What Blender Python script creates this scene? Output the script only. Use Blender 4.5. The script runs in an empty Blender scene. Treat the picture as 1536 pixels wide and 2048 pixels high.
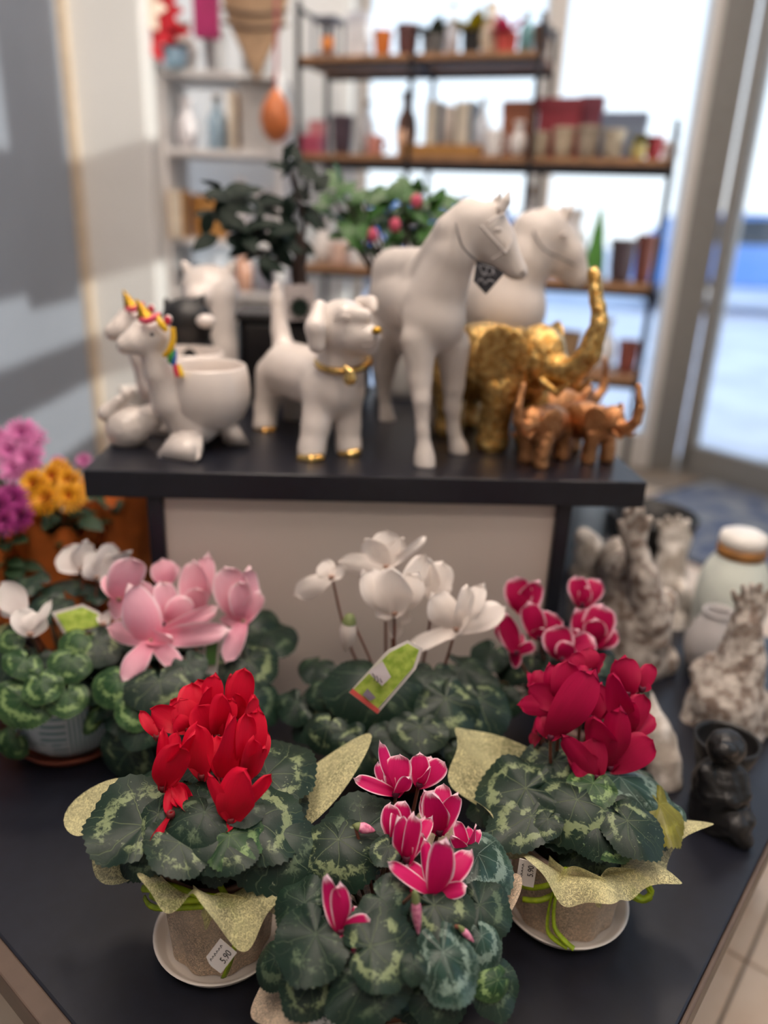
import bpy, bmesh, math, random
import numpy as np
from mathutils import Vector, Matrix, Euler, noise

sc = bpy.context.scene
COL = sc.collection
RND = random.Random(11)
PI = math.pi

# ------------------------------------------------------------------ camera
def setup_camera():
    pitch, roll = math.radians(20.8), math.radians(2.43)
    fwd = Vector((0, math.cos(pitch), -math.sin(pitch)))
    right0 = Vector((1, 0, 0))
    down0 = fwd.cross(right0)
    right = right0 * math.cos(roll) - down0 * math.sin(roll)
    down = right0 * math.sin(roll) + down0 * math.cos(roll)
    cd = bpy.data.cameras.new('camera')
    cam = bpy.data.objects.new('camera', cd)
    COL.objects.link(cam)
    m = Matrix((right, -down, -fwd)).transposed().to_4x4()
    m.translation = (0, 0, 1.317)
    cam.matrix_world = m
    cd.sensor_fit = 'VERTICAL'
    cd.sensor_height = 36
    cd.sensor_width = 27
    cd.lens = 27.19
    cd.clip_start = .05
    cd.dof.use_dof = True
    cd.dof.focus_distance = .80
    cd.dof.aperture_fstop = 1.55
    sc.camera = cam
setup_camera()

# ------------------------------------------------------------------ sky, sun, exposure
def setup_world():
    w = bpy.data.worlds.new('sky')
    sc.world = w
    w.use_nodes = True
    nt = w.node_tree
    bg = nt.nodes['Background']
    tc = nt.nodes.new('ShaderNodeTexCoord')
    sp = nt.nodes.new('ShaderNodeSeparateXYZ')
    rp = nt.nodes.new('ShaderNodeValToRGB')
    nt.links.new(tc.outputs['Generated'], sp.inputs[0])
    nt.links.new(sp.outputs['Z'], rp.inputs[0])
    rp.color_ramp.elements[0].position = 0
    rp.color_ramp.elements[0].color = (.93, .97, 1, 1)
    rp.color_ramp.elements[1].position = .8
    rp.color_ramp.elements[1].color = (.42, .66, 1, 1)
    nt.links.new(rp.outputs[0], bg.inputs[0])
    bg.inputs[1].default_value = 1.15
setup_world()
sl = bpy.data.lights.new('sun', 'SUN')
sl.energy = 2.6
sl.angle = .01
sl.color = (1, .93, .82)
sun = bpy.data.objects.new('sun', sl)
COL.objects.link(sun)
sun.rotation_euler = Vector((-.8, .25, -.25)).to_track_quat('-Z', 'Y').to_euler()
sun.location = (6, 0, 5)
sc.view_settings.view_transform = 'Standard'
sc.view_settings.look = 'None'
sc.view_settings.exposure = 0.58
sc.view_settings.gamma = 1
sc.view_settings.use_curve_mapping = False
sc.cycles.use_denoising = True
sc.cycles.max_bounces = 8
sc.cycles.transparent_max_bounces = 16
sc.cycles.sample_clamp_indirect = 4

# ------------------------------------------------------------------ materials
def lin(c):
    if isinstance(c, str):
        c = [int(c[i:i+2], 16) / 255 for i in (0, 2, 4)]
        return tuple(x / 12.92 if x <= .04045 else ((x + .055) / 1.055) ** 2.4 for x in c) + (1,)
    return tuple(c) + (1,) if len(c) == 3 else tuple(c)

class NT:
    def __init__(s, name):
        s.m = bpy.data.materials.new(name)
        s.m.use_nodes = True
        s.t = s.m.node_tree
        s.b = s.t.nodes['Principled BSDF']
        s.out = s.t.nodes['Material Output']
    def n(s, kind, **kw):
        nd = s.t.nodes.new('ShaderNode' + kind)
        for k, v in kw.items():
            setattr(nd, k, v)
        return nd
    def l(s, a, b):
        s.t.links.new(a, b)
    def val(s, sock, v):
        if isinstance(v, (int, float)):
            sock.default_value = v
        else:
            s.l(v, sock)
    def math(s, op, a, b=0.0, c=None):
        nd = s.n('Math', operation=op)
        s.val(nd.inputs[0], a)
        s.val(nd.inputs[1], b)
        if c is not None:
            s.val(nd.inputs[2], c)
        return nd.outputs[0]
    def ss(s, x, lo, hi):
        nd = s.n('MapRange', interpolation_type='SMOOTHSTEP')
        s.val(nd.inputs[0], x)
        nd.inputs[1].default_value = lo
        nd.inputs[2].default_value = hi
        return nd.outputs[0]
    def mix(s, fac, a, b, blend='MIX'):
        nd = s.n('Mix', data_type='RGBA', blend_type=blend)
        s.val(nd.inputs[0], fac)
        for sock, v in ((nd.inputs[6], a), (nd.inputs[7], b)):
            if hasattr(v, 'is_linked'):
                s.l(v, sock)
            else:
                sock.default_value = v
        return nd.outputs[2]
    def noise(s, scale, detail=3, vec=None, dist=0.0, rough=.5):
        nd = s.n('TexNoise')
        nd.inputs['Scale'].default_value = scale
        nd.inputs['Detail'].default_value = detail
        nd.inputs['Distortion'].default_value = dist
        nd.inputs['Roughness'].default_value = rough
        if vec is not None:
            s.l(vec, nd.inputs['Vector'])
        return nd.outputs[0]
    def bump(s, h, strength=.3, dist=.002):
        nd = s.n('Bump')
        nd.inputs['Strength'].default_value = strength
        nd.inputs['Distance'].default_value = dist
        s.l(h, nd.inputs['Height'])
        s.l(nd.outputs[0], s.b.inputs['Normal'])
    def obj(s):
        return s.n('TexCoord').outputs['Object']

MATS = {}
def pm(name, col, rough=.5, metal=0, var=.12, scale=25, bump=0, bscale=120, coat=0, spec=.5, col2=None, bdist=.002):
    if name in MATS:
        return MATS[name]
    t = NT(name)
    c = lin(col)
    c2 = lin(col2) if col2 else tuple(x * (1 - var) for x in c[:3]) + (1,)
    o = t.obj()
    nz = t.noise(scale, 4, o)
    t.l(t.mix(t.ss(nz, .35, .65), c, c2), t.b.inputs['Base Color'])
    t.b.inputs['Roughness'].default_value = rough
    t.b.inputs['Metallic'].default_value = metal
    t.b.inputs['Coat Weight'].default_value = coat
    t.b.inputs['Coat Roughness'].default_value = .12
    t.b.inputs['Specular IOR Level'].default_value = spec
    if bump:
        t.bump(t.noise(bscale, 4, o), bump, bdist)
    MATS[name] = t.m
    return t.m

def emit(name, col, strength):
    t = NT(name)
    e = t.n('Emission')
    e.inputs[0].default_value = lin(col)
    e.inputs[1].default_value = strength
    t.l(e.outputs[0], t.out.inputs[0])
    return t.m

def thin_glass():
    t = NT('window_glass')
    tr = t.n('BsdfTransparent')
    tr.inputs[0].default_value = (.95, .98, 1, 1)
    gl = t.n('BsdfGlossy')
    gl.inputs['Roughness'].default_value = .02
    fr = t.n('Fresnel')
    fr.inputs[0].default_value = 1.3
    mx = t.n('MixShader')
    t.l(fr.outputs[0], mx.inputs[0])
    t.l(tr.outputs[0], mx.inputs[1])
    t.l(gl.outputs[0], mx.inputs[2])
    t.l(mx.outputs[0], t.out.inputs[0])
    return t.m

def leaf_mat(name, dark, mid, silver, band, veins, rimw=0, rough=.42, blotch=0.5):
    """cyclamen leaf: dark blade, ragged pale zone halfway out, pale radiating veins"""
    t = NT(name)
    uv = t.n('UVMap').outputs[0]
    info = t.n('ObjectInfo')
    sp = t.n('SeparateXYZ')
    t.l(uv, sp.inputs[0])
    x = t.math('SUBTRACT', sp.outputs[0], .5)
    y = t.math('SUBTRACT', sp.outputs[1], .5)
    r = t.math('SQRT', t.math('ADD', t.math('MULTIPLY', x, x), t.math('MULTIPLY', y, y)))
    th = t.math('ARCTAN2', y, x)
    ro = t.math('MULTIPLY_ADD', t.math('COSINE', th), .075, .29)
    rel = t.math('DIVIDE', r, ro)
    off = t.n('VectorMath', operation='ADD')
    t.l(uv, off.inputs[0])
    cmb = t.n('CombineXYZ')
    t.l(t.math('MULTIPLY', info.outputs['Random'], 17.0), cmb.inputs[2])
    t.l(cmb.outputs[0], off.inputs[1])
    v3 = off.outputs[0]
    n1 = t.noise(5, 3, v3)
    n2 = t.noise(26, 5, v3, .6, .65)
    n3 = t.noise(60, 3, v3)
    rr = t.math('ADD', rel, t.math('MULTIPLY', t.math('SUBTRACT', n1, .5), .35))
    rr = t.math('ADD', rr, t.math('MULTIPLY', t.math('SUBTRACT', n2, .5), .55))
    b1 = t.math('MULTIPLY', t.ss(rr, .46, .53), t.math('SUBTRACT', 1, t.ss(rr, .64, .70)))
    patch = t.ss(t.math('ADD', n1, t.math('MULTIPLY', t.math('SUBTRACT', n2, .5), .5)), blotch - .04, blotch + .06)
    bandm = t.math('MULTIPLY', t.math('MULTIPLY', b1, patch), band)
    # veins
    tw = t.math('ADD', th, t.math('MULTIPLY', t.math('SUBTRACT', n1, .5), t.math('MULTIPLY', rel, 1.5)))
    fr = t.math('FRACT', t.math('MULTIPLY_ADD', tw, 7 / (2 * PI), .5))
    dist = t.math('MULTIPLY', t.math('ABSOLUTE', t.math('SUBTRACT', fr, .5)), r)
    vm = t.math('SUBTRACT', 1, t.ss(dist, .0012, .0042))
    fr2 = t.math('FRACT', t.math('MULTIPLY_ADD', tw, 14 / (2 * PI), .0))
    dist2 = t.math('MULTIPLY', t.math('ABSOLUTE', t.math('SUBTRACT', fr2, .5)), r)
    vm2 = t.math('MULTIPLY', t.math('SUBTRACT', 1, t.ss(dist2, .001, .0045)), t.ss(rel, .45, .6))
    vm = t.math('MULTIPLY', t.math('MAXIMUM', vm, t.math('MULTIPLY', vm2, .6)), t.math('SUBTRACT', 1.0, t.math('MULTIPLY', t.ss(rel, .7, .98), .85)))
    vm = t.math('MULTIPLY', vm, veins)
    c = t.mix(t.ss(n1, .3, .7), lin(dark), lin(mid))
    c = t.mix(t.math('MULTIPLY', info.outputs['Random'], .35), c, lin(mid))
    if rimw:
        c = t.mix(t.math('MULTIPLY', t.ss(rr, .72, .85), rimw), c, lin(silver))
    c = t.mix(bandm, c, lin(silver))
    c = t.mix(vm, c, lin(silver))
    sparkle = t.math('MULTIPLY', t.ss(n3, .70, .74), .35)
    c = t.mix(sparkle, c, lin('c8cfae'))
    t.l(c, t.b.inputs['Base Color'])
    t.b.inputs['Roughness'].default_value = rough
    t.b.inputs['Specular IOR Level'].default_value = .32
    h = t.math('SUBTRACT', t.math('MULTIPLY', n2, .35), vm)
    t.bump(h, .5, .002)
    MATS[name] = t.m
    return t.m

def petal_mat(name, base, tip, edge=None, edgew=0, vein=None, rough=.55):
    t = NT(name)
    uv = t.n('UVMap').outputs[0]
    sp = t.n('SeparateXYZ')
    t.l(uv, sp.inputs[0])
    u = t.math('ABSOLUTE', t.math('MULTIPLY_ADD', sp.outputs[0], 2, -1.0))
    v = sp.outputs[1]
    mp = t.n('Mapping')
    mp.inputs['Scale'].default_value = (26, 2.2, 1)
    t.l(uv, mp.inputs['Vector'])
    st = t.noise(1.6, 4, mp.outputs[0], .5)
    c = t.mix(t.ss(v, .05, .95), lin(base), lin(tip))
    c = t.mix(t.math('MULTIPLY', t.ss(st, .5, .72), .3), c, lin(vein or base))
    if edge:
        e = t.math('MINIMUM', t.math('SUBTRACT', 1, u), t.math('MULTIPLY', t.math('SUBTRACT', 1, v), 1.5))
        e = t.math('ADD', e, t.math('MULTIPLY', t.math('SUBTRACT', st, .5), .35))
        c = t.mix(t.math('MULTIPLY', t.math('SUBTRACT', 1, t.ss(e, edgew * .25, edgew)), t.ss(v, .12, .5)), c, lin(edge))
    t.l(c, t.b.inputs['Base Color'])
    t.b.inputs['Roughness'].default_value = rough
    t.b.inputs['Specular IOR Level'].default_value = .3
    t.bump(st, .15, .001)
    tl = t.n('BsdfTranslucent')
    t.l(c, tl.inputs[0])
    mx = t.n('MixShader')
    mx.inputs[0].default_value = .28
    t.l(t.b.outputs[0], mx.inputs[1])
    t.l(tl.outputs[0], mx.inputs[2])
    t.l(mx.outputs[0], t.out.inputs[0])
    MATS[name] = t.m
    return t.m

def fibre_mat(name, col, dens=.5, scale=1.0):
    """loose fibre fleece: fine curly strands with open gaps"""
    t = NT(name)
    o = t.obj()
    a = None
    for sca, wd, off in ((110, .010, 0), (150, .012, 3.1), (210, .014, 7.7), (80, .008, 12.0)):
        mp = t.n('Mapping')
        mp.inputs['Location'].default_value = (off, off * 1.7, off * .6)
        t.l(o, mp.inputs['Vector'])
        nz = t.noise(sca * scale, 1, mp.outputs[0], 1.6)
        line = t.math('SUBTRACT', 1, t.ss(t.math('ABSOLUTE', t.math('SUBTRACT', nz, .5)), wd, wd * 2.6))
        a = line if a is None else t.math('MAXIMUM', a, line)
    big = t.noise(22, 2, o)
    al = t.math('MAXIMUM', a, t.math('MULTIPLY_ADD', t.ss(big, .35, .65), .3, dens))
    c = t.mix(a, tuple(x * .9 for x in lin(col)[:3]) + (1,), tuple(min(1, x * 1.12) for x in lin(col)[:3]) + (1,))
    t.l(c, t.b.inputs['Base Color'])
    t.b.inputs['Roughness'].default_value = .75
    tl = t.n('BsdfTranslucent')
    t.l(c, tl.inputs[0])
    m1 = t.n('MixShader')
    m1.inputs[0].default_value = .35
    t.l(t.b.outputs[0], m1.inputs[1])
    t.l(tl.outputs[0], m1.inputs[2])
    tr = t.n('BsdfTransparent')
    mx = t.n('MixShader')
    t.l(al, mx.inputs[0])
    t.l(tr.outputs[0], mx.inputs[1])
    t.l(m1.outputs[0], mx.inputs[2])
    t.l(mx.outputs[0], t.out.inputs[0])
    MATS[name] = t.m
    return t.m

WHITE_CER = pm('white_ceramic', 'ddd3cc', .28, var=.05, coat=.35)
BISQUE = pm('matt_white_resin', 'cdc4bd', .5, var=.05)
BLACKT = pm('black_laminate', '181a24', .34, var=.2, scale=60, bump=.05, bscale=900, spec=.5)
GOLD = pm('shiny_gold', 'e4c27e', .24, 1, var=.5, scale=18, bump=.5, bscale=55, col2='b98c4a', bdist=.006)
GOLDP = pm('gold_paint', 'd9a93c', .3, .85, var=.3)
BRONZE = pm('copper_bronze', 'd9a274', .3, .9, var=.4, scale=40, bump=.35, bscale=120, col2='a86e40', bdist=.003)
STONE = pm('weathered_stone', 'cfc7be', .85, var=.4, scale=55, bump=.5, bscale=190, col2='7c6c62')
STONE2 = pm('pale_stone', 'd9d3cc', .85, var=.25, scale=35, bump=.5, bscale=200, col2='a0968c')
BLACKC = pm('black_cast_resin', '1b1a1b', .42, var=.3, bump=.3, bscale=150)
LEAVES = [
    leaf_mat('leaf_dark', '10211a', '192e22', '6d7e62', .45, .34, blotch=.56),
    leaf_mat('leaf_marbled', '11221a', '1b2f23', '7d8a64', .85, .36, blotch=.50),
    leaf_mat('leaf_bright', '18351c', '274726', '86a066', .7, .35, rimw=.12, blotch=.47),
    leaf_mat('leaf_silver_sheen', '172b22', '2a443b', '82968a', .7, .5, rimw=.2, rough=.28, blotch=.46),  # silver markings, plus window sheen put into the blue-grey colour
    leaf_mat('leaf_olive', '5b5a1e', '6e6a24', '9a9a3c', .3, .3, blotch=.5),
]
GREENSTEM = pm('leaf_stalk', '5a4a32', .5, var=.3)
PSTEM = pm('flower_stalk', '7a4a3a', .5, var=.25)

# ------------------------------------------------------------------ geometry helpers
W = {}
def setp(o, parent):
    if parent is not None:
        o.parent = parent
        o.matrix_parent_inverse = W[parent].inverted()

def obj(name, me, mat=None, parent=None, mw=None):
    o = bpy.data.objects.new(name, me)
    COL.objects.link(o)
    if mat is not None and not me.materials:
        me.materials.append(mat)
    W[o] = mw.copy() if mw is not None else Matrix.Identity(4)
    o.matrix_basis = W[o]
    setp(o, parent)
    return o

def tag(o, label, cat, group=None):
    o['label'] = label
    o['category'] = cat
    if group:
        o['group'] = group
    return o

def thing(name, label, cat, loc=(0, 0, 0), group=None):
    o = bpy.data.objects.new(name, None)
    COL.objects.link(o)
    o.empty_display_size = .02
    W[o] = Matrix.Translation(loc)
    o.matrix_basis = W[o]
    return tag(o, label, cat, group)

def struct(o):
    o['kind'] = 'structure'
    return o

def mesh(name, verts, faces, uvs=None, smooth=True):
    me = bpy.data.meshes.new(name)
    me.from_pydata(verts, [], faces)
    if smooth:
        me.polygons.foreach_set('use_smooth', [True] * len(me.polygons))
    if uvs:
        ul = me.uv_layers.new(name='UVMap')
        for lp in me.loops:
            ul.data[lp.index].uv = uvs[lp.vertex_index]
    me.update()
    return me

def frommb(name, bm, smooth=True):
    me = bpy.data.meshes.new(name)
    bmesh.ops.recalc_face_normals(bm, faces=bm.faces)
    bm.to_mesh(me)
    bm.free()
    if smooth:
        me.polygons.foreach_set('use_smooth', [True] * len(me.polygons))
    return me

def bm_box(bm, c, s, rot=None, bev=0):
    m = Matrix.Translation(c)
    if rot is not None:
        m = m @ rot.to_4x4()
    r = bmesh.ops.create_cube(bm, size=1, matrix=m @ Matrix.Diagonal((*s, 1)))
    if bev:
        es = list({e for v in r['verts'] for e in v.link_edges})
        bmesh.ops.bevel(bm, geom=es, offset=bev, segments=2, affect='EDGES', profile=.5)

def box(name, c, s, mat, parent=None, rz=0, bev=.002, rot=None):
    bm = bmesh.new()
    bm_box(bm, (0, 0, 0), s, None, min(bev, min(s) * .4))
    me = frommb(name, bm, False)
    r = rot.to_4x4() if rot is not None else Matrix.Rotation(rz, 4, 'Z')
    return obj(name, me, mat, parent, Matrix.Translation(c) @ r)

def lathe_mesh(name, prof, n=40):
    vs, fs = [], []
    k = len(prof)
    for i in range(n):
        a = 2 * PI * i / n
        for r, z in prof:
            vs.append((r * math.cos(a), r * math.sin(a), z))
    for i in range(n):
        j = (i + 1) % n
        for q in range(k - 1):
            fs.append((i * k + q, j * k + q, j * k + q + 1, i * k + q + 1))
    me = mesh(name, vs, fs)
    bm = bmesh.new()
    bm.from_mesh(me)
    bmesh.ops.remove_doubles(bm, verts=bm.verts, dist=1e-5)
    bmesh.ops.recalc_face_normals(bm, faces=bm.faces)
    bm.to_mesh(me)
    bm.free()
    return me

def lathe(name, prof, loc, mat, parent=None, n=40, rot=None):
    m = Matrix.Translation(loc)
    if rot is not None:
        m = m @ rot.to_4x4()
    return obj(name, lathe_mesh(name, prof, n), mat, parent, m)

def vessel(r0, r1, r2, h, wall=.006, neck=None):
    """open pot profile, outside up then inside down: foot, belly, rim radii"""
    out = [(0, 0), (r0, 0), (r0 + (r1 - r0) * .45, h * .15), (r1 * .97, h * .38), (r1, h * .55), (r1 + (r2 - r1) * .5, h * .8), (r2, h * .98), (r2 - wall * .3, h)]
    if neck:
        out = [(0, 0), (r0, 0), (r1 * .9, h * .2), (r1, h * .4), (r1 * .85, h * .62), (neck, h * .78), (neck, h * .9), (r2, h * .99), (r2 - wall * .3, h)]
    ins = [(r2 - wall, h * .985), (r1 - wall if not neck else neck - wall, h * .6), (r0 * .8, h * .3 if not neck else h * .6), (0, h * .28 if not neck else h * .6)]
    return out + ins

def tube_verts(path, rad, n=8, flat=1.0):
    pts = [Vector(p) for p in path]
    rads = rad if isinstance(rad, (list, tuple)) else [rad] * len(pts)
    vs, fs = [], []
    prev = None
    for i, p in enumerate(pts):
        d = (pts[min(i + 1, len(pts) - 1)] - pts[max(i - 1, 0)]).normalized()
        if prev is None:
            a = d.orthogonal().normalized()
        else:
            a = (prev - d * prev.dot(d)).normalized()
        prev = a
        b = d.cross(a)
        for k in range(n):
            t = 2 * PI * k / n
            vs.append(p + (a * math.cos(t) + b * math.sin(t) * flat) * rads[i])
    for i in range(len(pts) - 1):
        for k in range(n):
            j = (k + 1) % n
            fs.append((i * n + k, i * n + j, i * n + n + j, i * n + n + k))
    fs.append(tuple(range(n - 1, -1, -1)))
    m = (len(pts) - 1) * n
    fs.append(tuple(m + k for k in range(n)))
    return vs, fs

def smoothpath(pts, sub=6):
    pts = [Vector(p) for p in pts]
    if len(pts) < 3:
        return pts
    out = []
    for i in range(len(pts) - 1):
        p0, p1, p2, p3 = pts[max(i - 1, 0)], pts[i], pts[i + 1], pts[min(i + 2, len(pts) - 1)]
        for k in range(sub):
            t = k / sub
            out.append(.5 * ((2 * p1) + (p2 - p0) * t + (2 * p0 - 5 * p1 + 4 * p2 - p3) * t * t + (3 * p1 - p0 - 3 * p2 + p3) * t ** 3))
    out.append(pts[-1])
    return out

def tube(name, path, rad, mat, parent=None, n=8, flat=1.0, sm=True):
    p = smoothpath(path) if sm else path
    if isinstance(rad, (list, tuple)):
        k = len(rad) - 1
        rad = [rad[min(int(i / (len(p) - 1) * k), k - 1)] * (1 - (i / (len(p) - 1) * k - min(int(i / (len(p) - 1) * k), k - 1))) + rad[min(int(i / (len(p) - 1) * k), k - 1) + 1] * (i / (len(p) - 1) * k - min(int(i / (len(p) - 1) * k), k - 1)) for i in range(len(p))]
    vs, fs = tube_verts(p, rad, n, flat)
    return obj(name, mesh(name, vs, fs), mat, parent)

def tubes(name, paths, rad, mat, parent=None, n=5, flat=1.0):
    vs, fs = [], []
    for p in paths:
        v, f_ = tube_verts(smoothpath(p, 4), rad, n, flat)
        o = len(vs)
        vs += v
        fs += [tuple(i + o for i in q) for q in f_]
    return obj(name, mesh(name, vs, fs), mat, parent)

def torus_mesh(R, r, n=32, m=10):
    vs, fs = [], []
    for i in range(n):
        a = 2 * PI * i / n
        for k in range(m):
            b = 2 * PI * k / m
            vs.append(((R + r * math.cos(b)) * math.cos(a), (R + r * math.cos(b)) * math.sin(a), r * math.sin(b)))
    for i in range(n):
        for k in range(m):
            fs.append((i * m + k, (i + 1) % n * m + k, (i + 1) % n * m + (k + 1) % m, i * m + (k + 1) % m))
    return mesh('ring', vs, fs)

WORK = bpy.data.scenes.new('workbench')
def blob(name, parts, mat, parent=None, voxel=.004, smooth=2, floor=None, lump=0, lscale=60, mw=None, blend=None):
    """one continuous organic body grown from limbs ('c' tapered capsule, 'e' ellipsoid), joined by a soft union"""
    k = blend if blend is not None else voxel * 2.2
    lo, hi = np.full(3, 1e9), np.full(3, -1e9)
    for p in parts:
        for c, r in ([(p[1], max(p[2]))] if p[0] == 'e' else [(p[1], p[3]), (p[2], p[4])]):
            lo = np.minimum(lo, np.array(c) - r)
            hi = np.maximum(hi, np.array(c) + r)
    lo -= voxel * 3
    hi += voxel * 3
    ax = [np.arange(lo[q], hi[q] + voxel, voxel) for q in range(3)]
    D = np.full(tuple(len(a) for a in ax), 1.0, np.float32)
    for p in parts:
        if p[0] == 'e':
            m = max(p[2]) + 2 * k + 2 * voxel
            plo, phi = np.array(p[1]) - m, np.array(p[1]) + m
        else:
            a, b = np.array(p[1]), np.array(p[2])
            m = max(p[3], p[4]) + 2 * k + 2 * voxel
            plo, phi = np.minimum(a, b) - m, np.maximum(a, b) + m
        sl_ = tuple(slice(max(0, int((plo[q] - lo[q]) / voxel)), max(1, int((phi[q] - lo[q]) / voxel) + 2)) for q in range(3))
        X, Y, Z = np.meshgrid(ax[0][sl_[0]], ax[1][sl_[1]], ax[2][sl_[2]], indexing='ij')
        P = np.stack((X, Y, Z), -1)
        if p[0] == 'e':
            q = P - np.array(p[1])
            if len(p) > 3:
                q = q @ np.array(p[3].to_matrix())
            r = np.array(p[2])
            k0 = np.linalg.norm(q / r, axis=-1)
            k1 = np.linalg.norm(q / (r * r), axis=-1) + 1e-9
            d = k0 * (k0 - 1) / k1
        else:
            ab = b - a
            t = np.clip(((P - a) @ ab) / max(ab @ ab, 1e-12), 0, 1)
            d = np.linalg.norm(P - (a + t[..., None] * ab), axis=-1) - (p[3] + (p[4] - p[3]) * t)
        o = D[sl_]
        h = np.maximum(k - np.abs(o - d), 0) / k
        D[sl_] = np.minimum(o, d) - h * h * k * .25
    ins = D < 0
    n0, n1, n2 = D.shape
    # surface nets
    acc = np.zeros((n0 - 1, n1 - 1, n2 - 1, 3), np.float32)
    cnt = np.zeros((n0 - 1, n1 - 1, n2 - 1), np.float32)
    corners = [(x, y, z) for x in (0, 1) for y in (0, 1) for z in (0, 1)]
    def S(A, c):
        return A[c[0]:n0 - 1 + c[0], c[1]:n1 - 1 + c[1], c[2]:n2 - 1 + c[2]]
    for c in corners:
        for q in range(3):
            if c[q] == 0:
                e = list(c)
                e[q] = 1
                A, B = S(D, c), S(D, e)
                m = S(ins, c) != S(ins, e)
                t = A[m] / (A[m] - B[m])
                v = np.tile(np.array(c, np.float32), (len(t), 1))
                v[:, q] = t
                acc[m] += v
                cnt[m] += 1
    act = cnt > 0
    idx = np.full(act.shape, -1, np.int64)
    ijk = np.argwhere(act)
    idx[act] = np.arange(len(ijk))
    V = (ijk + acc[act] / cnt[act][:, None]) * voxel + lo
    quads = []
    for q in range(3):
        u, w = (q + 1) % 3, (q + 2) % 3
        A = [slice(None)] * 3
        B = [slice(None)] * 3
        A[q], B[q] = slice(0, -1), slice(1, None)
        a_, b_ = ins[tuple(A)], ins[tuple(B)]
        E = np.argwhere(a_ != b_)
        E = E[(E[:, u] > 0) & (E[:, w] > 0) & (E[:, u] < D.shape[u] - 1) & (E[:, w] < D.shape[w] - 1)]
        f0 = a_[tuple(E.T)]
        def cell(du, dw):
            c = E.copy()
            c[:, u] -= du
            c[:, w] -= dw
            return idx[tuple(c.T)]
        Q = np.stack((cell(1, 1), cell(0, 1), cell(0, 0), cell(1, 0)), 1)
        Q[~f0] = Q[~f0][:, ::-1]
        quads.append(Q)
    Q = np.concatenate(quads)
    Q = Q[(Q >= 0).all(1)]
    ed = np.concatenate([Q[:, [0, 1]], Q[:, [1, 2]], Q[:, [2, 3]], Q[:, [3, 0]]])
    for _ in range(smooth):
        sm_ = np.zeros_like(V)
        ct = np.zeros(len(V))
        np.add.at(sm_, ed[:, 0], V[ed[:, 1]])
        np.add.at(ct, ed[:, 0], 1)
        V = V * .45 + .55 * sm_ / np.maximum(ct, 1)[:, None]
    me = mesh(name, V.tolist(), Q.tolist())
    if lump or floor is not None:
        nm = [v.normal.copy() for v in me.vertices]
        for v, n_ in zip(me.vertices, nm):
            if lump:
                v.co += n_ * lump * noise.fractal(v.co * lscale, 1, 2, 3)
            if floor is not None and v.co.z < floor:
                v.co.z = floor
        me.update()
    return obj(name, me, mat, parent, mw)

def kids(o):
    return [c for c in COL.objects if c.parent == o]

def copy_tree(o, parent=None, mat=None):
    c = o.copy()
    COL.objects.link(c)
    W[c] = W[o]
    c.parent = parent
    c.matrix_parent_inverse = o.matrix_parent_inverse.copy()
    for ch in kids(o):
        copy_tree(ch, c)
    return c

def text(name, body, size, mat, parent, mw, extrude=.0001):
    cu = bpy.data.curves.new(name, 'FONT')
    cu.body = body
    cu.size = size
    cu.extrude = extrude
    cu.align_x = 'CENTER'
    cu.align_y = 'CENTER'
    cu.materials.append(mat)
    t = bpy.data.objects.new('tmp', cu)
    WORK.collection.objects.link(t)
    with bpy.context.temp_override(scene=WORK, view_layer=WORK.view_layers[0]):
        dg = bpy.context.evaluated_depsgraph_get()
        dg.update()
    me = bpy.data.meshes.new_from_object(t.evaluated_get(dg))
    bpy.data.objects.remove(t)
    me.materials.clear()
    return obj(name, me, mat, parent, mw)

def frame3(x, n):
    """matrix with local X along x, local Z as close to n as possible"""
    x = Vector(x).normalized()
    n = Vector(n)
    z = (n - x * n.dot(x)).normalized()
    y = z.cross(x)
    return Matrix((x, y, z)).transposed()

# ------------------------------------------------------------------ the room
TILE = pm('beige_floor_tile', 'dbc8b4', .38, var=.1, scale=6, col2='d0b9a2')
GROUT = pm('floor_grout', '8f8377', .8)
WALLG = pm('grey_blue_wall', '7d838d', .8, var=.04, scale=4)
WALLW = pm('white_wall', 'c9c8c6', .8, var=.04, scale=4)
FRAMEW = pm('white_window_frame', 'd8d4cf', .45, var=.05)
FRAMEG = pm('grey_aluminium_frame', '8d8b88', .4, .2, var=.1)
CEIL = pm('ceiling_paint', 'd9d3ca', .9, var=.03)
GLASS = thin_glass()
PAVE = pm('outdoor_pavement', 'd8d6de', .9, var=.2, scale=1.5)

struct(box('ground', (0, 20, -.11), (90, 80, .1), PAVE, bev=0))
floor = struct(box('floor', (0, .9, -.03), (6.2, 7.6, .05), GROUT, bev=0))
tb = bmesh.new()
bm_box(tb, (0, 0, 0), (.444, .444, .012), None, .002)
tile_me = frommb('tile', tb, False)
tile_me.materials.append(TILE)
ux, uy = Vector((.626, .78, 0)), Vector((-.78, .626, 0))
t0 = Vector((-.53, .96, 0))
for i in range(-7, 8):
    for j in range(-7, 8):
        p = t0 + ux * (.45 * (i + .5)) + uy * (.45 * (j + .5))
        if -1.0 < p.x < 2.3 and .4 < p.y < 4.3:
            obj('tile', tile_me, None, floor, Matrix.Translation((p.x, p.y, 0)) @ Matrix.Rotation(math.atan2(.78, .626), 4, 'Z'))

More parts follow.
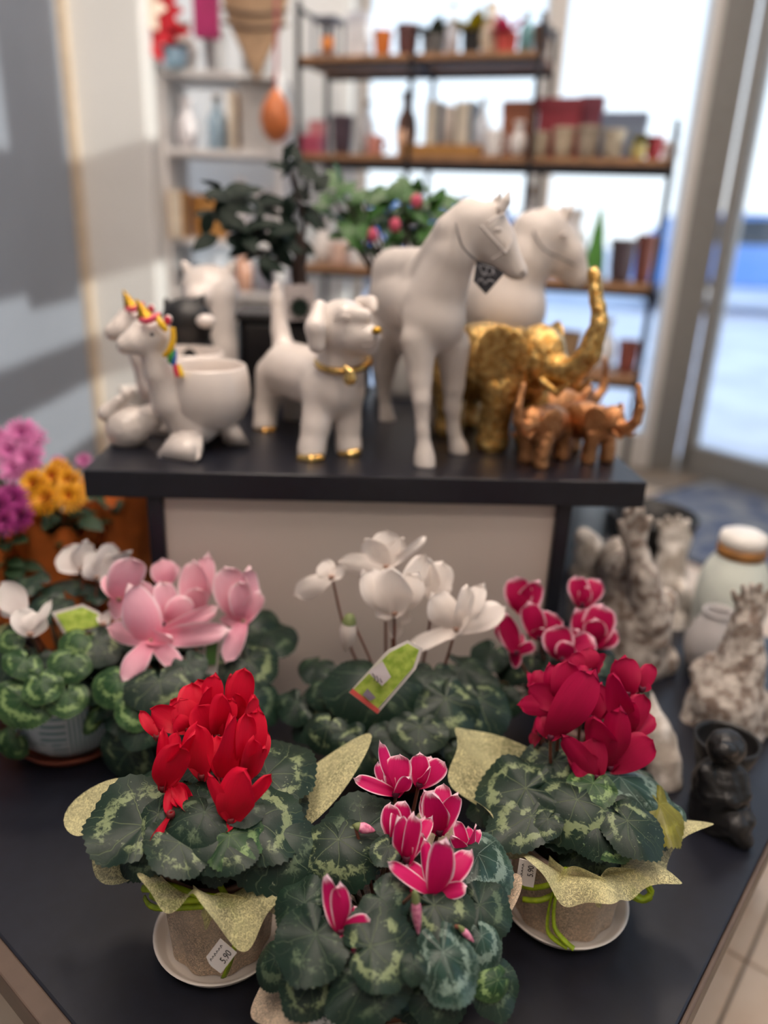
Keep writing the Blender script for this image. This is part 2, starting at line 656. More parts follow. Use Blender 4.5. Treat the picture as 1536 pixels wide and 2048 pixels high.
struct(box('wall_left', (-1.2, -.02, 1.95), (.1, 6, 3.9), WALLG, bev=0))
struct(box('wall_front', (.65, -3.05, 1.95), (3.8, .1, 3.9), CEIL, bev=0))
struct(box('ceiling', (.65, .9, 3.95), (3.9, 8, .1), CEIL, bev=0))
col = struct(box('trim_1', (-1.02, 3.1, 1.95), (.28, .24, 3.9), WALLW, bev=.01))
struct(box('trim_2', (-1.145, 2.97, 1.95), (.05, .05, 3.9), pm('beige_trim', 'b8a793', .6), bev=.005))
struct(box('wall_back', (-.75, 3.85, 1.95), (1.0, .1, 3.9), WALLW, bev=0))
struct(box('wall_return', (-.27, 4.17, 1.95), (.08, .6, 3.9), WALLW, bev=0))

def window(name, bars, panes):
    w = bpy.data.objects.new(name, None)
    COL.objects.link(w)
    W[w] = Matrix.Identity(4)
    w['kind'] = 'structure'
    for c, s, rz, m in bars:
        box('frame', c, s, m, w, rz, .006)
    for c, s, rz in panes:
        box('pane', c, s, GLASS, w, rz, 0)
    return w
window('window_1', [((.75, 4.45, 1.95), (.10, .1, 3.9), 0, FRAMEW), ((.66, 4.45, .1), (1.8, .1, .2), 0, FRAMEW), ((.66, 4.45, 3.8), (1.8, .1, .2), 0, FRAMEW), ((-.20, 4.45, 1.95), (.08, .1, 3.9), 0, FRAMEW)],
       [((.27, 4.45, 1.95), (.86, .008, 3.5), 0), ((1.16, 4.45, 1.95), (.72, .008, 3.5), 0)])
window('window_2', [((1.62, 4.45, 1.95), (.16, .16, 3.9), 0, FRAMEG), ((1.515, 4.43, 1.95), (.05, .12, 3.9), 0, FRAMEW)], [])
dz = math.atan2(-1.0, .8)
dvec = Vector((math.cos(dz), math.sin(dz), 0))
d0 = Vector((1.74, 4.38, 0))
def dpt(s, z): return tuple(d0 + dvec * s + Vector((0, 0, z)))
struct(window('door_1', [(dpt(.62, .09), (1.24, .07, .16), dz, FRAMEG), (dpt(.62, 2.4), (1.24, .07, .12), dz, FRAMEG), (dpt(.03, 1.2), (.08, .07, 2.4), dz, FRAMEG), (dpt(1.2, 1.2), (.08, .07, 2.4), dz, FRAMEG), (dpt(.62, 3.85), (1.24, .05, .1), dz, FRAMEG)],
       [(dpt(.62, 1.25), (1.1, .008, 2.2), dz), (dpt(.62, 3.13), (1.2, .008, 1.34), dz)]))
# shop front beside the tables: solid wall, then glazing with wide cross bars
struct(box('wall_right', (2.55, -2.3, 1.95), (.1, 1.4, 3.9), CEIL, bev=0))
window('window_4', [((2.52, -.33, .3), (.06, 2.54, .6), 0, FRAMEG), ((2.52, -.33, 3.85), (.06, 2.54, .1), 0, FRAMEG), ((2.52, -.33, 1.95), (.06, .07, 3.9), 0, FRAMEG), ((2.52, -1.57, 1.95), (.06, .07, 3.9), 0, FRAMEG)], [((2.52, -.33, 2.2), (.008, 2.5, 3.2), 0)])
rb = [((2.52, 2.2, z), (.06, 2.5, h), 0, FRAMEG) for z, h in ((.81, 1.62), (1.915, .15), (2.4, .4), (3.85, .1))]  # tall bottom sill is unseen, added to stop low sun reaching the table
rb += [((2.52, 1.56, 3.0), (.05, .4, 1.7), 0, FRAMEW)]  # unseen opaque panel, added to cut the sun patch on the left wall
rb += [((2.52, y, 1.95), (.06, .07, 3.9), 0, FRAMEG) for y in (.98, 2.1, 3.45)]
window('window_3', rb, [((2.52, 2.2, 1.95), (.008, 2.5, 3.8), 0)])

LAMP = emit('ceiling_lamp_diffuser', 'ffeddd', 14)
LFR = pm('lamp_frame', 'e8e6e2', .5)
for i, (x, y) in enumerate(((-.5, -.7), (.7, -.7), (-.5, .3), (.7, .3), (-.5, 1.1), (.7, 1.1), (-.4, 2.5), (.9, 2.7))):  # rear pair added to brighten the shelving
    L = thing('ceiling_lamp', 'square white ceiling lamp panel with thin frame', 'lamp', (x, y, 3.9), 'ceiling lamp panels')
    box('frame', (x, y, 3.885), (.62, .62, .03), LFR, L, 0, .004)
    box('diffuser', (x, y, 3.865), (.56, .56, .012), LAMP, L, 0, .002)

# ------------------------------------------------------------------ outside: parked cars
CARBLUE = pm('blue_car_paint', '5c8ad0', .25, var=.05, coat=.6)
CARSIL = pm('silver_car_paint', 'c8ccd4', .3, .3, var=.05, coat=.5)
CARGL = pm('car_glass', '27323f', .08, var=.1)
TYRE = pm('tyre_rubber', '161616', .8)
RIM = pm('wheel_rim', 'a8acb2', .35, .7)
def car(x, y, rz, mat, label, h=1.55, L=4.3):
    T = Matrix.Translation((x, y, -.06)) @ Matrix.Rotation(rz, 4, 'Z')
    c = thing('parked_car', label, 'car', (x, y, -.06), 'cars parked outside the shop')
    prof = [(-.5, .28), (-.5, .62), (-.47, .68), (-.40, .70), (-.33, .95), (-.22, 1.0), (.22, 1.0), (.33, .92), (.40, .68), (.48, .62), (.5, .5), (.5, .28)]
    def ext(pr, w, nm, m, bev=.06, par=c):
        bm = bmesh.new()
        a = [bm.verts.new((px * L, -w / 2, pz * h)) for px, pz in pr]
        b = [bm.verts.new((px * L, w / 2, pz * h)) for px, pz in pr]
        bm.faces.new(a)
        bm.faces.new(b[::-1])
        for i in range(len(pr)):
            j = (i + 1) % len(pr)
            bm.faces.new((a[j], a[i], b[i], b[j]))
        if bev:
            bmesh.ops.bevel(bm, geom=list(bm.edges), offset=bev, segments=2, affect='EDGES')
        return obj(nm, frommb(nm, bm, False), m, par, T)
    body = ext(prof, 1.75, 'body', mat)
    ext([(-.37, .70), (-.31, .93), (-.05, .96), (-.05, .70)], 1.78, 'side_window', CARGL, .01)
    ext([(-.02, .70), (-.02, .96), (.21, .96), (.31, .90), (.36, .70)], 1.78, 'side_window', CARGL, .01)
    for sx in (-.31, .31):
        for sy in (-1, 1):
            m = T @ Matrix.Translation((sx * L, sy * .8, .32)) @ Matrix.Rotation(PI / 2, 4, 'X')
            w = obj('wheel', lathe_mesh('wheel', [(0, -.1), (.3, -.1), (.33, -.06), (.33, .06), (.3, .1), (0, .1)], 24), TYRE, c, m)
            obj('rim', lathe_mesh('rim', [(0, -.11), (.2, -.11), (.21, 0), (.2, .11), (0, .11)], 18), RIM, w, m)
    return c
bld = thing('sun_blocker_house', 'unseen cream house with shuttered windows, added to block the sun', 'building', (9, -6, -.06))  # unseen house, added to keep direct sun off the table
box('wall', (9, -8.9, 4), (2, 15, 8), pm('cream_render', 'cfc4b0', .9), bld, 0, .02)
box('roof', (9, -8.9, 8.15), (2.2, 15.0, .3), pm('roof_tile_red', '8a4a38', .8), bld, 0, .02)
for wy in range(6):
    for wz in (1.6, 4.6):
        wn = box('window', (7.985, -3.0 - wy * 2.3, wz), (.06, 1.0, 1.5), pm('house_shutter', '6a7a6a', .6), bld, 0, .01)
        box('window_pane', (7.95, -3.0 - wy * 2.3, wz), (.02, .8, 1.3), CARGL, wn, 0, .005)
car(6.6, 15.0, .1, CARBLUE, 'blue car parked beyond the glass door', 1.7, 4.5)
car(.8, 17, .05, CARBLUE, 'blue car parked farther off behind the shelving window', 1.7)
car(11.5, 19, 0, CARSIL, 'silver car parked behind the blue car', 1.6)

# door mat
MATB = pm('blue_mat_pile', '4a5878', .95, var=.5, scale=7, bump=.5, bscale=300, col2='8a8f96')
mt = thing('door_mat', 'blue and grey patterned door mat in front of the glass door', 'mat', (1.5, 3.1, .006))
box('pile', (1.8, 3.3, .012), (1.3, 1.1, .012), MATB, mt, dz, .004)
box('edging', (1.8, 3.3, .009), (1.36, 1.16, .007), pm('mat_rubber', '30343c', .8), mt, dz, .003)

# ------------------------------------------------------------------ display table and riser
T = .55
cn = Vector((.072, .247, 0))
e1, e2 = Vector((.626, .78, 0)), Vector((-.78, .626, 0))
LA, LB = 1.35, 1.5
ctr = cn + e1 * LA / 2 + e2 * LB / 2
ang = math.atan2(e1.y, e1.x)
tab = thing('display_table', 'black low display table carrying the potted flowers', 'table', (ctr.x, ctr.y, 0))
box('tabletop', (ctr.x, ctr.y, T - .02), (LA, LB, .04), BLACKT, tab, ang, .003)
EDGE = pm('brown_edge_band', '5a4a40', .5, var=.15)
box('edge_band', tuple(cn + e2 * LB / 2 - e1 * .010 + Vector((0, 0, T - .021))), (.022, LB, .038), EDGE, tab, ang, .002)
box('edge_band', tuple(cn + e1 * LA / 2 - e2 * .003 + Vector((0, 0, T - .021))), (LA, .006, .038), EDGE, tab, ang, .002)
for a in (.08, LA - .08):
    for b in (.08, LB - .08):
        p = cn + e1 * a + e2 * b
        box('leg', (p.x, p.y, (T - .04) / 2), (.05, .05, T - .04), BLACKT, tab, ang, .003)

RZ = .065
ZR = .955
rc = Vector((-.021, 1.10, 0))
rd, rbk = Vector((math.cos(RZ), math.sin(RZ), 0)), Vector((-math.sin(RZ), math.cos(RZ), 0))
def rp(s, t, z): return tuple(rc + rd * s + rbk * t + Vector((0, 0, z)))
ris = thing('riser_stand', 'black raised stand with white panel standing on the display table', 'stand', rp(0, .3, T))
box('top_board', rp(0, .335, ZR - .021), (.846, .67, .042), BLACKT, ris, RZ, .0025)
for s in (-.324, .302):
    for t in (.02, .64):
        box('leg', rp(s, t, (T + ZR - .042) / 2), (.023, .03, ZR - .042 - T), BLACKT, ris, RZ, .002)
box('panel', rp(-.011, .022, (T + ZR - .042) / 2), (.603, .012, ZR - .042 - T), pm('white_panel', 'cdc0b6', .55, var=.03, scale=5), ris, RZ, .001)

# ------------------------------------------------------------------ cyclamen
def leaf_mesh(seed, cup, wav):
    rn = random.Random(seed)
    NA, NR = 84, 9
    ph = [rn.uniform(0, 6.28) for _ in range(4)]
    vs, uv, fs = [(0, 0, 0)], [(.5, .5)], []
    for j in range(1, NR + 1):
        k = j / NR
        for i in range(NA):
            th = -PI + 2 * PI * (i + .5) / NA
            ro = .5 * (1 + .25 * math.cos(th)) + .04 * math.exp(-(th / .3) ** 2)
            dn = PI - abs(th)
            ro *= 1 - .72 * math.exp(-(dn / .2) ** 2)
            ro *= 1 + .03 * math.sin(3 * th + ph[0]) + .015 * math.sin(7 * th + ph[1])
            if k > .95:
                ro *= 1 + .022 * (1 if i % 2 else -1) + .008 * math.sin(11 * th + ph[2])
            r = ro * k
            x, y = r * math.cos(th), r * math.sin(th)
            z = -cup * r * r * 1.6 + wav * .06 * k * k * math.sin(5 * th + ph[3]) + .012 * k * abs(math.sin(4.5 * th)) * (1 - k * .5) - .05 * abs(y) * 0
            z += .06 * (abs(y) - .1) * (1 if seed % 2 else -.4)
            vs.append((x, y, z))
            uv.append((.5 + x * .5, .5 + y * .5))
    for i in range(NA - 1):
        fs.append((0, 1 + i, 2 + i))
    fs.append((0, NA, 1))
    for j in range(NR - 1):
        for i in range(NA):
            q = (i + 1) % NA
            fs.append((1 + j * NA + i, 1 + (j + 1) * NA + i, 1 + (j + 1) * NA + q, 1 + j * NA + q))
    me = mesh('leaf', vs, fs, uv)
    return me
LEAF = {}
for si, (cup, wav) in enumerate(((.32, .5), (.12, .7), (.55, .35), (.25, 1.0))):
    base = leaf_mesh(si + 3, cup, wav)
    for v, m in enumerate(LEAVES):
        me = base.copy()
        me.materials.append(m)
        LEAF[si, v] = me

def petal_mesh(seed, twist, bulge, cup, ruff):
    rn = random.Random(seed)
    NS, NTT = 16, 8
    vs, uv, fs = [], [], []
    p1, p2 = rn.uniform(0, 6), rn.uniform(0, 6)
    for j in range(NS + 1):
        s = j / NS
        w = (max(s, .0) + .05) ** .56 * (1.0 - s ** 2.8 + 1e-4) ** .5
        w = .5 * w / .80
        cy = -bulge * math.sin(PI * min(1, s * 1.05)) * .5 + .25 * bulge * s * s
        tw = twist * (s - .15)
        for i in range(NTT + 1):
            t = -1 + 2 * i / NTT
            x = w * t
            y = cup * w * (t * t) * .9 + ruff * .05 * s * math.sin(3.2 * t + p1) * abs(t) + ruff * .05 * math.sin(6 * s + p2) * t * abs(t)
            c, sn = math.cos(tw), math.sin(tw)
            z = s + .05 * s * (1 - t * t) - .03 + .03 * ruff * .5 * s * math.sin(2.5 * t + p2)
            vs.append((x * c - y * sn, x * sn + y * c + cy, z))
            uv.append((.5 + .5 * t, s))
    n = NTT + 1
    for j in range(NS):
        for i in range(NTT):
            fs.append((j * n + i, j * n + i + 1, (j + 1) * n + i + 1, (j + 1) * n + i))
    return mesh('petal', vs, fs, uv)
PSH = [petal_mesh(1, .35, .16, .12, 1.6), petal_mesh(2, -.5, .12, -.15, 2.0), petal_mesh(3, .8, .15, .2, 1.8), petal_mesh(4, -.25, .22, .28, 1.4), petal_mesh(5, .2, .10, -.3, 2.0)]
PETM = {
    'red': petal_mat('petal_red', 'bc0022', 'd80634', vein='a0001c'),
    'burgundy': petal_mat('petal_burgundy', '9a0034', 'b60a48', vein='80002a'),
    'front': petal_mat('petal_magenta_white_edge', 'c00654', 'd01468', 'f8d6e2', .21, 'a00040'),
    'pink': petal_mat('petal_pink', 'f09ab2', 'f5bccb', 'f9d9e0', .2, 'ee86a4'),
    'white': petal_mat('petal_cream_white', 'efe4dc', 'f3ebe5', vein='e6d8cd'),
    'leftwhite': petal_mat('petal_white', 'f0e6e2', 'f4eeea', vein='e8dcd8'),
    'magenta': petal_mat('petal_crimson_white_edge', 'a80042', 'bc0c54', 'f4c6d6', .22, '98003a'),
}
PETAL = {}
for k, m in PETM.items():
    for i, b in enumerate(PSH):
        me = b.copy()
        me.materials.append(m)
        PETAL[k, i] = me
CALYX = pm('flower_mouth', '5a1030', .6, var=.3)
CALYXR = pm('flower_mouth_red', '6a0a14', .6, var=.3)
CALYXW = pm('flower_mouth_pale', 'b08a78', .6, var=.3)

def grow(key, root, d):
    crown = Vector(d['crown'])
    paths = []
    for i, (P, Tp, N, wf, v) in enumerate(d['leaves']):
        P, Tp = Vector(P), Vector(Tp)
        L = (Tp - P).length
        m = frame3(Tp - P, N).to_4x4()
        s = L / .66
        mw = Matrix.Translation(P) @ m @ Matrix.Diagonal((s, s * wf, s, 1))
        obj('leaf', LEAF[(i * 7 + len(key)) % 4, v], None, root, mw)
        c = crown + Vector((RND.uniform(-.02, .02), RND.uniform(-.02, .02), 0))
        mid = (P + c) / 2 + Vector((0, 0, .012))
        paths.append([c, mid, P - Vector(N) * .001])
    st = tubes('leaf_stalks', paths, .0016, GREENSTEM, root, 5)
    st['kind'] = 'stuff'
    cal = CALYXR if key == 'red' else CALYXW if key in ('white', 'leftwhite', 'pink') else CALYX
    for fi, (B, pets) in enumerate(d['flowers']):
        B = Vector(B)
        fl = lathe('flower', [(0, -.005), (.003, -.004), (.0045, 0), (.004, .003), (.0025, .004), (.002, .001), (0, .001)], B, cal, root, 14)
        for pi, (Tp, N, wr) in enumerate(pets):
            Tp = Vector(Tp)
            z = Tp - B
            L = z.length
            z.normalize()
            n = Vector(N)
            y = -(n - z * n.dot(z)).normalized()
            x = y.cross(z)
            m = Matrix((x, y, z)).transposed().to_4x4()
            mw = Matrix.Translation(B - z * .002) @ m @ Matrix.Diagonal((L * wr, L * .75, L * 1.03, 1))
            obj('petal', PETAL[key, (fi * 3 + pi * 2) % 5], None, fl, mw)
        c = crown + Vector((RND.uniform(-.015, .015), RND.uniform(-.01, .015), 0))
        md = Vector((B.x * .7 + c.x * .3, B.y * .7 + c.y * .3 + .012, (B.z + c.z) / 2))
        tube('flower_stem', [c, md, B + Vector((0, .004, 0))], [.0024, .0022, .0018], PSTEM, fl, 6)
    for (B, Tp, r) in d['buds']:
        B, Tp = Vector(B), Vector(Tp)
        z = (Tp - B)
        L = z.length
        q = z.to_track_quat('Z', 'Y').to_matrix()
        b = lathe('flower_bud', [(0, 0), (r * .6, L * .08), (r, L * .4), (r * .8, L * .65), (r * .35, L * .9), (0, L)], B, PETM[key] if key != 'front' else PINKBUD, root, 14, q)
        lathe('calyx', [(0, -.003), (r * .5, 0), (r * .72, L * .1), (r * .86, L * .2)], B, pm('bud_calyx', '6f7a4a', .6), b, 10, q)
        tube('bud_stem', [crown, (B + crown) / 2 + Vector((0, 0, .01)), B], .0018, PSTEM, b, 6)
PINKBUD = pm('pink_bud', 'e89ab4', .5, var=.3, scale=200, col2='c05880')

# --- fleece wrapped pots
FIB_G = fibre_mat('yellow_green_fleece', 'dad4a2', .44)
FIB_N = fibre_mat('natural_fleece', 'e2ccb2', .55)
POTBROWN = pm('brown_plastic_pot', '7d5a4c', .6, var=.2)
RAFFIA = pm('lime_raffia', 'a9c21e', .45, var=.3, scale=120)
PAPER = pm('paper_white', 'ded8d4', .7, var=.05)
INK = pm('black_ink', '1a1a1c', .7)
SAUCER = pm('cream_plastic_saucer', 'ece2d8', .4, var=.04)

def wrap_mesh(r0, r1, zt, zn, corners, seed, ruff=.02, part=None):
    """fleece sheet: pleated round the pot, gathered at the neck, then flaring to ruffled points"""
    rn = random.Random(seed)
    NA = 180
    rows = []
    vs, uv, fs = [], [], []
    K = 8
    for k in range(K + 1):
        t = k / K
        rows.append(('p', t))
    for k in range(1, 13):
        rows.append(('f', k / 12))
    if part == 'sleeve':
        rows = rows[:K + 1]
    elif part == 'flare':
        rows = rows[K - 1:]
    ph = rn.uniform(0, 6)
    for kind, t in rows:
        for i in range(NA):
            a = 2 * PI * i / NA
            pleat = abs(math.sin(5 * a + ph)) ** 2
            if kind == 'p':
                r = r0 + (r1 - r0) * t + .0035 * pleat * (1 - .4 * t) + .002
                z = zn * t
            else:
                reach = .016
                lift = 0
                for ca, cr, cz, cw in corners:
                    dlt = (a - ca + PI) % (2 * PI) - PI
                    g = math.exp(-(dlt / cw) ** 2)
                    reach += (cr - .016) * g
                    lift += cz * g
                wv = math.sin(9 * a + ph) + .5 * math.sin(17 * a + 1.3 * ph)
                r = r1 + .002 + reach * t + ruff * .35 * t * wv * .5
                z = zn + (zt - zn) * math.sin(t * PI / 2) + lift * t * t + ruff * .45 * t * math.sin(9 * a + ph + 1.2)
            vs.append((r * math.cos(a), r * math.sin(a), z))
    for k in range(len(rows) - 1):
        for i in range(NA):
            j = (i + 1) % NA
            fs.append((k * NA + i, k * NA + j, (k + 1) * NA + j, (k + 1) * NA + i))
    return mesh('wrap', vs, fs)

def saucer(x, y, r, h, mat, label):
    o = lathe('plant_saucer', [(0, 0), (r * .82, 0), (r * .9, h * .3), (r * .98, h * .9), (r, h), (r * .97, h * 1.02), (r * .93, h * .9), (r * .84, h * .35), (r * .8, .004), (0, .004)], (x, y, T), mat, None, 56)
    return tag(o, label, 'saucer')

def plain_pot(root, c, r0, r1, h, mat, z=T, name='pot'):
    x, y = c
    lathe(name, [(0, 0), (r0, 0), (r1 * .97, h * .86), (r1 * 1.05, h * .87), (r1 * 1.05, h), (r1 * .95, h), (r1 * .9, h * .8), (0, h * .8)], (x, y, z), mat, root, 40)
    lathe('soil', [(0, 0), (r1 * .6, .002), (r1 * .91, -.002), (r1 * .91, -.006)], (x, y, z + h * .86), pm('potting_soil', '2a211b', .95, var=.4, scale=90, bump=.6, bscale=250), root, 24)

def raffia(root, paths, rad=.0026, name='raffia_bow'):
    return tubes(name, paths, rad, RAFFIA, root, 5, .35)

def price_tag(root, c, x, n, w, h, txt):
    """small paper tag with handwriting; x runs along the text line"""
    m = frame3(x, n)
    mw = Matrix.Translation(c) @ m.to_4x4()
    bm = bmesh.new()
    vs = [(-w / 2, -h / 2), (w / 2, -h / 2), (w / 2, h / 2), (-w / 2 + .004, h / 2), (-w / 2, h / 2 - .006), (-w / 2 - .001, 0)]
    a = [bm.verts.new((p[0], p[1], .0003)) for p in vs]
    b = [bm.verts.new((p[0], p[1], -.0003)) for p in vs]
    bm.faces.new(a)
    bm.faces.new(b[::-1])
    for i in range(len(vs)):
        j = (i + 1) % len(vs)
        bm.faces.new((a[i], b[i], b[j], a[j]))
    t = obj('price_tag', frommb('price_tag', bm, False), PAPER, root, mw)
    text('price_text', txt, h * .46, INK, t, mw @ Matrix.Translation((w * .12, -h * .22, .0005)) @ Matrix.Rotation(.04, 4, 'Z'))
    strokes = []
    rn = random.Random(4)
    xx = -w * .36
    while xx < w * .38:
        yy = h * .25
        hh = h * rn.uniform(.08, .2)
        strokes.append([mw @ Vector((xx, yy - hh * .5, .0006)), mw @ Vector((xx + .0012, yy + hh * .4, .0006)), mw @ Vector((xx + .0028, yy - hh * .3, .0006))])
        xx += .0042
    tubes('handwriting', strokes, .00028, INK, t, 4)
    return t

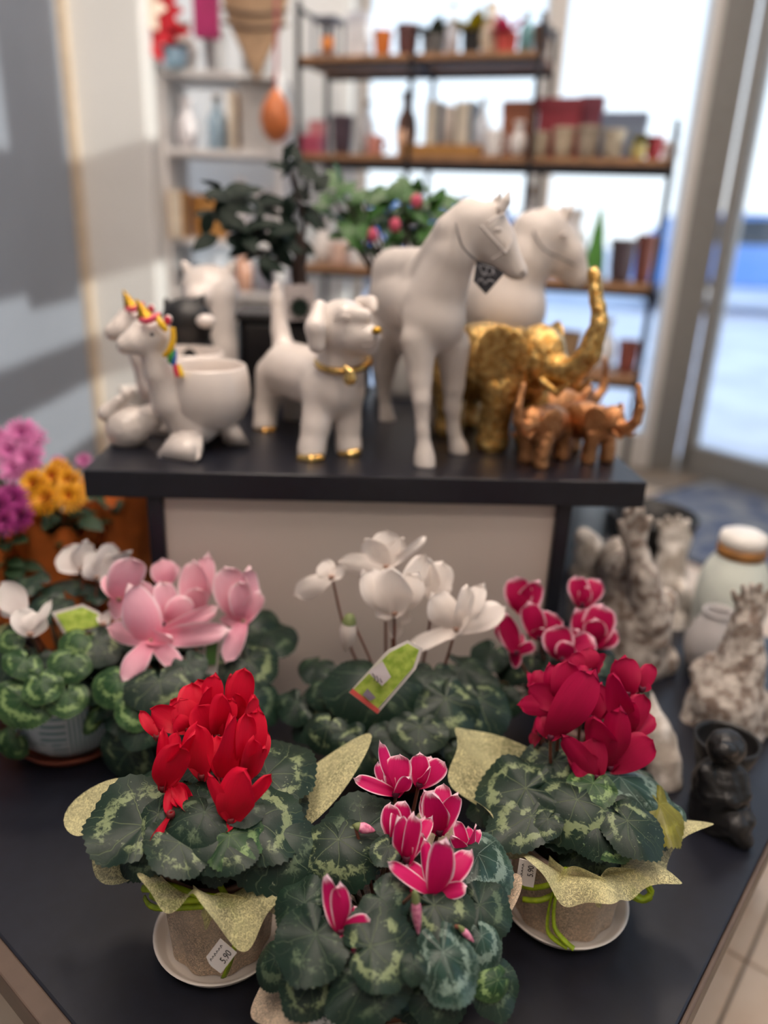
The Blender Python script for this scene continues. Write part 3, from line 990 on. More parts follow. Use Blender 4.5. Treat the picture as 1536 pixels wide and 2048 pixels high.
# red cyclamen ----------------------------------------------------------------
RED = dict(crown=(-0.176,0.664,0.6449),leaves=[
 ((-0.1085,0.672,0.7287),(-0.0665,0.6792,0.7224),(0.1421,0.0342,0.9893),1.19,1),
 ((-0.1137,0.6956,0.7236),(-0.0789,0.7206,0.7146),(0.1455,0.1489,0.9781),1.16,0),
 ((-0.1468,0.7017,0.7321),(-0.1314,0.73,0.7272),(0.0539,0.1406,0.9886),1.09,0),
 ((-0.1653,0.7253,0.7119),(-0.1613,0.7576,0.7001),(0.0292,0.3384,0.9406),1.15,0),
 ((-0.1938,0.7045,0.7324),(-0.2062,0.7448,0.7259),(-0.0324,0.149,0.9883),1.03,0),
 ((-0.224,0.7033,0.7258),(-0.245,0.7276,0.7193),(-0.1035,0.1708,0.9799),1.00,0),
 ((-0.2552,0.6871,0.7151),(-0.296,0.7037,0.7023),(-0.2427,0.1427,0.9595),1.17,0),
 ((-0.2617,0.6589,0.7147),(-0.3041,0.6554,0.7023),(-0.2769,-0.0333,0.9603),1.13,0),
 ((-0.2299,0.6319,0.7275),(-0.2643,0.6028,0.7196),(-0.1132,-0.136,0.9842),1.18,0),
 ((-0.2259,0.6194,0.7206),(-0.2532,0.5851,0.7095),(-0.1208,-0.2177,0.9685),1.05,0),
 ((-0.1866,0.6123,0.7254),(-0.1909,0.5825,0.7187),(-0.0221,-0.2176,0.9758),1.14,0),
 ((-0.1563,0.6077,0.719),(-0.148,0.5746,0.7093),(0.0472,-0.2715,0.9613),1.14,0),
 ((-0.1256,0.6297,0.7279),(-0.1031,0.6081,0.7223),(0.1043,-0.1431,0.9842),1.20,0),
 ((-0.0953,0.6529,0.7191),(-0.0599,0.646,0.7105),(0.2252,-0.0626,0.9723),1.11,0),
 ((-0.1735,0.628,0.7532),(-0.1825,0.6518,0.7597),(0.0306,-0.2543,0.9666),1.40,0),
 ((-0.1138,0.678,0.7508),(-0.0817,0.7354,0.763),(0.0321,-0.2239,0.9741),0.90,1),
 ((-0.0733,0.6135,0.7144),(-0.055,0.596,0.7026),(0.2278,-0.3689,0.9011),0.80,0),
 ((-0.2225,0.5851,0.725),(-0.2248,0.5652,0.7154),(-0.076,-0.4265,0.9013),1.10,0),
 ((-0.2252,0.6042,0.7437),(-0.2571,0.6571,0.7607),(0.0623,-0.2712,0.9605),1.15,1),
 ((-0.2127,0.612,0.7518),(-0.2197,0.5737,0.7387),(-0.016,-0.321,0.9469),0.60,1),
 ((-0.1179,0.6124,0.7498),(-0.071,0.641,0.7518),(0.119,-0.262,0.9577),1.15,1),
 ((-0.0906,0.6088,0.7387),(-0.1024,0.5589,0.7237),(0.1097,-0.3106,0.9442),1.30,0),
 ((-0.1843,0.584,0.7438),(-0.2016,0.5585,0.7363),(0.0889,-0.3373,0.9372),1.50,1),
 ((-0.145,0.5876,0.7469),(-0.1546,0.5594,0.7379),(0.0091,-0.3079,0.9514),1.70,1),
 ((-0.1368,0.5903,0.7493),(-0.1084,0.5713,0.7405),(0.0268,-0.3833,0.9232),1.10,2),
 ((-0.1644,0.6063,0.7618),(-0.1716,0.5698,0.7539),(0.0774,-0.2259,0.9711),1.30,0),
 ((-0.1272,0.6156,0.7622),(-0.1216,0.5943,0.7573),(0.0712,-0.2029,0.9766),1.20,0),
],flowers=[
 ((-0.1527,0.715,0.7912),[((-0.1455,0.727,0.8517),(0.0176,-0.8501,0.5263),0.54),((-0.1649,0.747,0.83),(0.1868,-0.7163,0.6723),0.48),((-0.1353,0.737,0.8121),(0.2044,-0.838,0.5059),0.74),((-0.1541,0.717,0.827),(0.3537,-0.7361,0.5771),0.71),((-0.1517,0.755,0.8177),(0.1964,-0.8177,0.5411),0.59),((-0.1551,0.747,0.8206),(0.2249,-0.7306,0.6446),0.65),]),
 ((-0.1858,0.72,0.7859),[((-0.1794,0.732,0.8394),(0.0273,-0.798,0.6021),0.61),((-0.2012,0.742,0.8256),(0.284,-0.8137,0.5073),0.63),((-0.1851,0.717,0.8324),(0.2617,-0.7038,0.6604),0.66),((-0.1968,0.76,0.8101),(0.2216,-0.7351,0.6407),0.67),((-0.2055,0.752,0.8063),(-0.1158,-0.7962,0.5938),0.75),]),
 ((-0.2026,0.7,0.788),[((-0.2436,0.702,0.8111),(0.1589,-0.7201,0.6754),0.67),((-0.2138,0.712,0.8194),(0.3395,-0.7442,0.5752),1.07),((-0.2057,0.732,0.8272),(0.2297,-0.7375,0.6351),0.66),((-0.2169,0.692,0.8069),(-0.0783,-0.8051,0.5879),1.10),((-0.2334,0.74,0.7966),(-0.0053,-0.8356,0.5493),0.68),((-0.2317,0.732,0.8005),(-0.0249,-0.7138,0.6999),0.77),]),
 ((-0.1716,0.7,0.7813),[((-0.1919,0.702,0.8194),(-0.1966,-0.798,0.5696),0.94),((-0.1639,0.7,0.8346),(0.3378,-0.6896,0.6406),0.51),((-0.1561,0.712,0.8234),(0.2336,-0.7228,0.6504),0.60),((-0.1738,0.74,0.7977),(0.3513,-0.7065,0.6143),0.76),((-0.1775,0.732,0.8012),(0.2542,-0.7203,0.6454),0.86),]),
 ((-0.1537,0.6477,0.7674),[((-0.1443,0.6447,0.8479),(0.3209,-0.6946,0.6439),0.45),((-0.1642,0.6697,0.8057),(0.0137,-0.6912,0.7225),0.64),((-0.1457,0.6797,0.7991),(0.3295,-0.7015,0.632),0.59),((-0.1583,0.6877,0.7964),(-0.038,-0.7484,0.6622),0.63),((-0.16,0.6797,0.7996),(0.0471,-0.7292,0.6827),0.68),]),
 ((-0.214,0.6352,0.7642),[((-0.1945,0.6352,0.8193),(0.278,-0.6959,0.6622),0.70),((-0.182,0.6472,0.826),(0.4433,-0.6304,0.6372),0.37),((-0.2142,0.6522,0.8239),(0.1679,-0.6915,0.7025),0.23),((-0.2038,0.6622,0.8137),(0.4528,-0.6446,0.616),0.33),((-0.2068,0.6752,0.7951),(0.4791,-0.5995,0.6411),0.54),((-0.2009,0.6672,0.7966),(0.3655,-0.691,0.6237),0.58),]),
 ((-0.1329,0.6569,0.765),[((-0.1221,0.6789,0.8345),(0.2903,-0.7033,0.6489),0.43),((-0.1324,0.6639,0.838),(0.2725,-0.7814,0.5613),0.38),((-0.1138,0.6639,0.7991),(0.4159,-0.6738,0.6108),0.70),((-0.122,0.6539,0.8153),(0.3108,-0.7285,0.6105),0.51),((-0.1319,0.6969,0.7983),(0.2467,-0.6985,0.6717),0.57),((-0.1166,0.6889,0.8031),(0.318,-0.6902,0.65),0.56),]),
 ((-0.1381,0.6023,0.7568),[((-0.1234,0.6023,0.8171),(0.1194,-0.6941,0.7099),0.73),((-0.1585,0.6043,0.8094),(0.088,-0.7907,0.6058),0.30),((-0.0996,0.6143,0.8042),(0.3528,-0.717,0.6012),0.31),((-0.1438,0.5941,0.7474),(-0.2344,-0.7368,0.6341),1.17),((-0.1197,0.6343,0.7596),(0.3092,-0.7276,0.6124),0.57),((-0.1399,0.6423,0.7796),(0.0687,-0.7938,0.6042),0.61),((-0.1345,0.6343,0.7793),(0.2323,-0.7205,0.6534),0.71),]),
 ((-0.1772,0.6504,0.7681),[((-0.183,0.6624,0.8245),(-0.0861,-0.7698,0.6324),0.62),((-0.1947,0.6724,0.8066),(-0.0119,-0.769,0.6391),0.56),((-0.1705,0.6724,0.8033),(0.0966,-0.7042,0.7034),0.63),((-0.1874,0.6904,0.7921),(0.1338,-0.8179,0.5596),0.64),((-0.1929,0.6824,0.7906),(0.1847,-0.8003,0.5704),0.72),]),
 ((-0.1346,0.7,0.775),[((-0.1346,0.712,0.8268),(0.3044,-0.7572,0.5779),0.60),((-0.1271,0.722,0.7946),(0.3846,-0.698,0.6041),0.84),((-0.1467,0.727,0.8043),(0.0118,-0.8319,0.5548),0.62),((-0.1393,0.74,0.7928),(0.2102,-0.7532,0.6233),0.64),((-0.1366,0.732,0.789),(0.357,-0.6646,0.6564),0.80),]),
 ((-0.2341,0.69,0.7845),[((-0.2553,0.702,0.8093),(-0.1233,-0.7607,0.6373),0.40),((-0.2336,0.712,0.7987),(0.4018,-0.7591,0.5122),0.77),((-0.24,0.702,0.7916),(0.2164,-0.6981,0.6826),1.00),((-0.2504,0.73,0.7797),(0.1179,-0.7786,0.6164),0.38),((-0.2395,0.722,0.7857),(0.2015,-0.7885,0.5812),0.51),]),
 ((-0.2053,0.6404,0.7659),[((-0.2023,0.6073,0.7544),(0.2175,-0.7392,0.6374),0.40),((-0.1896,0.6139,0.7581),(0.5131,-0.6217,0.5919),0.56),((-0.1812,0.6278,0.7621),(0.452,-0.6742,0.5841),0.48),((-0.1854,0.614,0.7583),(0.5377,-0.6113,0.5807),0.44),((-0.1791,0.6075,0.7562),(0.2851,-0.6948,0.6603),0.35),]),
 ((-0.1976,0.604,0.7588),[((-0.2124,0.5833,0.7367),(-0.1296,-0.6729,0.7283),0.27),((-0.1965,0.6054,0.7543),(0.3865,-0.6821,0.6207),2.36),]),
],buds=[])
rx, ry = -.163, .645
saucer(rx, ry, .074, .017, SAUCER, 'cream saucer under the red cyclamen')
red = thing('cyclamen_plant', 'red cyclamen in yellow-green fleece wrap tagged 5.90', 'potted plant', (rx, ry, T + .004))
plain_pot(red, (rx, ry), .046, .057, .125, POTBROWN, T + .004)
grow('red', red, RED)
for nm, part, fm in (('pot_sleeve', 'sleeve', FIB_N), ('fleece_wrap', 'flare', FIB_G)):
    obj(nm, wrap_mesh(.05, .060, .148, .122, [(2.95, .115, -.012, .38), (.6, .13, .03, .30), (4.3, .03, -.005, .5), (5.25, .055, -.035, .4), (1.7, .06, .02, .4), (3.6, .05, .0, .3)], 3, .036, part), fm, red, Matrix.Translation((rx, ry, T + .006)))
price_tag(red, (-0.1406,0.548,0.6398), Vector((-0.1179,0.552,0.6654)) - Vector((-0.1426,0.552,0.6227)), (.05, -.8, .6), .033, .021, '5.90')
raffia(red, [[(-0.1162,0.59,0.6675),(-0.1578,0.585,0.6739),(-0.2026,0.6,0.6653),(-0.2385,0.62,0.6434)], [(-0.1153,0.585,0.671),(-0.167,0.58,0.6676),(-0.2196,0.6,0.6405),(-0.2377,0.62,0.6315)], [(-0.1277,0.585,0.6756),(-0.1663,0.58,0.6822),(-0.2072,0.6,0.6731),(-0.2409,0.625,0.6393)], [(-0.1428,0.585,0.6728),(-0.1766,0.58,0.675),(-0.2027,0.59,0.6593),(-0.2274,0.61,0.6464)], [(-0.1485,0.59,0.6856),(-0.1323,0.58,0.6576),(-0.1299,0.57,0.6355),(-0.1385,0.572,0.598),(-0.1455,0.575,0.5761)], [(-0.1323,0.58,0.6576),(-0.1217,0.576,0.6493),(-0.1166,0.575,0.6426),(-0.123,0.577,0.6427)]], .0034)

def ruffle(root, cx, cy, a0, a1, r0, z0, z1, nf, h):
    """overlapping gathered folds of fleece: a ribbon standing on a looping line round the pot neck"""
    vs, fs = [], []
    N, n = 28 * nf, 8
    for i in range(N + 1):
        u = i / N
        ph = 2 * PI * nf * u
        a = a0 + (a1 - a0) * (u + .55 / nf * math.sin(ph) / 2)
        env = math.sin(PI * min(1, max(0, u * 1.04 - .02))) ** .5
        r = r0 + env * .013 * (1 - math.cos(ph))
        z = z0 + (z1 - z0) * u
        for k in range(n):
            t = k / (n - 1)
            rr = r + .010 * t * t * env + .004 * math.sin(ph * 2) * t
            vs.append((cx + rr * math.cos(a), cy + rr * math.sin(a), z + (t - .4) * h * (.55 + .45 * env) + .004 * math.sin(ph + 1)))
    for i in range(N):
        for k in range(n - 1):
            fs.append((i * n + k, (i + 1) * n + k, (i + 1) * n + k + 1, i * n + k + 1))
    return obj('fleece_ruffle', mesh('fleece_ruffle', vs, fs), FIB_G, root)
ruffle(red, rx, ry, 4.55, 6.0, .064, T + .128, T + .095, 3, .036)
# burgundy cyclamen -----------------------------------------------------------
BUR = dict(crown=(0.248,0.748,0.6256),leaves=[
 ((0.3162,0.7593,0.6996),(0.3463,0.7658,0.6958),(0.1183,0.0325,0.9924),1.11,0),
 ((0.322,0.7805,0.6912),(0.3488,0.7956,0.6849),(0.1622,0.1178,0.9797),1.10,0),
 ((0.2899,0.8107,0.6861),(0.307,0.8435,0.6758),(0.1006,0.249,0.9633),1.20,1),
 ((0.2521,0.8102,0.6945),(0.2542,0.8516,0.6862),(0.0077,0.1948,0.9808),1.02,0),
 ((0.2231,0.8095,0.6927),(0.2125,0.843,0.6852),(-0.0496,0.2024,0.978),1.06,1),
 ((0.192,0.8018,0.6879),(0.1667,0.8329,0.6778),(-0.1307,0.2077,0.9694),1.16,0),
 ((0.165,0.7783,0.6852),(0.1319,0.7937,0.6754),(-0.2218,0.1339,0.9659),1.18,1),
 ((0.1531,0.7371,0.6783),(0.1132,0.7313,0.664),(-0.3288,-0.0626,0.9423),1.09,1),
 ((0.1972,0.7189,0.7021),(0.1646,0.6949,0.6976),(-0.0815,-0.0771,0.9937),1.17,0),
 ((0.2082,0.697,0.6963),(0.1868,0.6617,0.6892),(-0.0729,-0.1545,0.9853),1.18,0),
 ((0.2479,0.6739,0.6798),(0.2479,0.6328,0.6651),(-0.0002,-0.3366,0.9417),1.14,0),
 ((0.2771,0.6916,0.6955),(0.291,0.6568,0.6886),(0.054,-0.1734,0.9834),1.06,0),
 ((0.3071,0.7035,0.6931),(0.3343,0.6773,0.6858),(0.1201,-0.1493,0.9815),1.07,0),
 ((0.326,0.7269,0.6929),(0.3553,0.7168,0.6873),(0.1638,-0.0731,0.9838),1.15,0),
 ((0.2886,0.7458,0.7244),(0.3425,0.7308,0.721),(0.0235,-0.1439,0.9893),0.70,3),
 ((0.2678,0.7094,0.7237),(0.2929,0.6913,0.7181),(-0.02,-0.3184,0.9478),1.00,0),
 ((0.3391,0.7053,0.7081),(0.3551,0.6938,0.7044),(0.085,-0.199,0.9763),0.70,3),
 ((0.3238,0.7007,0.7137),(0.3297,0.6526,0.7011),(0.1017,-0.2414,0.9651),0.60,4),
 ((0.1978,0.7424,0.7272),(0.1467,0.7544,0.7195),(-0.1771,-0.1349,0.9749),0.80,1),
 ((0.212,0.7486,0.7299),(0.1693,0.7392,0.7225),(-0.1362,-0.1556,0.9784),1.00,1),
 ((0.282,0.7245,0.73),(0.3458,0.6974,0.7223),(0.0417,-0.1792,0.9829),0.60,3),
 ((0.246,0.6484,0.7061),(0.2811,0.638,0.706),(-0.124,-0.4316,0.8935),0.60,2),
 ((0.242,0.6588,0.7159),(0.2152,0.6447,0.7098),(0.0006,-0.399,0.917),1.30,0),
 ((0.1747,0.6736,0.7143),(0.1258,0.6552,0.7008),(-0.1273,-0.3421,0.931),0.80,1),
 ((0.1908,0.6665,0.7172),(0.1684,0.6523,0.7081),(-0.1789,-0.3134,0.9326),0.90,1),
 ((0.1718,0.7031,0.7263),(0.1133,0.7007,0.7129),(-0.2013,-0.3032,0.9314),1.05,1),
 ((0.2241,0.6823,0.7314),(0.2023,0.6437,0.7153),(-0.0979,-0.3364,0.9366),1.35,1),
 ((0.2459,0.7025,0.7375),(0.2303,0.6769,0.7294),(-0.1331,-0.2212,0.9661),1.20,2),
 ((0.2744,0.661,0.7245),(0.3056,0.6314,0.716),(0.009,-0.2678,0.9634),1.00,1),
],flowers=[
 ((0.214,0.755,0.8024),[((0.2158,0.767,0.8538),(-0.1701,-0.7456,0.6443),0.73),((0.1983,0.777,0.8442),(-0.3951,-0.8073,0.4383),0.59),((0.2449,0.787,0.837),(0.0487,-0.8648,0.4998),0.48),((0.1739,0.762,0.821),(-0.4194,-0.7333,0.5351),0.81),((0.1633,0.757,0.7985),(-0.4383,-0.7137,0.5463),0.57),((0.2207,0.795,0.8315),(-0.1511,-0.8403,0.5206),0.64),((0.2191,0.787,0.8313),(-0.1842,-0.8355,0.5177),0.74),]),
 ((0.2006,0.735,0.7729),[((0.2368,0.732,0.8627),(-0.0996,-0.7652,0.6361),0.51),((0.2191,0.747,0.8235),(-0.2156,-0.7466,0.6294),0.52),((0.1913,0.757,0.791),(-0.2778,-0.8152,0.5083),0.97),((0.2281,0.775,0.804),(0.0195,-0.8539,0.52),0.64),((0.2148,0.767,0.8073),(-0.2879,-0.748,0.598),0.74),]),
 ((0.2732,0.7331,0.7352),[((0.246,0.7351,0.8005),(-0.2625,-0.8165,0.5142),0.56),((0.2725,0.7331,0.8163),(-0.1132,-0.8409,0.5293),0.44),((0.3153,0.7331,0.7769),(-0.1646,-0.6938,0.7011),0.78),((0.2955,0.7551,0.7842),(-0.0528,-0.8159,0.5758),0.50),((0.2905,0.7731,0.765),(-0.3366,-0.6647,0.667),0.79),((0.29,0.7651,0.7706),(-0.0922,-0.724,0.6836),0.82),]),
 ((0.2941,0.755,0.7683),[((0.3279,0.767,0.784),(-0.0829,-0.7708,0.6317),0.79),((0.2682,0.762,0.8419),(-0.4374,-0.7385,0.513),0.47),((0.2896,0.757,0.8136),(-0.4035,-0.6846,0.607),0.70),((0.3093,0.767,0.8145),(-0.0856,-0.7512,0.6545),0.69),((0.3041,0.795,0.7878),(-0.2869,-0.7142,0.6385),0.74),((0.3019,0.787,0.7924),(-0.2547,-0.7568,0.602),0.83),]),
 ((0.2936,0.775,0.8083),[((0.2874,0.787,0.8522),(-0.5175,-0.7419,0.4264),0.91),((0.3131,0.797,0.8285),(-0.3239,-0.7237,0.6094),0.84),((0.2795,0.797,0.8402),(-0.395,-0.7226,0.5673),0.66),((0.3027,0.815,0.8234),(-0.4905,-0.7202,0.4907),0.77),((0.2963,0.807,0.8291),(-0.1438,-0.7969,0.5868),0.87),]),
 ((0.3096,0.775,0.8158),[((0.3201,0.787,0.844),(-0.3515,-0.7888,0.5042),0.72),((0.3071,0.797,0.8237),(-0.4414,-0.688,0.576),1.06),((0.3152,0.777,0.8258),(-0.2957,-0.8157,0.4973),1.69),((0.325,0.815,0.8112),(-0.3678,-0.8082,0.4599),0.54),((0.3134,0.807,0.8147),(-0.507,-0.7399,0.4422),0.71),]),
 ((0.2488,0.79,0.8275),[((0.25,0.802,0.8535),(-0.0091,-0.8088,0.588),0.96),((0.2269,0.797,0.8454),(-0.3881,-0.7707,0.5054),0.77),((0.2724,0.807,0.8404),(0.2256,-0.862,0.4539),0.87),((0.2432,0.812,0.8337),(-0.3407,-0.8091,0.4789),0.96),((0.2582,0.83,0.8298),(-0.1552,-0.7916,0.5909),0.64),((0.2667,0.822,0.8296),(-0.2545,-0.8445,0.4712),0.71),]),
 ((0.254,0.7161,0.7356),[((0.2275,0.7221,0.7586),(-0.269,-0.7503,0.6039),1.07),((0.2114,0.7281,0.7798),(-0.4988,-0.6678,0.5525),0.50),((0.2462,0.7331,0.7756),(-0.3854,-0.6751,0.6291),0.81),((0.2548,0.7093,0.7311),(-0.071,-0.7978,0.5988),1.17),((0.2319,0.7561,0.7485),(-0.5025,-0.638,0.5834),0.75),((0.2259,0.7481,0.7497),(-0.2611,-0.7148,0.6488),0.79),]),
 ((0.198,0.77,0.7522),[((0.1891,0.782,0.7262),(-0.3986,-0.6519,0.6451),0.68),((0.1934,0.792,0.7569),(-0.5402,-0.7161,0.4421),1.00),]),
 ((0.1922,0.79,0.7999),[((0.1788,0.802,0.8164),(-0.1392,-0.8088,0.5714),0.57),((0.196,0.802,0.8195),(-0.2125,-0.8561,0.4711),1.08),((0.2095,0.807,0.8125),(-0.1818,-0.7509,0.6349),0.84),((0.2048,0.83,0.7975),(-0.0923,-0.7554,0.6488),0.50),((0.1891,0.822,0.7968),(-0.5275,-0.725,0.4428),0.65),]),
 ((0.2551,0.765,0.7795),[((0.2479,0.777,0.8114),(-0.3665,-0.7743,0.5159),1.07),((0.2618,0.777,0.821),(-0.3998,-0.7999,0.4475),0.74),((0.2689,0.772,0.8024),(0.1734,-0.8346,0.5228),1.08),((0.2444,0.787,0.7817),(-0.4562,-0.7231,0.5187),1.12),((0.2645,0.805,0.7897),(-0.2412,-0.8378,0.4898),0.80),((0.2572,0.797,0.7923),(-0.4048,-0.7857,0.4678),0.97),]),
],buds=[])
bx, by = .234, .712
saucer(bx, by, .078, .016, SAUCER, 'cream saucer under the burgundy cyclamen')
bur = thing('cyclamen_plant', 'burgundy cyclamen in fleece wrap with hanging lime raffia', 'potted plant', (bx, by, T + .004))
plain_pot(bur, (bx, by), .052, .061, .105, pm('beige_pot', 'b9a08e', .6, var=.2), T + .004)
grow('burgundy', bur, BUR)
for nm, part, fm in (('pot_sleeve', 'sleeve', FIB_N), ('fleece_wrap', 'flare', FIB_G)):
    obj(nm, wrap_mesh(.056, .064, .128, .104, [(.0, .085, -.012, .32), (3.0, .075, .03, .4), (4.0, .04, .0, .4), (4.7, .05, -.02, .35), (5.5, .055, -.02, .35), (2.4, .10, .04, .3), (1.2, .05, .0, .4)], 8, .034, part), fm, bur, Matrix.Translation((bx, by, T + .006)))
price_tag(bur, (0.1677,0.635,0.6724), Vector((0.168,0.635,0.7038)) - Vector((0.1668,0.635,0.645)), (-.2, -.8, .5), .034, .019, '5.90')
raffia(bur, [[(0.2123,0.65,0.6672),(0.2019,0.645,0.6327),(0.2006,0.645,0.596),(0.2044,0.64,0.5795),(0.2232,0.632,0.5713)], [(0.215,0.65,0.6673),(0.2051,0.643,0.635),(0.2077,0.642,0.5924),(0.2187,0.634,0.5799),(0.2292,0.628,0.5742)], [(0.2082,0.65,0.6563),(0.1948,0.645,0.6466),(0.1776,0.65,0.6368),(0.1665,0.66,0.6306)], [(0.2079,0.648,0.6334),(0.1891,0.645,0.6247),(0.1711,0.65,0.6197)], [(0.2762,0.66,0.6569),(0.2987,0.655,0.6273),(0.313,0.655,0.6244),(0.3056,0.657,0.6401),(0.2844,0.66,0.6574)], [(0.279,0.66,0.6571),(0.2913,0.652,0.6337),(0.3037,0.652,0.625),(0.3134,0.656,0.6343),(0.2959,0.66,0.6544)], [(0.2756,0.66,0.6425),(0.2904,0.655,0.6268),(0.3081,0.655,0.6205),(0.3121,0.658,0.6358),(0.2893,0.662,0.6542)]], .0034)

ruffle(bur, bx, by, 4.1, 5.6, .066, T + .112, T + .105, 3, .030)
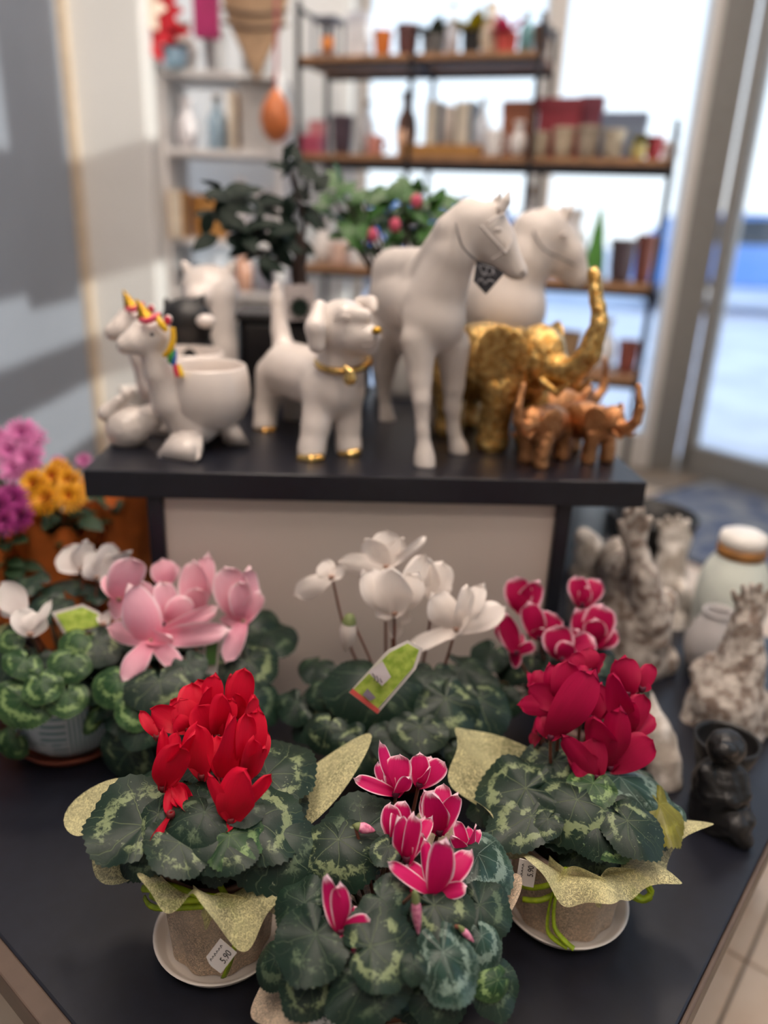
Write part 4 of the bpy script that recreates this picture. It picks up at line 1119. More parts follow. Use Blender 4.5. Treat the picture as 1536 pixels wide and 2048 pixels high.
# front bicolour cyclamen -----------------------------------------------------
FRO = dict(crown=(0.017,0.6,0.6089),leaves=[
 ((0.0813,0.6076,0.6906),(0.1233,0.613,0.6839),(0.154,0.0214,0.9878),1.17,0),
 ((0.0909,0.641,0.6733),(0.1232,0.6603,0.6632),(0.2186,0.1415,0.9655),1.08,0),
 ((0.0749,0.6688,0.6601),(0.0942,0.6934,0.6489),(0.1971,0.273,0.9416),1.15,1),
 ((0.0367,0.662,0.6876),(0.047,0.6966,0.6809),(0.0483,0.1767,0.9831),1.02,0),
 ((0.0088,0.6663,0.686),(0.0046,0.7027,0.6788),(-0.0204,0.1922,0.9811),1.08,0),
 ((-0.022,0.6802,0.6578),(-0.0364,0.7118,0.6449),(-0.1345,0.3225,0.937),1.02,0),
 ((-0.0487,0.6379,0.682),(-0.0798,0.6573,0.6741),(-0.1741,0.1172,0.9777),1.10,0),
 ((-0.0692,0.632,0.6631),(-0.1024,0.6453,0.6511),(-0.2913,0.1262,0.9483),1.07,0),
 ((-0.0556,0.5989,0.6857),(-0.0942,0.5982,0.6784),(-0.1851,-0.0034,0.9827),1.15,0),
 ((-0.0471,0.559,0.6816),(-0.0838,0.5338,0.6719),(-0.1708,-0.1272,0.9771),1.11,0),
 ((-0.0352,0.5483,0.6828),(-0.0659,0.5155,0.6733),(-0.1361,-0.1573,0.9781),1.00,0),
 ((-0.0036,0.5177,0.666),(-0.0136,0.4746,0.6518),(-0.0644,-0.3004,0.9516),1.08,0),
 ((0.0238,0.5167,0.6677),(0.0264,0.4831,0.6572),(0.0209,-0.2978,0.9544),1.10,0),
 ((0.0593,0.5209,0.657),(0.0783,0.4827,0.6409),(0.1474,-0.3212,0.9355),1.11,0),
 ((0.0622,0.5605,0.6921),(0.0957,0.5288,0.685),(0.1057,-0.1078,0.9885),1.09,0),
 ((0.0956,0.5876,0.68),(0.131,0.5815,0.672),(0.2152,-0.0397,0.9758),1.09,0),
 ((-0.0076,0.626,0.7267),(-0.0177,0.6727,0.7384),(-0.0896,-0.2599,0.9615),1.25,0),
 ((-0.0384,0.6132,0.723),(-0.0534,0.6344,0.726),(-0.1377,-0.2335,0.9626),1.00,0),
 ((-0.0592,0.5506,0.7097),(-0.0873,0.5666,0.7092),(-0.1767,-0.2848,0.9422),1.10,0),
 ((-0.0828,0.5215,0.6732),(-0.0931,0.4999,0.6583),(-0.2543,-0.4635,0.8488),0.90,0),
 ((-0.0479,0.4943,0.6773),(-0.0666,0.4749,0.6613),(-0.1035,-0.572,0.8137),1.10,1),
 ((0.1119,0.6232,0.7071),(0.1344,0.5828,0.6925),(0.197,-0.234,0.9521),1.00,3),
 ((0.1069,0.5571,0.7096),(0.1369,0.5412,0.6993),(0.1167,-0.375,0.9197),1.10,0),
 ((0.1068,0.5312,0.7001),(0.117,0.5073,0.6864),(0.1309,-0.4487,0.884),0.90,3),
 ((0.1177,0.513,0.6678),(0.1264,0.4883,0.6475),(0.2306,-0.5669,0.7909),1.00,0),
 ((0.0615,0.4828,0.6875),(0.0644,0.4589,0.6734),(-0.0071,-0.5078,0.8614),1.10,0),
 ((0.0022,0.4825,0.6999),(0.019,0.4547,0.6855),(-0.0893,-0.4991,0.8619),1.50,0),
 ((-0.0316,0.6057,0.7353),(-0.0273,0.5607,0.72),(-0.0698,-0.328,0.9421),1.20,1),
 ((0.0183,0.5906,0.7433),(0.0064,0.573,0.7386),(-0.0713,-0.2127,0.9745),1.00,1),
 ((0.0116,0.5339,0.7375),(0.0326,0.5193,0.7308),(0.0169,-0.3976,0.9174),1.50,0),
 ((0.0609,0.5332,0.7333),(0.1003,0.5275,0.7331),(-0.0359,-0.298,0.9539),1.00,1),
 ((-0.0326,0.4992,0.7166),(-0.0155,0.5063,0.7223),(-0.1288,-0.4076,0.904),0.90,1),
 ((-0.0448,0.5088,0.7198),(-0.0617,0.4749,0.7016),(-0.1248,-0.4209,0.8985),1.10,0),
 ((0.0041,0.4944,0.7256),(0.0436,0.5038,0.7328),(-0.0771,-0.3845,0.9199),1.20,1),
 ((0.0681,0.4964,0.7193),(0.084,0.4593,0.7004),(0.0384,-0.4389,0.8977),0.80,3),
 ((0.1215,0.508,0.6743),(0.1003,0.4958,0.6752),(0.3107,-0.4816,0.8195),0.80,2),
 ((0.0894,0.6029,0.7352),(0.1097,0.6053,0.734),(0.0777,-0.1801,0.9806),1.00,0),
 ((0.0421,0.4822,0.7222),(0.0421,0.4675,0.715),(0.0858,-0.4368,0.8955),1.00,0),
],flowers=[
 ((0.025,0.655,0.7523),[((0.0271,0.672,0.7902),(-0.1679,-0.7752,0.609),0.84),((0.0058,0.677,0.8011),(-0.199,-0.7958,0.572),0.23),((-0.0197,0.657,0.769),(-0.3579,-0.6558,0.6646),0.37),((0.0398,0.687,0.7719),(0.0015,-0.6876,0.7261),0.47),((0.0384,0.642,0.785),(0.3039,-0.6698,0.6775),0.43),((0.0094,0.695,0.7657),(-0.1621,-0.7408,0.6519),0.49),((0.0046,0.687,0.7664),(-0.1873,-0.7909,0.5826),0.55),]),
 ((0.0499,0.665,0.7569),[((0.0484,0.677,0.7893),(0.0033,-0.7084,0.7058),0.75),((0.0762,0.677,0.7794),(-0.0489,-0.7235,0.6886),0.78),((0.0584,0.657,0.7875),(0.1618,-0.7356,0.6579),0.43),((0.0629,0.707,0.7621),(0.0703,-0.7433,0.6652),0.49),((0.0607,0.705,0.7534),(0.1686,-0.7453,0.645),0.56),((0.0544,0.697,0.7553),(0.1491,-0.7279,0.6692),0.72),]),
 ((0.0711,0.6284,0.7287),[((0.0603,0.6254,0.7808),(-0.1724,-0.6465,0.7432),0.64),((0.053,0.6504,0.7624),(-0.3839,-0.6305,0.6746),0.57),((0.0743,0.6604,0.7645),(-0.1951,-0.7413,0.6422),0.53),((0.0878,0.6404,0.7693),(-0.1548,-0.6734,0.7229),0.58),((0.07,0.6684,0.7465),(-0.0433,-0.6696,0.7415),0.66),((0.054,0.6604,0.7521),(0.005,-0.7334,0.6798),0.66),]),
 ((0.0237,0.6032,0.7407),[((0.0185,0.6152,0.7751),(-0.3026,-0.7377,0.6035),0.66),((0.0329,0.6152,0.7781),(0.2961,-0.7093,0.6397),0.60),((0.0122,0.6252,0.7474),(-0.2319,-0.6463,0.727),0.61),((0.0275,0.6432,0.7453),(0.2216,-0.6785,0.7004),0.54),((0.0317,0.6352,0.7481),(0.1052,-0.7081,0.6982),0.64),]),
 ((0.0361,0.5792,0.7408),[((0.0251,0.5812,0.7893),(-0.1439,-0.6289,0.764),0.49),((0.0414,0.5832,0.7905),(0.1145,-0.7141,0.6906),0.44),((0.0534,0.6112,0.7647),(0.2072,-0.6819,0.7015),0.35),((0.0601,0.6062,0.7696),(-0.0173,-0.6758,0.7369),0.38),((0.0511,0.5912,0.7627),(0.0488,-0.7198,0.6925),0.66),((0.0372,0.6192,0.7558),(0.126,-0.6416,0.7566),0.50),((0.0381,0.6112,0.7544),(0.0698,-0.6302,0.7733),0.61),]),
 ((0.0987,0.6044,0.7226),[((0.0852,0.6164,0.7559),(-0.0899,-0.7624,0.6408),0.44),((0.1056,0.6164,0.7523),(0.2148,-0.7469,0.6293),0.41),((0.1125,0.6264,0.7376),(-0.0079,-0.7462,0.6656),0.38),((0.0809,0.6014,0.7501),(-0.2298,-0.6671,0.7086),0.47),((0.1022,0.6444,0.7252),(-0.0452,-0.6795,0.7323),0.35),((0.0998,0.6364,0.7231),(-0.1188,-0.7061,0.698),0.44),]),
 ((0.0624,0.5455,0.7322),[((0.0673,0.5455,0.7972),(-0.0493,-0.7403,0.6705),0.47),((0.017,0.5525,0.762),(-0.1494,-0.6864,0.7117),0.28),((0.0207,0.5584,0.7352),(-0.4338,-0.6447,0.6294),0.48),((0.0919,0.5455,0.7438),(0.1892,-0.6415,0.7434),0.58),((0.0963,0.5725,0.7619),(0.1507,-0.6774,0.72),0.48),((0.0511,0.5875,0.7594),(-0.2478,-0.7167,0.6519),0.37),((0.0343,0.5778,0.7367),(-0.1573,-0.6859,0.7105),0.53),((0.0392,0.5768,0.7362),(-0.4019,-0.5565,0.7272),0.58),]),
 ((-0.0229,0.5122,0.7216),[((-0.0371,0.5242,0.772),(-0.0782,-0.6629,0.7446),0.40),((-0.0244,0.5162,0.7716),(0.1977,-0.5806,0.7899),0.41),((0.004,0.5142,0.735),(0.3618,-0.5524,0.751),0.63),((-0.0083,0.4986,0.7089),(0.3799,-0.6424,0.6656),0.46),((-0.009,0.5348,0.7276),(0.3062,-0.6627,0.6834),0.33),((-0.0238,0.5447,0.7279),(-0.0328,-0.6603,0.7503),0.63),((-0.0288,0.5442,0.7272),(0.1051,-0.627,0.7719),0.63),]),
],buds=[((-0.0158,0.61,0.7494),(0.0053,0.61,0.7436),0.0055),((0.0405,0.5064,0.7763),(0.0464,0.5064,0.7257),0.0047),((0.0832,0.5157,0.7279),(0.0978,0.5157,0.7099),0.0033),])
fx, fy = .018, .565
fro = thing('cyclamen_plant', 'magenta cyclamen with white petal edges beside the red and burgundy ones', 'potted plant', (fx, fy, T))
plain_pot(fro, (fx, fy), .045, .057, .075, pm('terracotta_beige_pot', 'b08672', .6, var=.2))
grow('front', fro, FRO)
for nm, part, fm in (('pot_sleeve', 'sleeve', FIB_N), ('fleece_wrap', 'flare', FIB_N)):
    obj(nm, wrap_mesh(.048, .06, .088, .066, [(3.6, .075, -.025, .4), (4.6, .04, -.02, .5), (.4, .09, .03, .35), (1.2, .10, .05, .35)], 5, .02, part), fm, fro, Matrix.Translation((fx, fy, T + .002)))
price_tag(fro, (-0.0313,0.485,0.651), (1, .2, -.3), (.1, -.75, .65), .03, .02, '5.90')

# white cyclamen ---------------------------------------------------------------
WHI = dict(crown=(0.035,0.935,0.612),leaves=[
 ((0.1442,0.9433,0.6734),(0.1968,0.9487,0.659),(0.2597,0.0372,0.965),1.04,1),
 ((0.1139,0.9758,0.6855),(0.1608,1.009,0.6735),(0.1473,0.144,0.9785),1.02,0),
 ((0.0985,1.0035,0.6679),(0.1232,1.0395,0.6533),(0.1414,0.2881,0.9471),1.03,1),
 ((0.0492,0.9989,0.6905),(0.0561,1.0419,0.6816),(0.0234,0.1999,0.9795),1.19,0),
 ((0.0248,1.0186,0.6644),(0.0205,1.0667,0.6467),(-0.0222,0.3441,0.9387),1.07,1),
 ((-0.0063,1.0073,0.6758),(-0.0235,1.0484,0.6628),(-0.0815,0.2698,0.9595),1.15,0),
 ((-0.0402,0.9729,0.689),(-0.077,0.9984,0.6807),(-0.1339,0.1277,0.9827),1.02,0),
 ((-0.0537,0.9452,0.69),(-0.0961,0.9519,0.6829),(-0.16,0.0349,0.9865),1.07,0),
 ((-0.0676,0.9299,0.6806),(-0.1196,0.9263,0.669),(-0.2161,-0.0204,0.9762),1.16,1),
 ((-0.0624,0.9035,0.677),(-0.1141,0.8807,0.6626),(-0.2119,-0.1296,0.9687),1.01,0),
 ((-0.0392,0.8798,0.6775),(-0.0692,0.8493,0.6661),(-0.151,-0.2126,0.9654),1.13,0),
 ((0.0083,0.8832,0.697),(-0.0092,0.8364,0.6891),(-0.0414,-0.152,0.9875),1.09,0),
 ((0.0487,0.8575,0.6761),(0.0558,0.8022,0.6595),(0.0264,-0.2832,0.9587),1.02,0),
 ((0.0827,0.858,0.6629),(0.1046,0.8105,0.6435),(0.1088,-0.3324,0.9368),1.03,0),
 ((0.106,0.8839,0.6831),(0.1467,0.8439,0.67),(0.1345,-0.183,0.9739),1.17,0),
 ((0.1399,0.9045,0.6689),(0.1923,0.8839,0.6515),(0.2605,-0.1431,0.9548),1.09,0),
 ((0.1233,0.9606,0.7195),(0.1717,0.9374,0.7106),(0.0781,-0.2119,0.9742),0.70,0),
 ((-0.0887,0.9872,0.6984),(-0.1012,0.9587,0.692),(-0.1588,-0.1499,0.9759),1.20,0),
 ((-0.1099,0.9044,0.687),(-0.1265,0.8834,0.6695),(-0.223,-0.5128,0.829),1.20,0),
 ((-0.0666,0.9053,0.717),(-0.0639,0.8747,0.7056),(-0.1751,-0.3567,0.9177),1.30,0),
 ((0.0775,0.9187,0.7351),(0.0767,0.8872,0.725),(0.0213,-0.3066,0.9516),1.30,0),
 ((0.1395,0.8912,0.7142),(0.1528,0.8438,0.6904),(0.1741,-0.4018,0.899),1.10,1),
 ((-0.0164,0.8223,0.6871),(-0.0342,0.7912,0.6619),(-0.051,-0.6113,0.7898),1.10,1),
 ((-0.0612,0.8438,0.6933),(-0.0724,0.819,0.6731),(-0.176,-0.5718,0.8013),1.30,1),
 ((0.0237,0.8201,0.6989),(0.0113,0.7953,0.6826),(0.0153,-0.5542,0.8322),1.30,0),
 ((0.1034,0.8207,0.6836),(0.1146,0.8089,0.6716),(0.1292,-0.6415,0.7562),1.00,0),
 ((0.0918,0.867,0.7284),(0.1092,0.826,0.7016),(0.1018,-0.5133,0.8521),1.10,1),
 ((-0.002,0.8921,0.74),(-0.0087,0.8362,0.7124),(0.014,-0.444,0.8959),1.45,0),
 ((0.0568,0.8255,0.7128),(0.0527,0.7979,0.6934),(-0.0194,-0.5733,0.8191),1.50,1),
],flowers=[
 ((0.006,0.975,0.8656),[((0.0039,0.987,0.9154),(-0.1474,-0.8486,0.508),0.93),((0.0287,0.992,0.9031),(-0.0389,-0.9106,0.4114),0.70),((0.0607,0.997,0.9033),(0.2039,-0.9115,0.3572),0.26),((-0.0258,0.982,0.9022),(-0.3657,-0.848,0.3837),0.97),((-0.06,0.977,0.8683),(-0.5478,-0.7299,0.4089),0.54),]),
 ((-0.0678,0.955,0.8556),[((-0.1204,0.962,0.8213),(-0.1068,-0.8366,0.5373),0.56),((-0.084,0.972,0.8721),(-0.3039,-0.8213,0.4829),1.13),((-0.0496,0.967,0.8667),(0.1072,-0.8894,0.4444),0.96),]),
 ((0.0203,0.925,0.8204),[((0.0128,0.925,0.8865),(-0.2127,-0.8354,0.5069),0.99),((0.0482,0.932,0.8772),(0.2588,-0.8434,0.4708),0.77),((0.0571,0.952,0.8968),(0.0394,-0.8829,0.468),0.42),((-0.0245,0.937,0.8766),(-0.2271,-0.8988,0.375),0.71),((-0.0062,0.947,0.8196),(-0.3805,-0.7832,0.4918),0.93),]),
 ((0.073,0.95,0.8299),[((0.0834,0.962,0.8831),(-0.1986,-0.8249,0.5293),0.84),((0.0631,0.967,0.8852),(-0.3182,-0.8766,0.3612),0.55),((0.0936,0.962,0.8571),(0.2093,-0.8762,0.4342),0.81),]),
 ((0.1047,0.925,0.8003),[((0.0682,0.927,0.852),(-0.3963,-0.8157,0.4214),0.82),((0.1171,0.932,0.8623),(0.1852,-0.8,0.5707),0.50),((0.1683,0.934,0.8334),(0.2368,-0.8616,0.4489),0.60),((0.1389,0.947,0.8599),(-0.1237,-0.8722,0.4733),0.48),((0.0431,0.925,0.7686),(-0.4331,-0.7126,0.552),0.46),((0.0819,0.927,0.7858),(-0.374,-0.7939,0.4794),0.97),]),
 ((0.0182,0.935,0.8136),[((0.025,0.942,0.7702),(0.2003,-0.7738,0.601),0.46),((0.043,0.942,0.8001),(0.1534,-0.9059,0.3947),1.01),((0.0038,0.947,0.8092),(-0.5609,-0.7239,0.4017),1.37),]),
],buds=[((-0.0397,0.92,0.8176),(-0.0443,0.92,0.7604),0.0118),])
wx, wy = .035, .945
whi = thing('cyclamen_plant', 'cream white cyclamen with a green plant tag before the white panel', 'potted plant', (wx, wy, T))
plain_pot(whi, (wx, wy), .055, .068, .095, pm('red_foil_pot', 'a0101c', .35, var=.2))
grow('white', whi, WHI)
TAGG = pm('green_tag_print', '8fae3c', .5, var=.3, scale=90, col2='b9cf5e')
def poly_sheet(name, pts, th, n, mat, parent):
    n = Vector(n).normalized() * th / 2
    vs = [Vector(p) + n for p in pts] + [Vector(p) - n for p in pts]
    k = len(pts)
    fs = [tuple(range(k)), tuple(range(2 * k - 1, k - 1, -1))] + [(i, (i + 1) % k, (i + 1) % k + k, i + k)[::-1] for i in range(k)]
    return obj(name, mesh(name, vs, fs, None, False), mat, parent)
tgn = (.1, -.8, .6)
tg = poly_sheet('plant_tag', [(-0.0332,0.8,0.7768),(0.0025,0.8,0.7476),(0.0468,0.81,0.8076),(0.0534,0.815,0.8334),(0.0347,0.815,0.8443),(0.0112,0.81,0.8323)], .001, tgn, PAPER, whi)
poly_sheet('tag_print', [(-0.0284,0.7985,0.7816),(0.0029,0.7985,0.7567),(0.043,0.8085,0.8104),(0.0492,0.8135,0.8321),(0.0349,0.8135,0.8403),(0.0138,0.8085,0.8292)], .0006, tgn, TAGG, tg)
poly_sheet('tag_stripe', [(-0.0325,0.797,0.7789),(0.0025,0.797,0.7497),(0.0054,0.798,0.755),(-0.029,0.798,0.7841)], .0006, tgn, pm('tag_coral', 'e0605c', .5), tg)
poly_sheet('price_sticker', [(-0.011,0.795,0.8094),(0.0065,0.795,0.7913),(0.0168,0.797,0.8032),(0.0057,0.799,0.8236)], .0006, tgn, pm('sticker_pinkish', 'd8cfd2', .6), tg)
poly_sheet('barcode_box', [(-0.0166,0.795,0.7775),(-0.0072,0.795,0.7694),(-0.0001,0.796,0.7733),(-0.0109,0.797,0.7856)], .0006, tgn, pm('barcode_grey', '8a7f90', .6), tg)
tubes('sticker_writing', [[(-0.0055,0.7935,0.8092),(-0.0023,0.7935,0.8031),(-0.0034,0.7935,0.7989)], [(-0.0006,0.7935,0.806),(0.002,0.7935,0.7991),(-0.0009,0.7935,0.7976)], [(0.0036,0.7935,0.8034),(0.0063,0.7935,0.7972)]], .0006, pm('grey_ink', '6a6468', .7), tg, 4)

# pink cyclamen ----------------------------------------------------------------
PIN = dict(crown=(-0.288,0.955,0.6213),leaves=[
 ((-0.2078,0.959,0.702),(-0.1703,0.9614,0.6942),(0.2015,0.0164,0.9794),1.00,0),
 ((-0.2143,0.9914,0.6958),(-0.1742,1.0165,0.6838),(0.1942,0.1555,0.9685),1.16,0),
 ((-0.2459,1.0223,0.6848),(-0.2247,1.065,0.6686),(0.1161,0.3009,0.9466),1.18,0),
 ((-0.2814,1.0251,0.6932),(-0.2786,1.0627,0.6821),(0.0165,0.2827,0.9591),1.02,0),
 ((-0.3228,1.024,0.6864),(-0.3399,1.0665,0.6712),(-0.0939,0.3013,0.9489),1.12,0),
 ((-0.3637,0.9985,0.6875),(-0.395,1.0212,0.6755),(-0.2181,0.2031,0.9546),1.19,0),
 ((-0.3832,0.9761,0.6766),(-0.4206,0.9865,0.6622),(-0.3302,0.1187,0.9364),1.12,0),
 ((-0.3789,0.9368,0.6874),(-0.4232,0.9257,0.6736),(-0.2758,-0.0893,0.9571),1.17,0),
 ((-0.3711,0.913,0.677),(-0.4008,0.8943,0.6639),(-0.2728,-0.2234,0.9358),1.11,1),
 ((-0.3398,0.8888,0.6769),(-0.3591,0.8579,0.6629),(-0.156,-0.3232,0.9334),1.07,0),
 ((-0.2994,0.8828,0.6891),(-0.3057,0.833,0.6731),(-0.0295,-0.3026,0.9527),1.10,0),
 ((-0.249,0.8871,0.6858),(-0.2281,0.8415,0.669),(0.1063,-0.2996,0.9481),1.13,0),
 ((-0.2391,0.911,0.7064),(-0.2065,0.8737,0.6965),(0.1113,-0.1621,0.9805),1.12,0),
 ((-0.2176,0.9437,0.7079),(-0.1708,0.9341,0.6998),(0.1631,-0.0426,0.9857),1.11,1),
 ((-0.1807,1.0381,0.7421),(-0.1501,1.027,0.7324),(0.2008,-0.2707,0.9415),1.20,0),
 ((-0.1665,1.0242,0.7263),(-0.1372,0.9872,0.7116),(0.2744,-0.1593,0.9483),1.20,0),
 ((-0.1702,0.9016,0.6915),(-0.1308,0.8972,0.6701),(0.3667,-0.5095,0.7784),1.10,0),
 ((-0.1831,0.9464,0.7242),(-0.1461,0.9271,0.702),(0.289,-0.4308,0.8549),1.20,1),
 ((-0.3321,0.862,0.6264),(-0.3584,0.8439,0.5995),(0.0187,-0.8384,0.5447),1.35,1),
 ((-0.3052,0.8425,0.6879),(-0.3148,0.8177,0.6651),(0.0827,-0.6912,0.7179),1.10,0),
 ((-0.2531,0.8473,0.6996),(-0.2309,0.8677,0.7116),(0.1744,-0.635,0.7526),1.00,0),
 ((-0.3111,0.8492,0.7079),(-0.3255,0.8251,0.6918),(0.103,-0.595,0.7971),1.10,2),
 ((-0.3455,0.8776,0.7277),(-0.3641,0.8511,0.7132),(0.0533,-0.5074,0.8601),1.20,2),
 ((-0.2554,0.8974,0.7477),(-0.2372,0.8765,0.7369),(0.0605,-0.4159,0.9074),1.10,0),
 ((-0.2858,0.8684,0.7366),(-0.2723,0.8348,0.7153),(0.0667,-0.5157,0.8542),1.50,1),
 ((-0.4002,0.9721,0.7347),(-0.364,0.9505,0.7327),(-0.0698,-0.2082,0.9756),1.10,1),
],flowers=[
 ((-0.3716,0.98,0.7955),[((-0.3501,0.982,0.8595),(0.5476,-0.7107,0.4415),0.98),((-0.382,0.977,0.7625),(0.099,-0.8624,0.4965),1.01),((-0.3909,1.002,0.827),(0.0948,-0.8711,0.4818),0.90),]),
 ((-0.3162,1.02,0.8024),[((-0.3233,1.032,0.8373),(0.0959,-0.8256,0.556),1.25),((-0.3088,1.042,0.8286),(0.2911,-0.8209,0.4913),0.94),]),
 ((-0.2687,1,0.762),[((-0.2721,1.012,0.8439),(0.2054,-0.8656,0.4566),0.65),((-0.2523,1.022,0.8515),(0.3382,-0.7655,0.5474),0.42),((-0.2644,0.992,0.8122),(0.134,-0.8387,0.5278),0.84),((-0.2586,0.992,0.7469),(0.3634,-0.8332,0.4167),1.63),]),
 ((-0.2928,0.96,0.7713),[((-0.3068,0.972,0.8295),(0.378,-0.7788,0.5007),0.68),((-0.2657,0.962,0.8098),(0.3962,-0.7828,0.4799),1.10),((-0.3403,0.987,0.8206),(0.0124,-0.899,0.4377),0.38),]),
 ((-0.3131,0.93,0.7601),[((-0.3374,0.93,0.8425),(0.3557,-0.8373,0.4152),0.78),((-0.207,0.932,0.7784),(0.5358,-0.6581,0.529),0.35),((-0.337,0.8764,0.7273),(0.0109,-0.8882,0.4594),0.55),((-0.3772,0.937,0.7721),(-0.1247,-0.8227,0.5546),0.57),((-0.2602,0.8885,0.7405),(0.4311,-0.6878,0.5841),0.41),((-0.2793,0.912,0.7785),(0.4952,-0.7577,0.4249),0.87),((-0.2267,0.962,0.7974),(0.379,-0.777,0.5026),0.31),]),
 ((-0.1924,0.965,0.7766),[((-0.2172,0.967,0.8578),(-0.0725,-0.8883,0.4536),0.69),((-0.1851,0.982,0.8523),(0.2772,-0.8698,0.4081),0.67),((-0.1679,0.972,0.8204),(0.2804,-0.7819,0.5568),0.62),((-0.2272,0.967,0.7738),(-0.2909,-0.8151,0.501),0.60),((-0.2083,0.9183,0.7371),(0.144,-0.8826,0.4476),0.54),((-0.1962,0.957,0.842),(0.2567,-0.8099,0.5274),0.62),]),
],buds=[])
px_, py_ = -.288, .965
pin = thing('cyclamen_plant', 'pale pink large-flowered cyclamen beside the riser leg', 'potted plant', (px_, py_, T))
plain_pot(pin, (px_, py_), .05, .065, .10, pm('dark_green_pot', '24302a', .5))
grow('pink', pin, PIN)
st = poly_sheet('label_stake', [(-0.2447,0.93,0.6953),(-0.2263,0.93,0.6962),(-0.2192,0.935,0.766),(-0.2414,0.935,0.765)], .001, (0, -1, .2), PAPER, pin)
poly_sheet('label_print', [(-0.2394,0.928,0.7254),(-0.2254,0.928,0.7261),(-0.2216,0.933,0.7647),(-0.2376,0.933,0.764)], .0006, (0, -1, .2), pm('stake_green', '5d8a4a', .5, var=.3), st)

